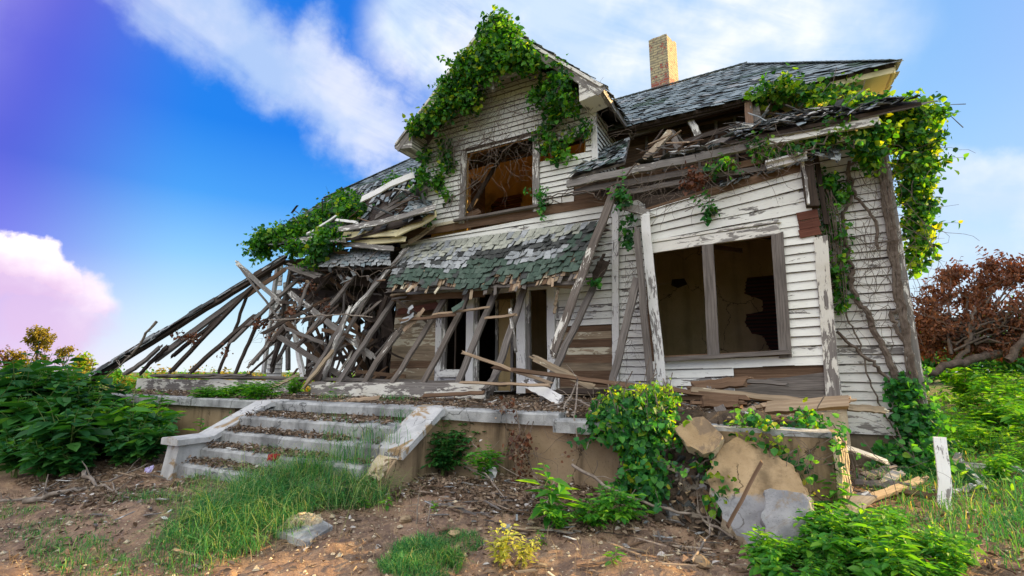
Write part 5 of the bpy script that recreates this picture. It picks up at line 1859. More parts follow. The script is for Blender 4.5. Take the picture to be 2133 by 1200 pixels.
for a, b, w, m, lab in [((1480, 1040, -3.3), (1545, 1090, -3.45), .16, M_BROWN, 'broken brown board lying in the rubble left of the large slab'),
                        ((1500, 1118, -3.5), (1560, 1098, -3.5), .08, M_GREY, 'grey board lying at the foot of the rubble heap'),
                        ((1382, 1000, -3.1), (1405, 1042, -3.15), .06, M_TRIM_WORN, 'splinter of pale wood hanging beneath the ivy'),
                        ((1362, 950, -3.1), (1385, 1000, -3.1), .10, M_TRIM_WORN, 'flaking white board scrap in the ivy'),
                        ((1560, 1115, -3.6), (1690, 1118, -3.6), .07, M_BROWN, 'dark brown timber along the bottom of the grey panel')]:
    timber('rubble_board', a, b, w, .03, m, lab, 'board', 'boards in the rubble heap', rag=.06)


def stick(name, pts, r0, r1, label, mat=None, cat='branch'):
    r0, r1 = r0 * .62, r1 * .62
    P = []
    for a, b in zip(pts[:-1], pts[1:]):
        for k in (0, .25, .5, .75):
            q = a.lerp(b, k)
            P.append(q + V(R_.uniform(-1, 1), R_.uniform(-1, 1), R_.uniform(-1, 1)) * r0 * .8)
    P.append(pts[-1])
    mb = MB()
    mb.tube(P, r0, r1, mat or M_STICK, 6)
    L = sum(((b - a).length for a, b in zip(P[:-1], P[1:])))
    for i in range(int(3 + L * 1.5)):
        k = R_.randrange(1, len(P) - 1)
        d = V(R_.uniform(-1, 1), R_.uniform(-.6, .6), R_.uniform(-.2, 1)).normalized() * R_.uniform(.08, .3)
        mb.tube([P[k], P[k] + d * .5 + V(0, 0, R_.uniform(-.02, .03)), P[k] + d], r0 * .4, r1 * .3, mat or M_STICK, 4)
    return tag(mb.build(name, smooth=True), label, cat)


gl_ = lambda x, y, h=.05: ground_at(x, y) + V(0, 0, h)
stick('dry_branch', [PY(325, 668, -2.4), PY(300, 705, -2.4), PY(262, 750, -2.5), PY(217, 792, -2.6)], .05, .02, 'bare grey branch propped against the low end of the hip beam')
stick('dry_branch', [PY(560, 667, -1.6), PY(620, 664, -1.6), PY(670, 657, -1.5), PY(720, 655, -1.5), PY(776, 661, -1.4)], .028, .02, 'long level branch caught across the rafters of the ruined wing')
stick('dry_branch', [gl_(0, 955, .15), gl_(120, 880, .5), PY(160, 840, -3.8)], .04, .02, 'bare branch sticking up through the dark weeds at the left')
stick('dry_branch', [gl_(225, 1012), gl_(300, 985), gl_(330, 955)], .02, .01, 'thin forked stick lying left of the steps')
stick('dry_branch', [gl_(-20, 1060), gl_(70, 1045), gl_(130, 1010)], .028, .014, 'curved grey branch on the soil at the far left edge')
stick('dry_branch', [gl_(170, 1000, .06), gl_(200, 1020, .04), gl_(250, 1035, .03)], .045, .015, 'pale twisted root on the ground before the dark weeds')
stick('dry_branch', [gl_(50, 1056, .03), gl_(120, 1040, .04), gl_(180, 1025, .04)], .05, .03, 'half buried rotten log near the left edge')
stick('dry_branch', [gl_(1192, 1028, .22), gl_(1290, 1070, .16), gl_(1390, 1098, .12), gl_(1490, 1112, .10), gl_(1540, 1135, .05)], .026, .012, 'long pale branch lying in front of the rubble heap')
stick('dry_branch', [gl_(1430, 1072, .2), gl_(1465, 1110, .1), gl_(1530, 1140, .05)], .028, .015, 'shorter grey branch crossing the long pale one')
stick('dry_branch', [gl_(1445, 1198, .05), gl_(1480, 1150, .12), gl_(1483, 1130, .2)], .016, .006, 'thin twig standing near the bottom edge under the rubble')
stick('dry_branch', [PY(1165, 872, -3.0), PY(1180, 840, -2.7), PY(1205, 790, -2.2), PY(1195, 870, -3.2), PY(1205, 930, -3.25)], .022, .012, 'bleached root arching over the edge of the porch')
stick('dry_branch', [PY(1130, 850, -2.4), PY(1200, 832, -2.5), PY(1250, 855, -3.0), PY(1222, 935, -3.25)], .018, .010, 'pale bent stick hooked over the coping beside the ivy')
stick('dry_branch', [gl_(868, 1098, .01), PY(870, 1050, -4.5), PY(876, 1008, -4.5)], .012, .005, 'lone pale stalk standing before the porch wall')
stick('dry_branch', [gl_(890, 1098, .01), PY(896, 1052, -4.4)], .012, .007, 'stubby stalk beside the lone pale stalk')
stick('dry_branch', [gl_(960, 990, .1), gl_(1010, 1015, .12), gl_(1050, 1055, .05)], .018, .010, 'brown stick lying among leaves beneath the porch wall')
stick('dry_branch', [PY(985, 925, -3.2), PY(1040, 970, -3.2), PY(1120, 1010, -3.3)], .010, .006, 'thin brown vine cane trailing down the porch wall')
stick('dry_branch', [PY(1075, 855, -3.15), PY(1085, 910, -3.15), PY(1100, 960, -3.15), PY(1125, 1010, -3.2)], .010, .006, 'dead cane hanging from the coping joint')

# small litter objects
mb = MB()
p = PZ(553, 950, .53)
for i in range(9):
    a = V(p.x + R_.uniform(-.02, .09), -4.105 + R_.uniform(-.02, .05), .535 + R_.uniform(0, .015))
    mb.add([a, a + V(.07, .01, .005), a + V(.075, -.02, -.045), a + V(.02, -.03, -.075)], [(0, 1, 2, 3)], [(0, 0)] * 4, mottle_mat('red_cloth', (.20, .008, .014), (.30, .015, .02), 30) if i == 0 else mb.mats[0])
tag(mb.build('red_rag'), 'crumpled red rag on the edge of a lower step', 'rag')
mb = MB()
mp_ = mottle_mat('white_plastic', (.6, .6, .58), (.75, .75, .73), 20)
pc = PY(1010, 1000, -3.3)
gi = {}
for i in range(6):
    for j in range(6):
        gi[i, j] = pc + V((i - 2.5) * .035 + (j) * .012, R_.uniform(-.035, .035), (j - 2.5) * .06 + R_.uniform(-.015, .015))
for i in range(5):
    for j in range(5):
        mb.add([gi[i, j], gi[i + 1, j], gi[i + 1, j + 1], gi[i, j + 1]], [(0, 1, 2, 3)], [(0, 0)] * 4, mp_)
tag(mb.build('plastic_bag'), 'crumpled white plastic sheet caught at the foot of the porch wall', 'plastic bag')
timber('white_board', PY(168, 985, -4.6), PY(184, 948, -4.5), .09, .02, M_TRIM, 'small white board end showing under the dark weeds at the left', 'board')
mb = MB()
mpp = mottle_mat('purple_plastic', (.35, .28, .6), (.6, .58, .75), 30)
p = gl_(308, 995, .02)
for i in range(5):
    a = p + V(R_.uniform(-.06, .06), R_.uniform(-.05, .05), R_.uniform(0, .04))
    mb.add([a, a + V(.07, 0, .03), a + V(.06, .02, .07), a + V(-.01, .01, .05)], [(0, 1, 2, 3)], [(0, 0)] * 4, mpp)
tag(mb.build('plastic_scrap'), 'crumpled purple and white wrapper on the ground left of the steps', 'wrapper')


def lump(name, px, py, r, mat, label, cat='stone', sq=.6):
    p = gl_(px, py, r * sq * .5)
    bm_ = []
    mb = MB()
    n1, n2 = 8, 5
    vs = []
    for i in range(n2 + 1):
        th_ = math.pi * i / n2
        for j in range(n1):
            ph = 2 * math.pi * j / n1
            rr = r * R_.uniform(.8, 1.15)
            vs.append(p + V(rr * math.sin(th_) * math.cos(ph), rr * math.sin(th_) * math.sin(ph), rr * sq * math.cos(th_)))
    fs = []
    for i in range(n2):
        for j in range(n1):
            a, b = i * n1 + j, i * n1 + (j + 1) % n1
            fs.append((a, a + n1, b + n1, b))
    mb.add(vs, fs, [(v.x, v.y) for v in vs], mat)
    return tag(mb.build(name), label, cat)


for px, py, r, m, lab in [(845, 1092, .06, M_CONC, 'rounded tan clod beside the stalks'), (412, 1040, .07, M_CONC, 'tan clod in the grass at the left of the tuft'), (1055, 1116, .05, M_CAP, 'small white stone on the soil beside the yellow weed'),
                          (945, 1120, .05, M_SLABTAN, 'brown clod of soil before the porch wall'), (1460, 1180, .07, M_SLABTAN, 'reddish clod near the bottom edge below the rubble'), (1395, 1045, .06, M_CONC, 'knobbly tan stone in the dark rubble'), (1400, 1085, .09, M_GREYCONC, 'grey mossy stone in the dark rubble'),
                          (1475, 940, .07, M_GREYCONC, 'crumpled grey lump beside the small rounded slab'), (1355, 890, .07, M_CONC, 'pale lump on top of the rubble right of the ivy'), (2000, 985, .08, M_BREAK, 'pale stone near the white boards at the right')]:
    lump('stone', px, py, r, m, lab)
lp = lump('stone', 1465, 985, .10, M_GREYCONC, 'grey broken lump stuck in the face of the rubble heap')
lp.location += Vector((0, 0, .0))

# rubble heap and litter: uncountable
mb = MB()
for i in range(900):
    u = R_.random()
    x = R_.uniform(-1.25, -.30)
    z = R_.uniform(.2, 1.05)
    y = -2.65 - (1.05 - z) * .95 + R_.uniform(-.08, .15)
    r = R_.uniform(.015, .06)
    p = V(x, y, z)
    q = [p + V(R_.uniform(-1, 1), R_.uniform(-1, 1), R_.uniform(-1, 1)).normalized() * r for _ in range(4)]
    mb.prism(q, V(R_.uniform(-1, 1), R_.uniform(-1, 1), R_.uniform(-1, 1)).normalized() * r * .6, R_.choice((M_DIRT, M_DIRT, M_GREYCONC, M_CONC, M_DARK, M_BROWN, M_BREAK, M_SH_DARK)))
vs = []
for i in range(13):
    for j in range(9):
        x = -1.42 + i * .115
        z = .15 + j * .12
        vs.append((x, -2.60 - (1.08 - z) * .95 + R_.uniform(-.06, .06), z + R_.uniform(-.03, .03)))
mb.add(vs, [(i * 9 + j, (i + 1) * 9 + j, (i + 1) * 9 + j + 1, i * 9 + j + 1) for i in range(12) for j in range(8)], [(v[0], v[2]) for v in vs], M_DIRT)
tag(mb.build('rubble'), 'dark heap of earth, mortar and splinters spilling from the broken porch end', 'rubble', kind='stuff')

# ------------------------------------------------------------------ vegetation helpers
def unit(a):
    return a / (np.linalg.norm(a, axis=-1, keepdims=True) + 1e-9)


def leaves(mb, P, A, N, L, Wd, mat, fold=0.25, shape='ivy', droop=0.0):
    """one folded leaf per row: base P, axis A, normal N, length L, width Wd"""
    P = np.asarray(P, float)
    n = len(P)
    if n == 0:
        return
    A = unit(np.asarray(A, float))
    N = np.asarray(N, float)
    N = unit(N - A * np.sum(A * N, 1, keepdims=True))
    S = np.cross(A, N)
    L = np.broadcast_to(np.asarray(L, float), (n,))[:, None]
    Wd = np.broadcast_to(np.asarray(Wd, float), (n,))[:, None]
    if shape == 'ivy':
        m1, w1, m2, w2 = 0.22, 0.5, 0.62, 0.40
    elif shape == 'oval':
        m1, w1, m2, w2 = 0.30, 0.46, 0.68, 0.40
    else:
        m1, w1, m2, w2 = 0.30, 0.5, 0.65, 0.36
    up_n = N * fold
    tip = P + A * L - N * L * droop
    vs = np.stack([P, P + A * L * m1 + (S * 1 + up_n) * Wd * w1, P + A * L * m2 + (S + up_n) * Wd * w2 - N * L * droop * .4, tip,
                   P + A * L * m2 + (-S + up_n) * Wd * w2 - N * L * droop * .4, P + A * L * m1 + (-S + up_n) * Wd * w1], 1).reshape(-1, 3)
    k = np.arange(n)[:, None] * 6
    fs = np.concatenate([k + np.array([[0, 1, 2, 3]]), k + np.array([[0, 3, 4, 5]])])
    mb.add_np(vs, fs, vs[:, :2], mat)


def clump_points(blobs, n, clump, per):
    """leaf positions gathered in small clumps inside ellipsoids (centre, radii, weight)"""
    w = np.array([b[2] for b in blobs], float)
    w /= w.sum()
    nc = max(1, n // per)
    idx = rng.choice(len(blobs), nc, p=w)
    C_ = np.array([tuple(b[0]) for b in blobs])[idx]
    Rr = np.array([b[1] for b in blobs])[idx]
    d = rng.normal(size=(nc, 3))
    d = unit(d) * rng.random((nc, 1)) ** (1 / 2.2)
    cc = C_ + d * Rr
    p = np.repeat(cc, per, 0) + rng.normal(size=(nc * per, 3)) * clump
    return p, np.repeat(cc - C_, per, 0), cc


def foliage(mb, blobs, n, size, mat, clump=0.07, per=9, out=(0, -0.6, 0.5), down=0.5, shape='ivy', ratio=0.85, mat2=None, p2=0.0, rnd=0.45, mat3=None, p3=0.0):
    p, rel, cc = clump_points(blobs, n, clump, per)
    m = len(p)
    k = len(cc)
    # every clump shares a lean, so clumps catch the light differently
    cn = np.repeat(unit(rng.normal(size=(k, 3))) * .75, per, 0)
    N = unit(np.array(out)[None, :] + cn + rng.normal(size=(m, 3)) * rnd + unit(rel) * 0.5)
    A = unit(rng.normal(size=(m, 3)) * 0.7 + cn * .4 + np.array([0, -0.15, -down]))
    L = size * rng.uniform(0.5, 1.35, m) * np.repeat(rng.uniform(.75, 1.25, k), per)
    q = np.repeat(rng.random(k), per) * .7 + rng.random(m) * .3
    s2 = q < p2
    s3 = q > 1 - p3
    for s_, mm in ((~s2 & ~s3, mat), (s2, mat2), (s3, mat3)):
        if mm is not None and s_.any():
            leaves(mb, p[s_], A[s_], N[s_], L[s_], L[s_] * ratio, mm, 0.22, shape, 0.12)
    return cc


def sprays(ml, ms, cc, blobs, n, size, mat, ratio=.85):
    """shoots that reach out past the mass, leaves set along them"""
    P, A, N = [], [], []
    c0 = np.array([tuple(b[0]) for b in blobs])
    for i in range(n):
        s = Vector(cc[R_.randrange(len(cc))])
        b = c0[np.argmin(((c0 - np.array(s)) ** 2).sum(1))]
        d = (s - Vector(b)).normalized() * .8 + V(R_.gauss(0, .5), R_.gauss(0, .4) - .1, R_.gauss(0, .5))
        d.normalize()
        L = R_.uniform(.12, .42)
        pts = [s]
        for k in range(5):
            d = (d + V(R_.gauss(0, .15), R_.gauss(0, .15), -.10)).normalized()
            pts.append(pts[-1] + d * L / 5)
        ms.tube(pts, .0035, .002, M_STEM, 4)
        for k in range(1, 6):
            for sg in (-1, 1):
                if R_.random() < .8:
                    sd = V(-d.z, R_.gauss(0, .4), d.x) * sg
                    P.append(tuple(pts[k]))
                    A.append(tuple((sd + d * .5 + V(0, 0, -.3)).normalized()))
                    N.append((R_.gauss(0, .5), R_.gauss(-.4, .5), R_.gauss(.7, .4)))
    L = size * rng.uniform(.6, 1.2, len(P))
    leaves(ml, P, A, N, L, L * ratio, mat, .2, 'ivy', .15)


def wander(a, b, n, amp, sag=0.0):
    P = []
    off = V(0, 0, 0)
    for i in range(n + 1):
        k = i / n
        off = off * .75 + V(R_.gauss(0, amp), R_.gauss(0, amp * .5), R_.gauss(0, amp))
        P.append(a.lerp(b, k) + off * (1 if 0 < i < n else 0) + V(0, 0, -sag * 4 * k * (1 - k)))
    return P


def tangle(mb, spots, n, length, r, mat, spread=0.25, downness=0.7):
    """bare stems hanging and crossing around the given spots"""
    for i in range(n):
        s = R_.choice(spots)
        p = s + V(R_.gauss(0, spread), R_.uniform(-.10, .02), R_.gauss(0, spread))
        d = V(R_.gauss(0, .6), R_.gauss(0, .12), -downness + R_.gauss(0, .5)).normalized()
        P = [p]
        st = length * R_.uniform(.5, 1.3) / 8
        for k in range(8):
            d = (d + V(R_.gauss(0, .35), R_.gauss(0, .08), R_.gauss(0, .3) - .06)).normalized()
            P.append(P[-1] + d * st)
        r_ = r * .62
        mb.tube(P, r_ * R_.uniform(.6, 1.3), r_ * .4, mat, 4)


VS, VN = 0.68, 1.75


def vine(name, label, blobs, n, size, mats, stems=None, cat='vine', clump=.07, per=9, out=(0, -.6, .5), down=.5, ratio=.85, p2=.0, tang=None, shape='ivy', part='leaves'):
    n, size = int(n * VN), size * VS
    c0 = Vector(blobs[0][0])
    t = thing(name, label, cat, tuple(c0))
    mb = MB()
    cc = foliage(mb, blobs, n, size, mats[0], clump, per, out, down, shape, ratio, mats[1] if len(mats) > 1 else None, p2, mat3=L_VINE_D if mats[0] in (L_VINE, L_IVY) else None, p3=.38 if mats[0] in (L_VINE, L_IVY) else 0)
    ml, mb = mb, MB()
    if mats[0] in (L_VINE, L_IVY):
        sprays(ml, mb, cc, blobs, max(3, n // 90), size, mats[0], ratio)
    ml.build(part, t)
    for s in (stems or []):
        a, b, r = s[0], s[1], s[2]
        mb.tube(wander(a, b, 14, s[3] if len(s) > 3 else .05), r, r * .6, M_STEM, 5)
    if tang:
        tangle(mb, *tang)
    for i in range(min(60, len(cc) // 4)):       # twigs that carry the clumps
        k = R_.randrange(len(cc))
        b0 = Vector(cc[k])
        a0 = b0 + V(R_.gauss(0, .12), .06, R_.gauss(0, .12) + .1)
        mb.tube([a0, a0.lerp(b0, .5) + V(0, 0, .02), b0], .006, .003, M_STEM, 4)
    if mb.nv:
        mb.build('stems', t)
    return t


def B(px, py, Y, rx, ry, rz, w):
    return (PY(px, py, Y), (rx, ry, rz), w)


# --- vines on the house
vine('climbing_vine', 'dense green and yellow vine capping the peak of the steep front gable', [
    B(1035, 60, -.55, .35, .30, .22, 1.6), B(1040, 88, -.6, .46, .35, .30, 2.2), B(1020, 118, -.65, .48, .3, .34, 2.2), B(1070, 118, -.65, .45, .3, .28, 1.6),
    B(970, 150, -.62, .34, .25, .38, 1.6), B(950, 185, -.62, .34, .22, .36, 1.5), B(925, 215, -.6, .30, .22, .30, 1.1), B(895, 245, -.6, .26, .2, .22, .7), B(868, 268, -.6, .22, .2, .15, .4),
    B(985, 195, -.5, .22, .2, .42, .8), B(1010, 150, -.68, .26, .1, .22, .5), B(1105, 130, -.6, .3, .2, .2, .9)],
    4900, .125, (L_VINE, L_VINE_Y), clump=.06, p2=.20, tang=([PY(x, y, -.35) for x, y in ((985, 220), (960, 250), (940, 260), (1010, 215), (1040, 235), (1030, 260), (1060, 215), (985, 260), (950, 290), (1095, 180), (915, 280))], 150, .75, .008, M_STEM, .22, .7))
vine('climbing_vine', 'leafy vine hanging down the right half of the gable to the small dark opening', [
    B(1165, 155, -.58, .20, .15, .22, .9), B(1150, 190, -.45, .2, .15, .35, 1.0), B(1185, 185, -.5, .18, .15, .3, .8), B(1150, 235, -.2, .22, .1, .35, 1.1), B(1130, 270, -.12, .22, .08, .25, .9), B(1190, 225, -.3, .15, .1, .2, .4),
    B(1180, 280, -.12, .2, .08, .2, .6), B(1150, 300, -.12, .28, .08, .18, .9), B(1165, 325, -.12, .2, .08, .12, .6), B(1215, 270, -.2, .15, .08, .14, .4), B(1120, 200, -.3, .12, .1, .12, .3), B(1120, 185, -.15, .14, .08, .14, .4)],
    800, .135, (L_VINE, L_VINE_Y), clump=.055, p2=.14, tang=([PY(x, y, -.15) for x, y in ((1130, 220), (1150, 260), (1180, 250), (1110, 260), (1215, 260), (1240, 255), (1270, 270))], 75, .6, .007, M_STEM, .2, .6))
vine('climbing_vine', 'vine trailing down the left edge of the gable beside the upper window', [
    B(925, 300, -.2, .16, .1, .22, .8), B(935, 335, -.14, .16, .08, .28, 1.0), B(885, 325, -.2, .18, .12, .2, .8), B(915, 375, -.12, .16, .08, .22, .9), B(880, 370, -.25, .22, .12, .22, .9), B(870, 395, -.3, .18, .1, .14, .5), B(930, 405, -.12, .1, .06, .14, .3), B(895, 455, -.2, .08, .06, .2, .2)],
    560, .125, (L_VINE, L_VINE_Y), clump=.055, p2=.12, tang=([PY(x, y, -.12) for x, y in ((950, 300), (965, 330), (960, 370), (900, 330), (955, 410))], 60, .7, .008, M_STEM, .12, .9))
mb = MB()
tangle(mb, [PY(x, y, -.1) for x, y in ((1000, 300), (1040, 295), (1080, 300), (1020, 330), (1060, 340), (990, 360), (1100, 310), (1010, 270), (1060, 270))], 55, .8, .008, M_STEM, .22, .5)
mb.tube(wander(PY(925, 430, -.15), PY(1035, 345, -.2), 12, .03), .016, .01, M_STEM)
mb.tube(wander(PY(1170, 285, -.15), PY(970, 310, -.15), 12, .05), .016, .01, M_STEM)
mb.tube(wander(PY(1085, 285, -.15), PY(970, 395, -.12), 12, .05), .012, .008, M_STEM)
tag(mb.build('bare_stems'), 'tangle of bare brown vine stems hanging over the open upper window', 'vine stems')
mb = MB()
for a, b in [((845, 505, -.2), (895, 470, -.3)), ((895, 470, -.3), (905, 420, -.3)), ((812, 498, -.4), (740, 560, -.6)), ((830, 540, -.7), (760, 575, -.8)), ((760, 575, -.8), (690, 548, -.7))]:
    mb.tube(wander(PY(*a), PY(*b), 10, .03), .012, .008, M_STEM)
tangle(mb, [PY(x, y, -.7) for x, y in ((640, 580), (680, 590), (720, 580), (760, 590), (620, 640), (560, 700), (650, 650))], 60, .6, .007, M_STEM, .25, .4)
tag(mb.build('bare_stems'), 'thin dry creeper stems looped under the left porch eave', 'vine stems')

vine('climbing_vine', 'green vine sprawling over the sagging roof edge at the left end of the house', [
    B(555, 500, -.55, .40, .3, .22, 1.3), B(600, 490, -.5, .5, .35, .22, 1.4), B(640, 470, -.3, .5, .35, .22, 1.2), B(690, 450, .1, .5, .35, .25, 1.3), B(720, 420, .4, .5, .3, .22, 1.0), B(690, 490, -.65, .4, .15, .25, 1.1), B(735, 440, -.1, .35, .3, .25, 1.2),
    B(660, 515, -.7, .2, .12, .2, .6), B(540, 520, -.7, .25, .2, .2, .5), B(820, 380, .9, .2, .2, .1, .3), B(650, 545, -.75, .14, .1, .14, .2), B(620, 515, -.7, .3, .15, .12, .4)],
    4200, .135, (L_VINE, L_VINE_Y), clump=.09, p2=.06, out=(0, -.5, .8), tang=([PY(x, y, -.4) for x, y in ((640, 500), (700, 470), (600, 510))], 30, .6, .008, M_STEM, .3, .4))
vine('climbing_vine', 'sunlit yellow green vine on the roof slope beneath the right end of the main roof', [
    B(1600, 192, .9, .22, .2, .07, .8), B(1640, 182, .9, .25, .2, .12, 1.3), B(1675, 190, .8, .2, .2, .10, 1.0), B(1705, 212, .5, .16, .15, .12, .8), B(1715, 195, .9, .2, .15, .09, .7), B(1572, 208, .9, .12, .1, .06, .3), B(1765, 212, .5, .25, .2, .05, .5), B(1785, 170, 1.0, .2, .06, .03, .2)],
    640, .13, (L_VINE, L_VINE_Y), clump=.08, p2=.42, out=(.2, -.4, .8))
vine('climbing_vine', 'great backlit vine hanging over the right corner of the house', [
    B(1790, 222, .1, .25, .25, .06, .5), B(1840, 225, .2, .25, .3, .09, .8), B(1880, 240, .3, .25, .4, .16, 1.2), B(1925, 235, .4, .20, .3, .16, .7), B(1870, 280, .2, .22, .4, .2, 1.2), B(1915, 285, .35, .25, .4, .22, 1.2), B(1815, 280, -.5, .24, .12, .16, .8), B(1795, 300, -.5, .16, .1, .12, .5),
    B(1895, 335, .3, .2, .35, .24, 1.3), B(1930, 345, .4, .18, .3, .22, .8), B(1900, 395, .3, .18, .35, .24, 1.2), B(1918, 430, .4, .16, .3, .22, .9), B(1908, 470, .35, .14, .3, .2, .9), B(1920, 510, .35, .12, .25, .15, .6), B(1905, 545, .3, .08, .2, .12, .35), B(1815, 330, -.3, .07, .06, .22, .35), B(1955, 245, .5, .14, .2, .12, .25), B(1940, 300, .5, .12, .2, .2, .3), B(1740, 262, -.55, .2, .12, .1, .4), B(1710, 290, -.5, .16, .08, .07, .25)],
    3400, .115, (L_VINE, L_VINE_Y), clump=.055, p2=.34, out=(.2, -.5, .3), tang=([PY(x, y, -.1) for x, y in ((1850, 320), (1860, 380), (1870, 450), (1880, 530))], 50, .8, .007, M_STEM, .15, .8))
# thick trunks of that vine climbing the corner
mb = MB()
tr_ = lambda *pts: [PY(x, y, -.09) for x, y in pts]


def poly_tube(mb, pts, r0, r1, amp=.012):
    P = []
    for a, b in zip(pts[:-1], pts[1:]):
        for k in range(5):
            P.append(a.lerp(b, k / 5) + V(R_.gauss(0, amp), R_.gauss(0, amp * .4), R_.gauss(0, amp)))
    P.append(pts[-1])
    mb.tube(P, r0, r1, M_STEM, 6)


poly_tube(mb, tr_((1770, 335), (1768, 375), (1772, 420), (1758, 445)), .022, .018)
poly_tube(mb, tr_((1795, 325), (1768, 350), (1778, 400), (1800, 430), (1825, 460), (1830, 520)), .02, .02)
poly_tube(mb, tr_((1775, 560), (1774, 600), (1785, 625), (1812, 660), (1820, 690), (1845, 730), (1865, 780), (1885, 810), (1915, 880)), .034, .045)
poly_tube(mb, tr_((1758, 440), (1760, 490), (1768, 540), (1775, 560)), .025, .032)
poly_tube(mb, tr_((1740, 690), (1780, 725), (1815, 755), (1850, 790), (1875, 805)), .022, .028)
poly_tube(mb, tr_((1745, 470), (1755, 560), (1765, 660), (1790, 710), (1800, 760), (1830, 840), (1860, 890), (1880, 910)), .012, .010)
for i in range(9):
    x = R_.uniform(-12, 8)
    poly_tube(mb, [PY(1835 + x + dx_ + R_.uniform(-5, 5), y, -.10) for y, dx_ in ((310, 0), (400, 12), (500, 25), (600, 38), (700, 55), (800, 72), (900, 92), (930, 100))], R_.uniform(.006, .016), R_.uniform(.010, .026))
poly_tube(mb, tr_((1875, 640), (1855, 655), (1868, 685), (1885, 720), (1900, 760)), .03, .025)
tangle(mb, [PY(x, y, -.06) for x, y in ((1740, 400), (1745, 460), (1750, 560), (1760, 640), (1800, 560), (1850, 560), (1860, 640), (1840, 480), (1730, 500), (1780, 480))], 110, .7, .006, M_STEM, .15, .8)
for i in range(8):
    poly_tube(mb, [PY(1700 + i * 4, 340 + i * 6, -.35), PY(1712 + i * 5, 450, -.3), PY(1735 + i * 4, 560 + i * 12, -.2)], .009, .006)
tag(mb.build('vine_trunks'), 'thick twisted brown vine trunks climbing the right corner of the house', 'vine trunk')
vine('climbing_vine', 'dark green creeper in the recess between the bay and the right wall', [
    B(1735, 470, -.2, .10, .1, .3, 1), B(1748, 400, -.15, .1, .1, .2, .6), B(1742, 580, -.15, .08, .1, .35, 1), B(1755, 520, -.12, .06, .08, .3, .5), B(1752, 640, -.12, .06, .08, .2, .4), B(1720, 380, -.3, .1, .1, .15, .4)], 420, .10, (L_VINE,), clump=.05)
vine('climbing_vine', 'glossy green creeper at the foot of the right corner of the house', [
    B(1880, 815, -.14, .12, .08, .14, 1.2), B(1895, 850, -.16, .14, .10, .2, 1.6), B(1905, 890, -.2, .16, .12, .2, 1.5), B(1920, 930, -.3, .22, .2, .2, 1.5), B(1935, 870, .1, .15, .3, .3, 1), B(1935, 970, -.5, .3, .25, .15, 1), B(1890, 960, -.5, .3, .2, .15, .9), B(1860, 950, -.4, .2, .15, .1, .5), B(1905, 790, .1, .08, .1, .2, .3)],
    1500, .11, (L_IVY, L_VINE_Y), clump=.06, p2=.08)
for spot, lab in (((1480, 448), 'small sprig of creeper growing on the siding above the bay window'),):
    vine('creeper_sprig', lab, [B(spot[0], spot[1], -.58, .10, .03, .12, 1)], 40, .10, (L_IVY,), clump=.04, cat='creeper')
vine('creeper_sprig', 'loose creeper climbing beside the white post left of the bay', [B(1300, 420, -.7, .12, .08, .12, .8), B(1310, 500, -.3, .1, .06, .14, .9), B(1310, 470, -.2, .06, .05, .2, .4), B(1245, 585, -.5, .12, .06, .1, .6), B(1225, 720, -1.2, .05, .04, .3, .2), B(1290, 405, -.8, .06, .05, .1, .4)], 170, .11, (L_IVY,), clump=.05, cat='creeper',
     tang=([PY(x, y, -.15) for x, y in ((1310, 480), (1320, 560), (1310, 640), (1330, 600), (1315, 720))], 60, .6, .005, M_STEM, .1, .8))
vine('creeper_sprig', 'thin creeper trailing along the torn boards over the bay', [B(1500, 345, -.6, .15, .08, .06, 1), B(1600, 325, -.6, .2, .1, .1, 1), B(1580, 300, -.65, .15, .06, .12, .8), B(1480, 345, -.7, .08, .06, .08, .5), B(1645, 320, -.6, .25, .1, .1, .6)], 230, .10, (L_IVY, L_VINE), clump=.05, cat='creeper', p2=.4,
     tang=([PY(x, y, -.75) for x, y in ((1400, 370), (1450, 350), (1370, 390), (1500, 350), (1620, 300), (1420, 400), (1330, 390), (1600, 320))], 90, .6, .007, M_STEM, .16, .6),
     stems=[(PY(1330, 345, -.7), PY(1250, 410, -.7), .014), (PY(1600, 285, -.75), PY(1650, 322, -.7), .014), (PY(1650, 322, -.7), PY(1780, 295, -.6), .014), (PY(1190, 400, -.65), PY(1330, 380, -.7), .014)])
vine('creeper_sprig', 'short creeper hanging from the right corner of the upper window sill', [B(1128, 425, -.12, .06, .05, .2, 1), B(1128, 400, -.12, .1, .05, .08, .6)], 60, .10, (L_IVY,), clump=.04, cat='creeper', stems=[(PY(1128, 420, -.05), PY(1290, 370, -.1), .014), (PY(1130, 425, -.05), PY(1250, 395, -.1), .01)])
vine('dead_creeper', 'cluster of dry brown leaves hanging above the bay', [B(1455, 370, -.8, .14, .06, .10, 1), B(1440, 385, -.8, .1, .06, .08, .6)], 110, .09, (L_DEAD,), clump=.05, cat='dead creeper')
vine('dead_creeper', 'dry brown leaves tangled in the rafters of the ruined wing', [B(640, 600, -.9, .2, .15, .1, 1), B(610, 650, -1, .2, .15, .2, 1), B(575, 690, -1.1, .15, .1, .25, .8), B(680, 640, -1, .12, .1, .1, .6), B(400, 705, -1.7, .2, .1, .12, .5), B(375, 700, -1.7, .1, .1, .08, .3), B(540, 680, -1.2, .15, .1, .15, .4), B(470, 740, -1.6, .2, .1, .1, .3)], 330, .09, (L_DEAD, L_LITTER), clump=.06, cat='dead creeper', p2=.3)
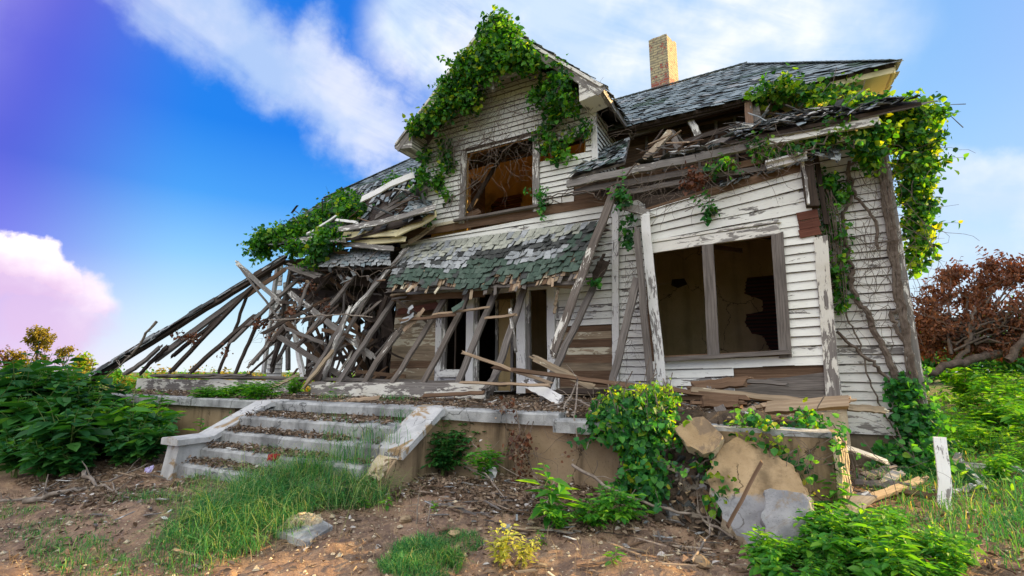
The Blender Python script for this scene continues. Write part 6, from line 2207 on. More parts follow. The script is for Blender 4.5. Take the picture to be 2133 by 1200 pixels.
vine('dead_creeper', 'dead brown creeper hanging over the porch coping beside the steps', [B(1075, 930, -3.2, .12, .06, .2, 1), B(1085, 970, -3.2, .08, .06, .15, 1), B(1095, 915, -3.2, .06, .05, .15, .6), B(1060, 850, -3.15, .12, .05, .1, .6), B(990, 930, -3.3, .05, .04, .1, .3), B(1185, 950, -3.2, .03, .03, .05, .3)], 150, .06, (L_DEAD, L_LITTER), clump=.05, cat='dead creeper', p2=.3, tang=([PY(x, y, -3.15) for x, y in ((1085, 900), (1100, 930), (1180, 900), (1240, 930))], 18, .6, .005, M_STEM, .12, .8))
vine('ivy', 'lush ivy mound spilling over the broken end of the porch wall', [
    B(1280, 852, -2.95, .20, .18, .09, 1.0), B(1330, 845, -2.85, .22, .2, .10, 1.1), B(1375, 845, -2.75, .14, .16, .07, .5), B(1275, 890, -3.2, .16, .08, .12, .8), B(1325, 890, -3.18, .20, .10, .15, 1.4), B(1365, 885, -3.1, .12, .10, .12, .7),
    B(1325, 945, -3.25, .15, .08, .16, 1.1), B(1352, 965, -3.25, .12, .08, .16, .8), B(1310, 1000, -3.3, .08, .06, .10, .35), B(1358, 1010, -3.35, .09, .06, .10, .4), B(1245, 880, -3.2, .10, .06, .06, .3), B(1418, 905, -3.15, .05, .04, .06, .12), B(1345, 1050, -3.4, .08, .06, .06, .2)],
    1900, .088, (L_IVY, L_VINE_Y), clump=.05, p2=.22, ratio=1.0, down=.7, tang=([PY(x, y, -3.25) for x, y in ((1340, 1000), (1360, 1040), (1320, 960))], 40, .5, .005, M_STEM, .1, .8))
vine('ivy_shoots', 'feathery yellow green shoots standing up from the top of the ivy mound', [B(1280, 838, -2.9, .2, .15, .10, 1), B(1340, 828, -2.8, .22, .15, .10, 1.2), B(1385, 828, -2.75, .14, .12, .10, .8), B(1300, 862, -3.0, .2, .1, .08, .6), B(1370, 870, -3.0, .12, .1, .1, .4)], 330, .06, (L_VINE_Y,), clump=.05, per=6, down=-.6, out=(.2, -.4, .6))
vine('ivy', 'bright ivy runners trailing over the porch corner and its broken face', [
    B(1565, 905, -2.9, .2, .12, .08, 1), B(1600, 895, -2.9, .16, .12, .08, .8), B(1540, 885, -2.8, .2, .15, .07, .6), B(1650, 880, -2.6, .15, .15, .1, .7), B(1690, 870, -2.5, .12, .15, .1, .8), B(1675, 930, -3.05, .05, .04, .2, .4), B(1670, 985, -3.05, .08, .05, .15, .5), B(1600, 925, -3.0, .2, .05, .06, .6), B(1470, 960, -3.25, .1, .06, .12, .3), B(1740, 935, -2.9, .1, .1, .2, .4), B(1500, 1000, -3.4, .08, .05, .1, .25), B(1495, 1040, -3.5, .08, .05, .06, .25)],
    360, .08, (L_IVY, L_VINE_Y), clump=.05, p2=.35, ratio=.9, tang=([PY(x, y, -3.08) for x, y in ((1670, 940), (1760, 950), (1770, 900))], 24, .6, .005, M_STEM, .06, .9))

# ------------------------------------------------------------------ plants
def weed_proto(name, h, stems, pairs, lL, lW, mat, spread=.25, shape='oval', side=0, droop=.25, r=.007, branch=0):
    """stems with opposite leaves, largest at mid height; returns its root"""
    t = thing(name, '', 'weed', (0, 0, 0))
    ms, ml = MB(), MB()
    P, A, N, L, Wd = [], [], [], [], []
    for s in range(stems):
        an = R_.uniform(0, 6.28)
        lean = R_.uniform(.1, 1) * spread
        hh = h * R_.uniform(.6, 1.0)
        pts = [V(math.cos(an) * .05 * s / max(1, stems), math.sin(an) * .05, -.06)]
        for k in range(1, 9):
            q = k / 8
            pts.append(V(math.cos(an) * lean * q ** 1.4 * h * 1.2, math.sin(an) * lean * q ** 1.4 * h * 1.2, hh * q * (1 - .12 * q * lean)) + V(R_.gauss(0, .012), R_.gauss(0, .012), 0))
        ms.tube(pts, r, r * .4, M_STEM_G, 4)
        axes = [pts]
        for b in range(branch):
            k = R_.randrange(2, 7)
            d = V(R_.uniform(-1, 1), R_.uniform(-1, 1), R_.uniform(.3, 1)).normalized() * h * R_.uniform(.15, .4)
            bp = [pts[k], pts[k] + d * .5, pts[k] + d]
            ms.tube(bp, r * .5, r * .3, M_STEM_G, 4)
            axes.append(bp)
        for ax in axes:
            np_ = pairs if ax is pts else max(2, pairs // 3)
            for k in range(np_):
                q = (k + .7) / np_
                f = q * (len(ax) - 1)
                i = min(int(f), len(ax) - 2)
                p = ax[i].lerp(ax[i + 1], f - i)
                if p.z < h * .12:
                    continue
                a0 = R_.uniform(0, 6.28)
                for sgn in (0, math.pi):
                    a1 = a0 + sgn + R_.uniform(-.4, .4)
                    d = V(math.cos(a1), math.sin(a1), R_.uniform(-.25, .45))
                    sz = lL * (.55 + .8 * math.sin(min(1, q * 1.05) * math.pi) ** .7) * R_.uniform(.7, 1.15) * (1 if q < .9 else .7)
                    if side:
                        for j in range(side):
                            kk = (j + 1) / side
                            for s2 in (-1, 1):
                                dd = (d + V(-d.y, d.x, 0) * s2 * .9).normalized() if j < side - 1 else d
                                P.append(p + d * sz * kk)
                                A.append(dd)
                                N.append(V(R_.uniform(-.3, .3), R_.uniform(-.3, .3), 1))
                                L.append(sz * .42)
                                Wd.append(sz * .42 * lW)
                    else:
                        P.append(p + d * sz * .12)
                        A.append(d)
                        N.append(V(R_.uniform(-.4, .4), R_.uniform(-.4, .4), 1))
                        L.append(sz)
                        Wd.append(sz * lW)
    leaves(ml, [tuple(x) for x in P], [tuple(x) for x in A], [tuple(x) for x in N], L, Wd, mat, .18, shape, droop)
    ms.build('stems', t)
    ml.build('leaves', t)
    t['_used'] = 0
    return t


def put(proto, loc, rz, sc, label, group=None, cat='weed', lean=(0, 0)):
    if not proto.get('_used'):
        proto['_used'] = 1
        t = proto
    else:
        t = proto.copy()
        COL.objects.link(t)
        for ch in proto.children:
            c = ch.copy()
            COL.objects.link(c)
            c.parent = t
    t.location = loc
    t.rotation_euler = (lean[0], lean[1], rz)
    t.scale = (sc, sc, sc * R_.uniform(.9, 1.1))
    tag(t, label, cat, group)
    return t


PR_broad = [weed_proto('broadleaf_weed', 1.0, 6, 11, .185, .68, L_WEED, .40, branch=2) for _ in range(3)]
PR_rag = [weed_proto('leafy_weed', .8, 6, 11, .115, .48, L_WEED_B, .55, 'oval', branch=5, r=.005) for _ in range(4)]
PR_big = [weed_proto('leafy_weed', .8, 5, 8, .20, .56, L_WEED_B, .6, 'oval', branch=3, r=.006) for _ in range(3)]
PR_comp = [weed_proto('feathery_weed', .45, 6, 7, .20, .5, L_WEED_B, .6, 'lance', side=3) for _ in range(2)]
PR_dark = [weed_proto('feathery_shrub', .9, 8, 12, .15, .5, L_WEED, .45, 'oval', side=3, branch=2) for _ in range(2)]
PR_yel = [weed_proto('yellow_weed', .5, 6, 8, .075, .45, L_YEL, .4, 'lance', branch=3, r=.004)]
PR_small = [weed_proto('seedling', .2, 2, 4, .07, .5, L_WEED_B, .4, 'oval', r=.004) for _ in range(2)]
PR_tall = [weed_proto('tall_weed', .75, 2, 9, .17, .42, L_WEED_B, .12, 'lance', branch=1)]


def px_of(x, y):
    v = Vector((x, y, .6)) - CAM
    return 1066.5 + F * v.dot(rt) / max(v.dot(fw), .1)


def pg(px, py):
    p = ground_at(px, py)
    return V(p.x, p.y, p.z)


# dark thicket at the left
LT = 'dark broad leaved weeds left of the steps'
for i in range(60):
    x = R_.uniform(-10.2, -7.35)
    y = R_.uniform(-5.0, -3.15)
    if px_of(x, y) > 315 or (y < -4.6 and x > -8.0):
        continue
    put(R_.choice(PR_broad), (x, y, G(x, y)), R_.uniform(0, 6.3), R_.uniform(.45, 1.2) * (.75 if x > -7.9 else 1.0), 'dark green broad leaved weed in the thicket left of the steps', LT)
for i in range(46):
    x = R_.uniform(-15, -9.4)
    y = R_.uniform(-5.2, -2.9)
    pxx = px_of(x, y)
    if pxx > 330 or pxx < -120:
        continue
    put(R_.choice(PR_broad), (x, y, G(x, y)), R_.uniform(0, 6.3), R_.uniform(1.15, 1.8) if pxx < 190 else R_.uniform(.7, 1.25), 'dark green broad leaved weed in the thicket left of the steps', LT)
for px, py, s in ((30, 1000, .8), (90, 1005, .75), (60, 960, .9), (130, 990, .7), (10, 960, .95)):
    put(R_.choice(PR_broad), pg(px, py), R_.uniform(0, 6.3), s, 'dark green broad leaved weed in the thicket left of the steps', LT)
for i in range(16):
    x, y = R_.uniform(-10.5, -7.4), R_.uniform(-4.3, -3.2)
    if px_of(x, y) > 330:
        continue
    put(PR_tall[0], V(x, y, G(x, y)), R_.uniform(0, 6), R_.uniform(1.2, 1.75), 'tall narrow weed standing out of the dark thicket left of the steps', 'tall weeds in the thicket')
put(PR_tall[0], V(-8.0, -3.35, .2), 1.4, 1.0, 'slim weed in front of the dark wall under the left coping of the porch')
put(PR_tall[0], V(-7.2, -3.3, .2), 0.4, 1.2, 'single tall weed rising behind the left cheek wall of the steps')
# weeds on the porch at the left
for i in range(9):
    x = R_.uniform(-8.9, -7.3)
    put(R_.choice(PR_comp), (x, R_.uniform(-2.95, -2.4), 1.03), R_.uniform(0, 6.3), R_.uniform(.55, .85), 'bright green weed growing on the porch floor above the left cheek wall', 'weeds on the porch')
put(PR_rag[0], V(-7.8, -1.9, 1.03), 1.0, .62, 'leafy green plant standing in front of the ruined wing')
put(PR_comp[0], V(-6.9, -1.6, 1.03), 2.0, .6, 'small green plant at the foot of the grey rafter by the tan boards')
# in front of the porch wall
put(PR_dark[0], PZ(905, 1000, .28) + V(0, .15, 0), 0.3, .85, 'dark feathery shrub growing against the right cheek wall of the steps', cat='shrub')
put(PR_dark[1], PZ(965, 985, .3), 1.3, .95, 'bushy green shrub against the porch wall right of the steps', cat='shrub')
put(PR_rag[1], PZ(1010, 1010, .3), 2.0, .62, 'leafy weed in front of the bushy shrub by the porch wall')
put(PR_tall[0], ground_at(1145, 1105), 0.8, .95, 'tall solitary weed with long leaves in the middle before the porch wall')
put(PR_rag[2], ground_at(1165, 1112), 1.9, .34, 'lower leafy weed at the foot of the tall solitary weed')
put(PR_comp[1], ground_at(1290, 1100), .6, .72, 'low weed with fan shaped leaves in front of the ivy')
put(PR_comp[0], ground_at(1235, 1105), 2.6, .55, 'low dark weed left of the fan leaved one')
put(PR_yel[0], ground_at(1040, 1185), .2, .72, 'pale yellow weed glowing in the sun at the bottom of the picture')
put(PR_yel[0], ground_at(1090, 1196), 1.2, .5, 'smaller yellow green weed beside the glowing yellow one')
put(PR_yel[0], ground_at(415, 1055), 2.2, .34, 'little yellow green weed beside the clod left of the grass tuft')
for px, py, s, lab in [(805, 1068, .9, 'small broad seedling beside the grass tuft'), (1130, 1140, .6, 'tiny seedling right of the yellow weed'), (1275, 1185, .8, 'tiny green seedling on bare soil near the bottom edge'), (905, 1065, .6, 'green sprout in the hollow beside the stalks'),
                       (760, 1060, .7, 'green sprout at the foot of the right cheek wall'), (135, 1135, .5, 'tiny weed on the bare soil at the far left')]:
    put(R_.choice(PR_small), ground_at(px, py), R_.uniform(0, 6), s, lab)
# right foreground
put(PR_tall[0], ground_at(1590, 1180), .4, .42, 'leafy weed at the left end of the foreground bush', None)
RB = 'foreground bush at the lower right'
for i in range(36):
    px = R_.uniform(1600, 2000)
    py = R_.uniform(1165, 1260)
    g_ = ground_at(px, py)
    put(R_.choice(PR_rag + PR_big + PR_big), g_, R_.uniform(0, 6), R_.uniform(.24, .50) * (.7 if px < 1700 else 1) * (.75 if px > 1930 else 1), 'bright leafy weed in the sunlit clump at the lower right corner', RB, lean=(R_.uniform(-.2, .2), R_.uniform(-.2, .2)))
for i in range(8):
    px = R_.uniform(1720, 1880)
    put(R_.choice(PR_big), ground_at(px, R_.uniform(1110, 1160)), R_.uniform(0, 6), R_.uniform(.26, .40), 'bright leafy weed in the sunlit clump at the lower right corner', RB, lean=(R_.uniform(-.2, .2), R_.uniform(-.2, .2)))
put(PR_tall[0], V(.38, -2.95, .3), 2.2, .7, 'thin weed standing against the porch corner in the sun')
for i, (px, py) in enumerate([(1700, 1050), (1725, 1040), (1690, 1075)]):
    put(PR_comp[i % 2], ground_at(px, py), R_.uniform(0, 6), .38, 'sunny weed between the large slab and the porch corner', 'weeds at the porch corner')
# right midground, sunlit
RM = 'sunlit weeds in the yard right of the house'
for i in range(70):
    px = R_.uniform(1945, 2330)
    y = R_.uniform(-2.6, 5.5)
    p = PY(px, 700, y)
    x = p.x
    if x < 2.05 or (y < 1.0 and px < 2030 and y > -2.2):
        continue
    if y < .8 and R_.random() < .55:
        continue
    put(R_.choice(PR_rag + PR_comp), (x, y, G(x, y) - .02), R_.uniform(0, 6), R_.uniform(.55, 1.15) * (1.0 if y > 1 else .6), 'bright green weed in the sunlit growth right of the house', RM)
for i in range(26):
    y = R_.uniform(2.5, 7)
    x = 2.3 + (y) * .22 + R_.uniform(0, 4)
    put(R_.choice(PR_rag), (x, y, G(x, y) - .02), R_.uniform(0, 6), R_.uniform(.9, 1.5), 'bright green weed in the sunlit growth right of the house', RM)

# ------------------------------------------------------------------ grass, ground cover, litter: uncountable
def blades(mb, P, h, w, mat, lean=.5):
    n = len(P)
    a = rng.uniform(0, 6.283, n)
    d = np.stack([np.cos(a), np.sin(a), np.zeros(n)], 1)
    s = np.stack([-np.sin(a), np.cos(a), np.zeros(n)], 1)
    ln = lean * rng.uniform(.2, 1.4, n)[:, None]
    h = h[:, None]
    w = (np.ones(n) * w)[:, None]
    z = np.array([0, 0, 1.0])
    p0 = P
    p1 = P + z * h * .55 + d * h * ln * .22
    p2 = P + z * h * (.95 - .25 * ln) + d * h * ln * .75
    p3 = P + z * h * (1.05 - .55 * ln) + d * h * ln * 1.2
    vs = np.stack([p0 - s * w, p0 + s * w, p1 - s * w * .9, p1 + s * w * .9, p2 - s * w * .6, p2 + s * w * .6, p3], 1).reshape(-1, 3)
    k = np.arange(n)[:, None] * 7
    mb.add_np(vs, np.concatenate([k + np.array([[0, 1, 3, 2]]), k + np.array([[2, 3, 5, 4]])]), vs[:, :2], mat)
    mb.add_np(vs, k + np.array([[4, 5, 6]]), vs[:, :2], mat)


def patch(c, rx, ry, n):
    r = np.sqrt(rng.random(n)) ** 1.0
    a = rng.uniform(0, 6.283, n)
    x = c[0] + rx * r * np.cos(a)
    y = c[1] + ry * r * np.sin(a)
    return x, y, r


L_STRAW = leaf_mat('straw', [(0.0, (0.14, 0.10, 0.06)), (0.6, (0.28, 0.21, 0.12)), (1.0, (0.42, 0.34, 0.2))], 0.15, (1, .9, .6), .8)
L_GRASSP = leaf_mat('pale_grass', [(0.0, (0.16, 0.34, 0.08)), (0.6, (0.30, 0.46, 0.14)), (1.0, (0.5, 0.5, 0.26))], 0.4)


def grass(name, label, spots, n, h, w, mat=None, lean=.5):
    mb = MB()
    tot = sum(s[3] for s in spots)
    for (c, rx, ry, wt, hs) in spots:
        k = int(n * wt / tot)
        x, y, r = patch(c, rx, ry, k)
        ok = fbm(x * 3.1 + 7, y * 3.1, 3) > -.16
        x, y, r = x[ok], y[ok], r[ok]
        k = len(x)
        P = np.stack([x, y, gz(x, y) - .01], 1)
        blades(mb, P, h * hs * rng.uniform(.35, 1.2, k) * (1.1 - .5 * r) * (0.75 + .9 * np.clip(fbm(x * 5, y * 5, 2) + .3, 0, 1)), w, mat or L_GRASS, lean)
    return tag(mb.build(name), label, 'grass', kind='stuff')


ga = lambda x, y: ground_at(x, y)
grass('grass', 'long green grass tuft in front of the steps', [(ga(600, 1045), .75, .42, 3, 1.0), (ga(700, 1020), .5, .35, 2.2, .95), (ga(520, 1090), .7, .35, 2, .9), (ga(450, 1120), .6, .3, 1, .7), (ga(740, 1045), .35, .25, 1, .8), (ga(640, 1000), .4, .2, 1, .9), (ga(400, 1150), .5, .25, .5, .5)], 8000, .42, .0030, lean=1.05)
grass('grass', 'tall pale grass stems arching out of the long tuft', [(ga(600, 1045), .85, .5, 3, 1.0), (ga(700, 1020), .55, .4, 2.2, 1.0), (ga(500, 1100), .8, .4, 2, .9), (ga(780, 1050), .3, .25, .8, .9), (ga(420, 1060), .5, .3, .7, .7)], 900, .62, .0018, L_GRASSP, lean=1.3)
grass('grass', 'fine soft green grass at the bottom edge before the porch', [(ga(890, 1165), .30, .20, 2, 1.0), (ga(860, 1185), .3, .15, 1.2, .9), (ga(960, 1140), .2, .12, .5, .6)], 5200, .13, .002, lean=.9)
grass('grass', 'thin grass and dry stalks scattered over the bare soil at the left', [(ga(330, 1040), .9, .25, 1.2, .8), (ga(100, 1100), 1.2, .3, 1, .6), (ga(160, 1165), .8, .2, 1.4, .8), (ga(30, 1080), .6, .2, .8, .7), (ga(420, 1010), .4, .2, .6, 1.0), (ga(350, 1180), .5, .2, .5, .6)], 2600, .15, .0025, lean=1.0)
grass('grass', 'tangled grass in the sunny yard at the right', [(V(1.9, -1.5, 0), 1.2, 1.2, 2, 1.0), (V(2.8, .5, 0), 1.3, 1.6, 2, 1.1), (V(1.6, -3.0, 0), 1.0, .8, 1.6, .8), (V(3.6, 3, 0), 1.6, 2.5, 2, 1.3), (V(2.2, -3.0, 0), .8, .8, 1, .9)], 8000, .26, .0035, lean=.9)
mb = MB()
n = 5200
x = rng.uniform(-8.5, 2.5, n)
y = rng.uniform(-6.4, -3.0, n)
ok = (fbm(x * 1.1 + 2, y * 1.4 + 5, 3) > .0) & ~((x > -6.8) & (x < -3.7) & (y > -4.4))
x, y = x[ok], y[ok]
blades(mb, np.stack([x, y, gz(x, y) + .004], 1), rng.uniform(.04, .15, len(x)), .0018, L_STRAW, 1.7)
tag(mb.build('dry_grass'), 'matted dry straw coloured grass lying over the bare soil', 'dry grass', kind='stuff')
# grass sprouting from the steps
mb = MB()
for (x, y, z, n_, h_) in [(-4.15, -4.0, .53, 120, .3), (-4.0, -3.75, .71, 90, .25), (-4.4, -4.25, .36, 220, .34), (-5.0, -3.5, .88, 30, .15), (-4.6, -3.75, .71, 40, .18), (-5.5, -4.0, .53, 25, .12), (-4.1, -3.3, .89, 40, .2), (-6.3, -2.3, 1.06, 120, .12), (-5.2, -2.1, 1.06, 120, .12)]:
    P = np.stack([x + rng.normal(size=n_) * .18, y + rng.normal(size=n_) * .05, np.full(n_, z)], 1)
    blades(mb, P, h_ * rng.uniform(.4, 1.2, n_), .0025, L_GRASS, .6)
tag(mb.build('grass'), 'sparse grass sprouting from the steps and porch floor', 'grass', kind='stuff')

mb = MB()
n = 2600
x = rng.uniform(1.7, 6.5, n)
y = rng.uniform(-3.2, 8, n)
P = np.stack([x, y, gz(x, y) + rng.uniform(.02, .22, n)], 1)
leaves(mb, P, rng.normal(size=(n, 3)), np.array([0, -.2, 1]) + rng.normal(size=(n, 3)) * .5, rng.uniform(.06, .13, n), rng.uniform(.03, .07, n), L_WEED_B, .15, 'oval', .1)
tag(mb.build('ground_cover'), 'low leafy ground cover in the yard right of the house', 'ground cover', kind='stuff')


def litter(name, label, regions, lL=(.03, .07), mat=L_LITTER):
    mb = MB()
    for (x0, x1, y0, y1, zf, n_, th_) in regions:
        x = rng.uniform(x0, x1, n_)
        y = rng.uniform(y0, y1, n_)
        z = (zf(x, y) if callable(zf) else np.full(n_, zf)) + rng.uniform(0.003, th_, n_)
        keep = fbm(x * 1.7, y * 1.7, 3) > -.12
        P = np.stack([x, y, z], 1)[keep]
        m = len(P)
        L = rng.uniform(*lL, m)
        leaves(mb, P, rng.normal(size=(m, 3)) * np.array([1, 1, .3]), np.array([0, 0, 1.0]) + rng.normal(size=(m, 3)) * .5, L, L * rng.uniform(.35, .7, m), mat, .3, 'oval', .2)
    return tag(mb.build(name), label, 'leaf litter', kind='stuff')


litter('leaf_litter', 'dry brown leaves and flakes covering the porch floor', [(-8.8, -1.2, -2.95, -.3, 1.045, 5200, .07), (-13, -8.8, -2.9, -1.8, 1.045, 1500, .07), (-1.3, .3, -2.5, -.6, 1.02, 900, .08), (-4.5, -1.3, -3.0, -2.0, 1.045, 1500, .05)])
litter('leaf_litter', 'dry leaves and white paint flakes lying on the steps', [(-6.7, -3.9, -3.58, -3.1, .885, 1500, .05), (-6.7, -3.9, -3.82, -3.6, .705, 1100, .06), (-6.7, -3.9, -4.06, -3.84, .525, 1100, .06), (-6.7, -3.9, -4.32, -4.1, .36, 1100, .06), (-6.7, -6.0, -4.3, -3.1, .5, 0, .1)])
litter('leaf_litter', 'dead leaves and twigs on the soil around the porch', [(-3.7, -1.0, -4.1, -3.05, gz, 4200, .05), (-8.6, -6.0, -5.3, -4.1, gz, 3000, .05), (-7.5, 1.0, -6.2, -3.4, gz, 4200, .015), (-1.6, 1.4, -4.2, -2.4, gz, 1300, .05), (.4, 2.4, -2.5, -.2, gz, 900, .06)])
# splinters, twigs, flakes of paint
mb = MB()
for (x0, x1, y0, y1, z0, n_) in [(-8.5, -1.2, -2.9, -.6, 1.06, 330), (-1.2, .4, -2.6, -.6, 1.04, 130), (-3.7, 0, -4.3, -3.1, None, 420), (-8, -6, -5.4, -4.2, None, 260), (-6, .5, -6, -4.2, None, 220), (.5, 2.3, -2.4, -.3, None, 260), (-6.7, -3.9, -4.3, -3.1, 'step', 70)]:
    for i in range(n_):
        x, y = R_.uniform(x0, x1), R_.uniform(y0, y1)
        if z0 is None and float(fbm(x * 1.3 + 3, y * 1.6, 3)) < R_.uniform(-.08, .12):
            continue
        if z0 == 'step':
            z = .89 if y > -3.58 else .71 if y > -3.83 else .53 if y > -4.07 else .365
        else:
            z = z0 if z0 else G(x, y)
        a = R_.uniform(0, 6.28)
        L = R_.uniform(.04, .30) * (.5 if z0 == 'step' else 1)
        d = V(math.cos(a), math.sin(a) * .6, R_.uniform(-.05, .15)) * L
        p = V(x, y, z + R_.uniform(.005, .04))
        mb.beam(p, p + d, R_.uniform(.006, .035), .006, R_.choice((M_SPLIT, M_GREY, M_BROWN, M_TRIM_WORN, M_TAN, M_DARK, M_SH_GREY, M_SPLINTER, M_BROWN, M_GREY, M_TRIM if L < .12 else M_GREY)), n=(0, 0, 1), seg=1, rag=.02)
tag(mb.build('debris'), 'splinters, twigs and paint flakes littering porch, steps and soil', 'debris', kind='stuff')
mb = MB()
n = 5200
x = rng.uniform(-8, 1.5, n)
y = rng.uniform(-6.6, -3.1, n)
r = np.clip(rng.lognormal(-4.9, .55, n), .003, .035)
oct_ = np.array([[1, 0, 0], [-1, 0, 0], [0, 1, 0], [0, -1, 0], [0, 0, .7], [0, 0, -.7]])
vs = (np.stack([x, y, gz(x, y) + r * .25], 1)[:, None, :] + oct_[None] * r[:, None, None] * rng.uniform(.6, 1.3, (n, 6, 1))).reshape(-1, 3)
k = np.arange(n)[:, None] * 6
tri = np.array([[0, 2, 4], [2, 1, 4], [1, 3, 4], [3, 0, 4], [2, 0, 5], [1, 2, 5], [3, 1, 5], [0, 3, 5]])
mb.add_np(vs, (k[:, :, None] + tri[None]).reshape(-1, 3), vs[:, :2], M_BREAK)
n = 0
tag(mb.build('pebbles'), 'small pale stones scattered over the bare soil', 'pebbles', kind='stuff')

mb = MB()
n = 3600
x = rng.uniform(-8.4, 1.6, n)
y = rng.uniform(-6.4, -3.05, n)
ok = (fbm(x * 1.5 + 8, y * 1.5, 3) > -.03) & ~((x > -6.8) & (x < -3.7) & (y > -4.4))
x, y = x[ok], y[ok]
n = len(x)
r = np.clip(rng.lognormal(-4.3, .55, n), .006, .05)
vs = (np.stack([x, y, gz(x, y) + r * .2], 1)[:, None, :] + oct_[None] * r[:, None, None] * rng.uniform(.6, 1.35, (n, 6, 1))).reshape(-1, 3)
k = np.arange(n)[:, None] * 6
mb.add_np(vs, (k[:, :, None] + tri[None]).reshape(-1, 3), vs[:, :2], M_SOIL)
tag(mb.build('soil_clods'), 'crumbled brown clods of earth on the bare ground', 'soil', kind='stuff')

# ------------------------------------------------------------------ trees
def tree(name, label, base, blobs, n, size, mat, trunk_r, limbs=14, cat='tree', group=None, mat2=None, p2=0, clump=.16, per=14, bark=None, shape='oval'):
    t = thing(name, label, cat, tuple(base), group)
    mb = MB()
    cc = foliage(mb, blobs, n, size, mat, clump, per, (0, 0, .6), .3, shape, .6, mat2, p2)
    mb.build('crown', t)
    mb = MB()
    top = Vector(blobs[0][0])
    mid = base.lerp(top, .5) + V(R_.gauss(0, .1), 0, 0)
    mb.tube(wander(base - V(0, 0, .2), top, 10, trunk_r * .6), trunk_r, trunk_r * .3, bark or M_BARK, 7)
    for i in range(limbs):
        b = Vector(cc[R_.randrange(len(cc))])
        a = base.lerp(top, R_.uniform(.35, .95))
        mb.tube(wander(a, b, 6, (b - a).length * .05), trunk_r * .35, trunk_r * .08, bark or M_BARK, 5)
    mb.build('trunk', t)
    return t


def BD(px, py, dist, r, w, sy=1.0):
    return (PD(px, py, dist), (r, r, r * sy), w)


gd = lambda px, dist: V(PD(px, 775, dist).x, PD(px, 775, dist).y, G(PD(px, 775, dist).x, PD(px, 775, dist).y))
tree('slender_tree', 'slender sunlit tree with a rounded top standing far off at the left', gd(78, 34), [BD(82, 692, 34, .50, 2), BD(68, 705, 34, .38, 1.2), BD(98, 704, 34, .42, 1.3), BD(85, 718, 34, .5, 1.5), BD(80, 745, 34, .3, .5), BD(98, 748, 34, .25, .4), BD(62, 722, 34, .18, .3)], 1500, .17, L_FAR, .07, 16, mat2=L_VINE, p2=.15, clump=.11)
tree('slender_tree', 'smaller ragged tree between the tall one and the yellow bush', gd(132, 34), [BD(132, 735, 34, .30, 2), BD(145, 727, 34, .22, 1), BD(122, 748, 34, .25, 1), BD(160, 722, 34, .08, .2)], 420, .16, L_FAR, .04, 10, clump=.10)
tree('round_bush', 'small rounded golden green bush on the horizon at the left', gd(173, 32), [BD(173, 755, 32, .45, 2, 1.3), BD(172, 770, 32, .5, 1.5)], 800, .2, L_FAR, .05, 6, mat2=L_VINE_Y, p2=.5, clump=.14, cat='bush')
for px, py, r, lab in [(14, 748, .5, 'reddish bare topped tree at the left edge of the picture'), (46, 752, .40, 'low ragged tree beside the slender one')]:
    tree('ragged_tree', lab, gd(px, 30), [BD(px, py, 30, r, 2), BD(px + 12, py + 10, 30, r * .8, 1), BD(px - 8, py - 14, 30, r * .5, .6)], 520, .16, L_DEAD if px < 20 else L_FAR, .06, 22, mat2=L_FAR, p2=.4, clump=.12)
HB = 'sunlit bushes beyond the ruined wing'
for i in range(44):
    px = -40 + i * 21 + R_.uniform(-8, 8)
    d = R_.uniform(22, 34)
    r = R_.uniform(.4, .75)
    b = gd(px, d)
    tree('distant_bush', 'sunlit yellow green bush in the row beyond the left wing', b, [(b + V(0, 0, r * .7), (r * 1.3, r, r * .9), 1), (b + V(r, 0, r * .5), (r, r, r * .6), .6)], 420, .17, L_FAR if i % 3 == 0 else L_VINE, .03, 3, 'bush', HB, L_FAR, .3, .14)
DT = thing('fallen_dead_tree', 'fallen tree with rust brown dead leaves lying right of the house', 'dead tree', tuple(PY(2000, 770, 6)))
mb = MB()
db = [B(1925, 650, 6, .26, .6, .42, 1.2), B(1945, 690, 5.6, .3, .5, .4, .9), B(1955, 610, 6.5, .25, .6, .28, .9), B(1985, 575, 7, .25, .6, .18, .7), B(2005, 560, 7, .12, .4, .10, .3), B(2035, 620, 6.5, .35, .7, .30, 1.0), B(2070, 585, 6.5, .28, .7, .30, .9), B(2060, 550, 6.8, .10, .3, .10, .25), B(2120, 570, 6.5, .35, .7, .30, 1.1), B(2110, 545, 6.6, .12, .4, .10, .3),
      B(1950, 690, 6, .5, .8, .30, 1.3), B(2010, 680, 6, .5, .8, .32, 1.4), B(2080, 665, 6, .6, .8, .40, 1.6), B(2150, 640, 6, .6, .8, .6, 1.4), B(1920, 715, 6, .25, .5, .22, .7), B(2200, 600, 6.5, .7, 1, .8, 1.4), B(2260, 650, 6, .8, 1, .7, 1.2), B(2000, 725, 5.8, .7, .6, .14, .9), B(2100, 720, 5.8, .7, .6, .16, .9)]
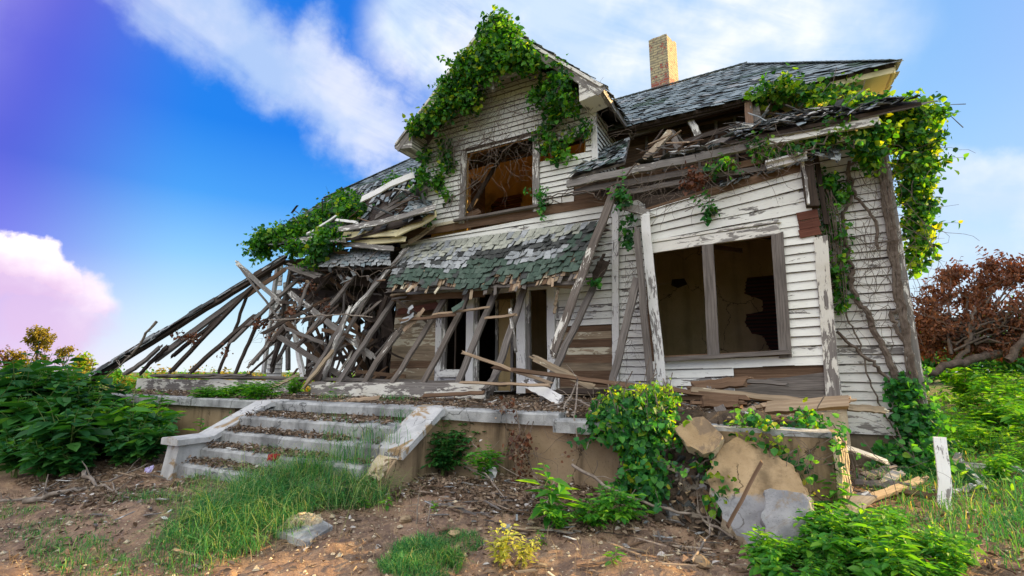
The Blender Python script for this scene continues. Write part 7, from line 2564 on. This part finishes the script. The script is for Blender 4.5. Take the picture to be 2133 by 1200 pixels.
cc = foliage(mb, db, 11500, .09, L_DEAD, .075, 12, (0, -.3, .5), 1.0, 'oval', .5)
m3 = MB()
sprays(mb, m3, cc, db, 260, .085, L_DEAD, .5)
sprays(mb, m3, cc, [(b[0] - V(0, 0, .8), b[1], b[2]) for b in db], 160, .085, L_DEAD, .5)
mb.build('dead_leaves', DT)
m3.build('twigs', DT)
mb = MB()
tp = [PY(1915, 792, 4.4), PY(1965, 765, 4.8), PY(2030, 748, 5.2), PY(2090, 735, 5.6), PY(2200, 715, 6.0)]
poly_tube(mb, tp, .065, .10, .02)
poly_tube(mb, [PY(1985, 760, 5.0), PY(2010, 730, 5.2), PY(2022, 690, 5.3), PY(2030, 640, 5.6)], .06, .025, .02)
poly_tube(mb, [PY(2100, 750, 5), PY(2140, 700, 5.2), PY(2200, 640, 5.6)], .08, .04, .02)
poly_tube(mb, [PY(2020, 690, 5.3), PY(2060, 672, 5.4), PY(2110, 662, 5.6)], .03, .015, .02)
for i in range(60):
    b = Vector(cc[R_.randrange(len(cc))])
    a = Vector(tp[R_.randrange(1, 5)]).lerp(PY(2030, 660, 5.8), R_.uniform(.2, .9))
    mb.tube(wander(a, b, 7, .06), .03, .008, M_BARK, 5)
o = mb.build('trunk', DT, smooth=True)
o.data.materials.clear()
o.data.materials.append(M_BARK)
DG = 'dense green trees behind the fallen dead tree'
for px, py, d, r in ((1945, 735, 17, .9), (2010, 740, 18, 1.0), (2075, 735, 18, 1.1), (2140, 730, 17, 1.2), (2200, 700, 18, 1.6)):
    b = gd(px, d)
    tree('dark_bush', 'dark green bush in the row behind the fallen dead tree', b, [(b + V(0, 0, r), (r * 1.1, r, r * .9), 1)], 900, .2, L_WEED, .05, 5, 'bush', DG, L_VINE, .3, .15)

for o in list(bpy.data.objects):         # patterns that were never planted, and the bookkeeping mark
    if o.get('_used') == 0 and o.parent is None:
        for c_ in list(o.children):
            bpy.data.objects.remove(c_)
        bpy.data.objects.remove(o)
for o in bpy.data.objects:
    if '_used' in o:
        del o['_used']
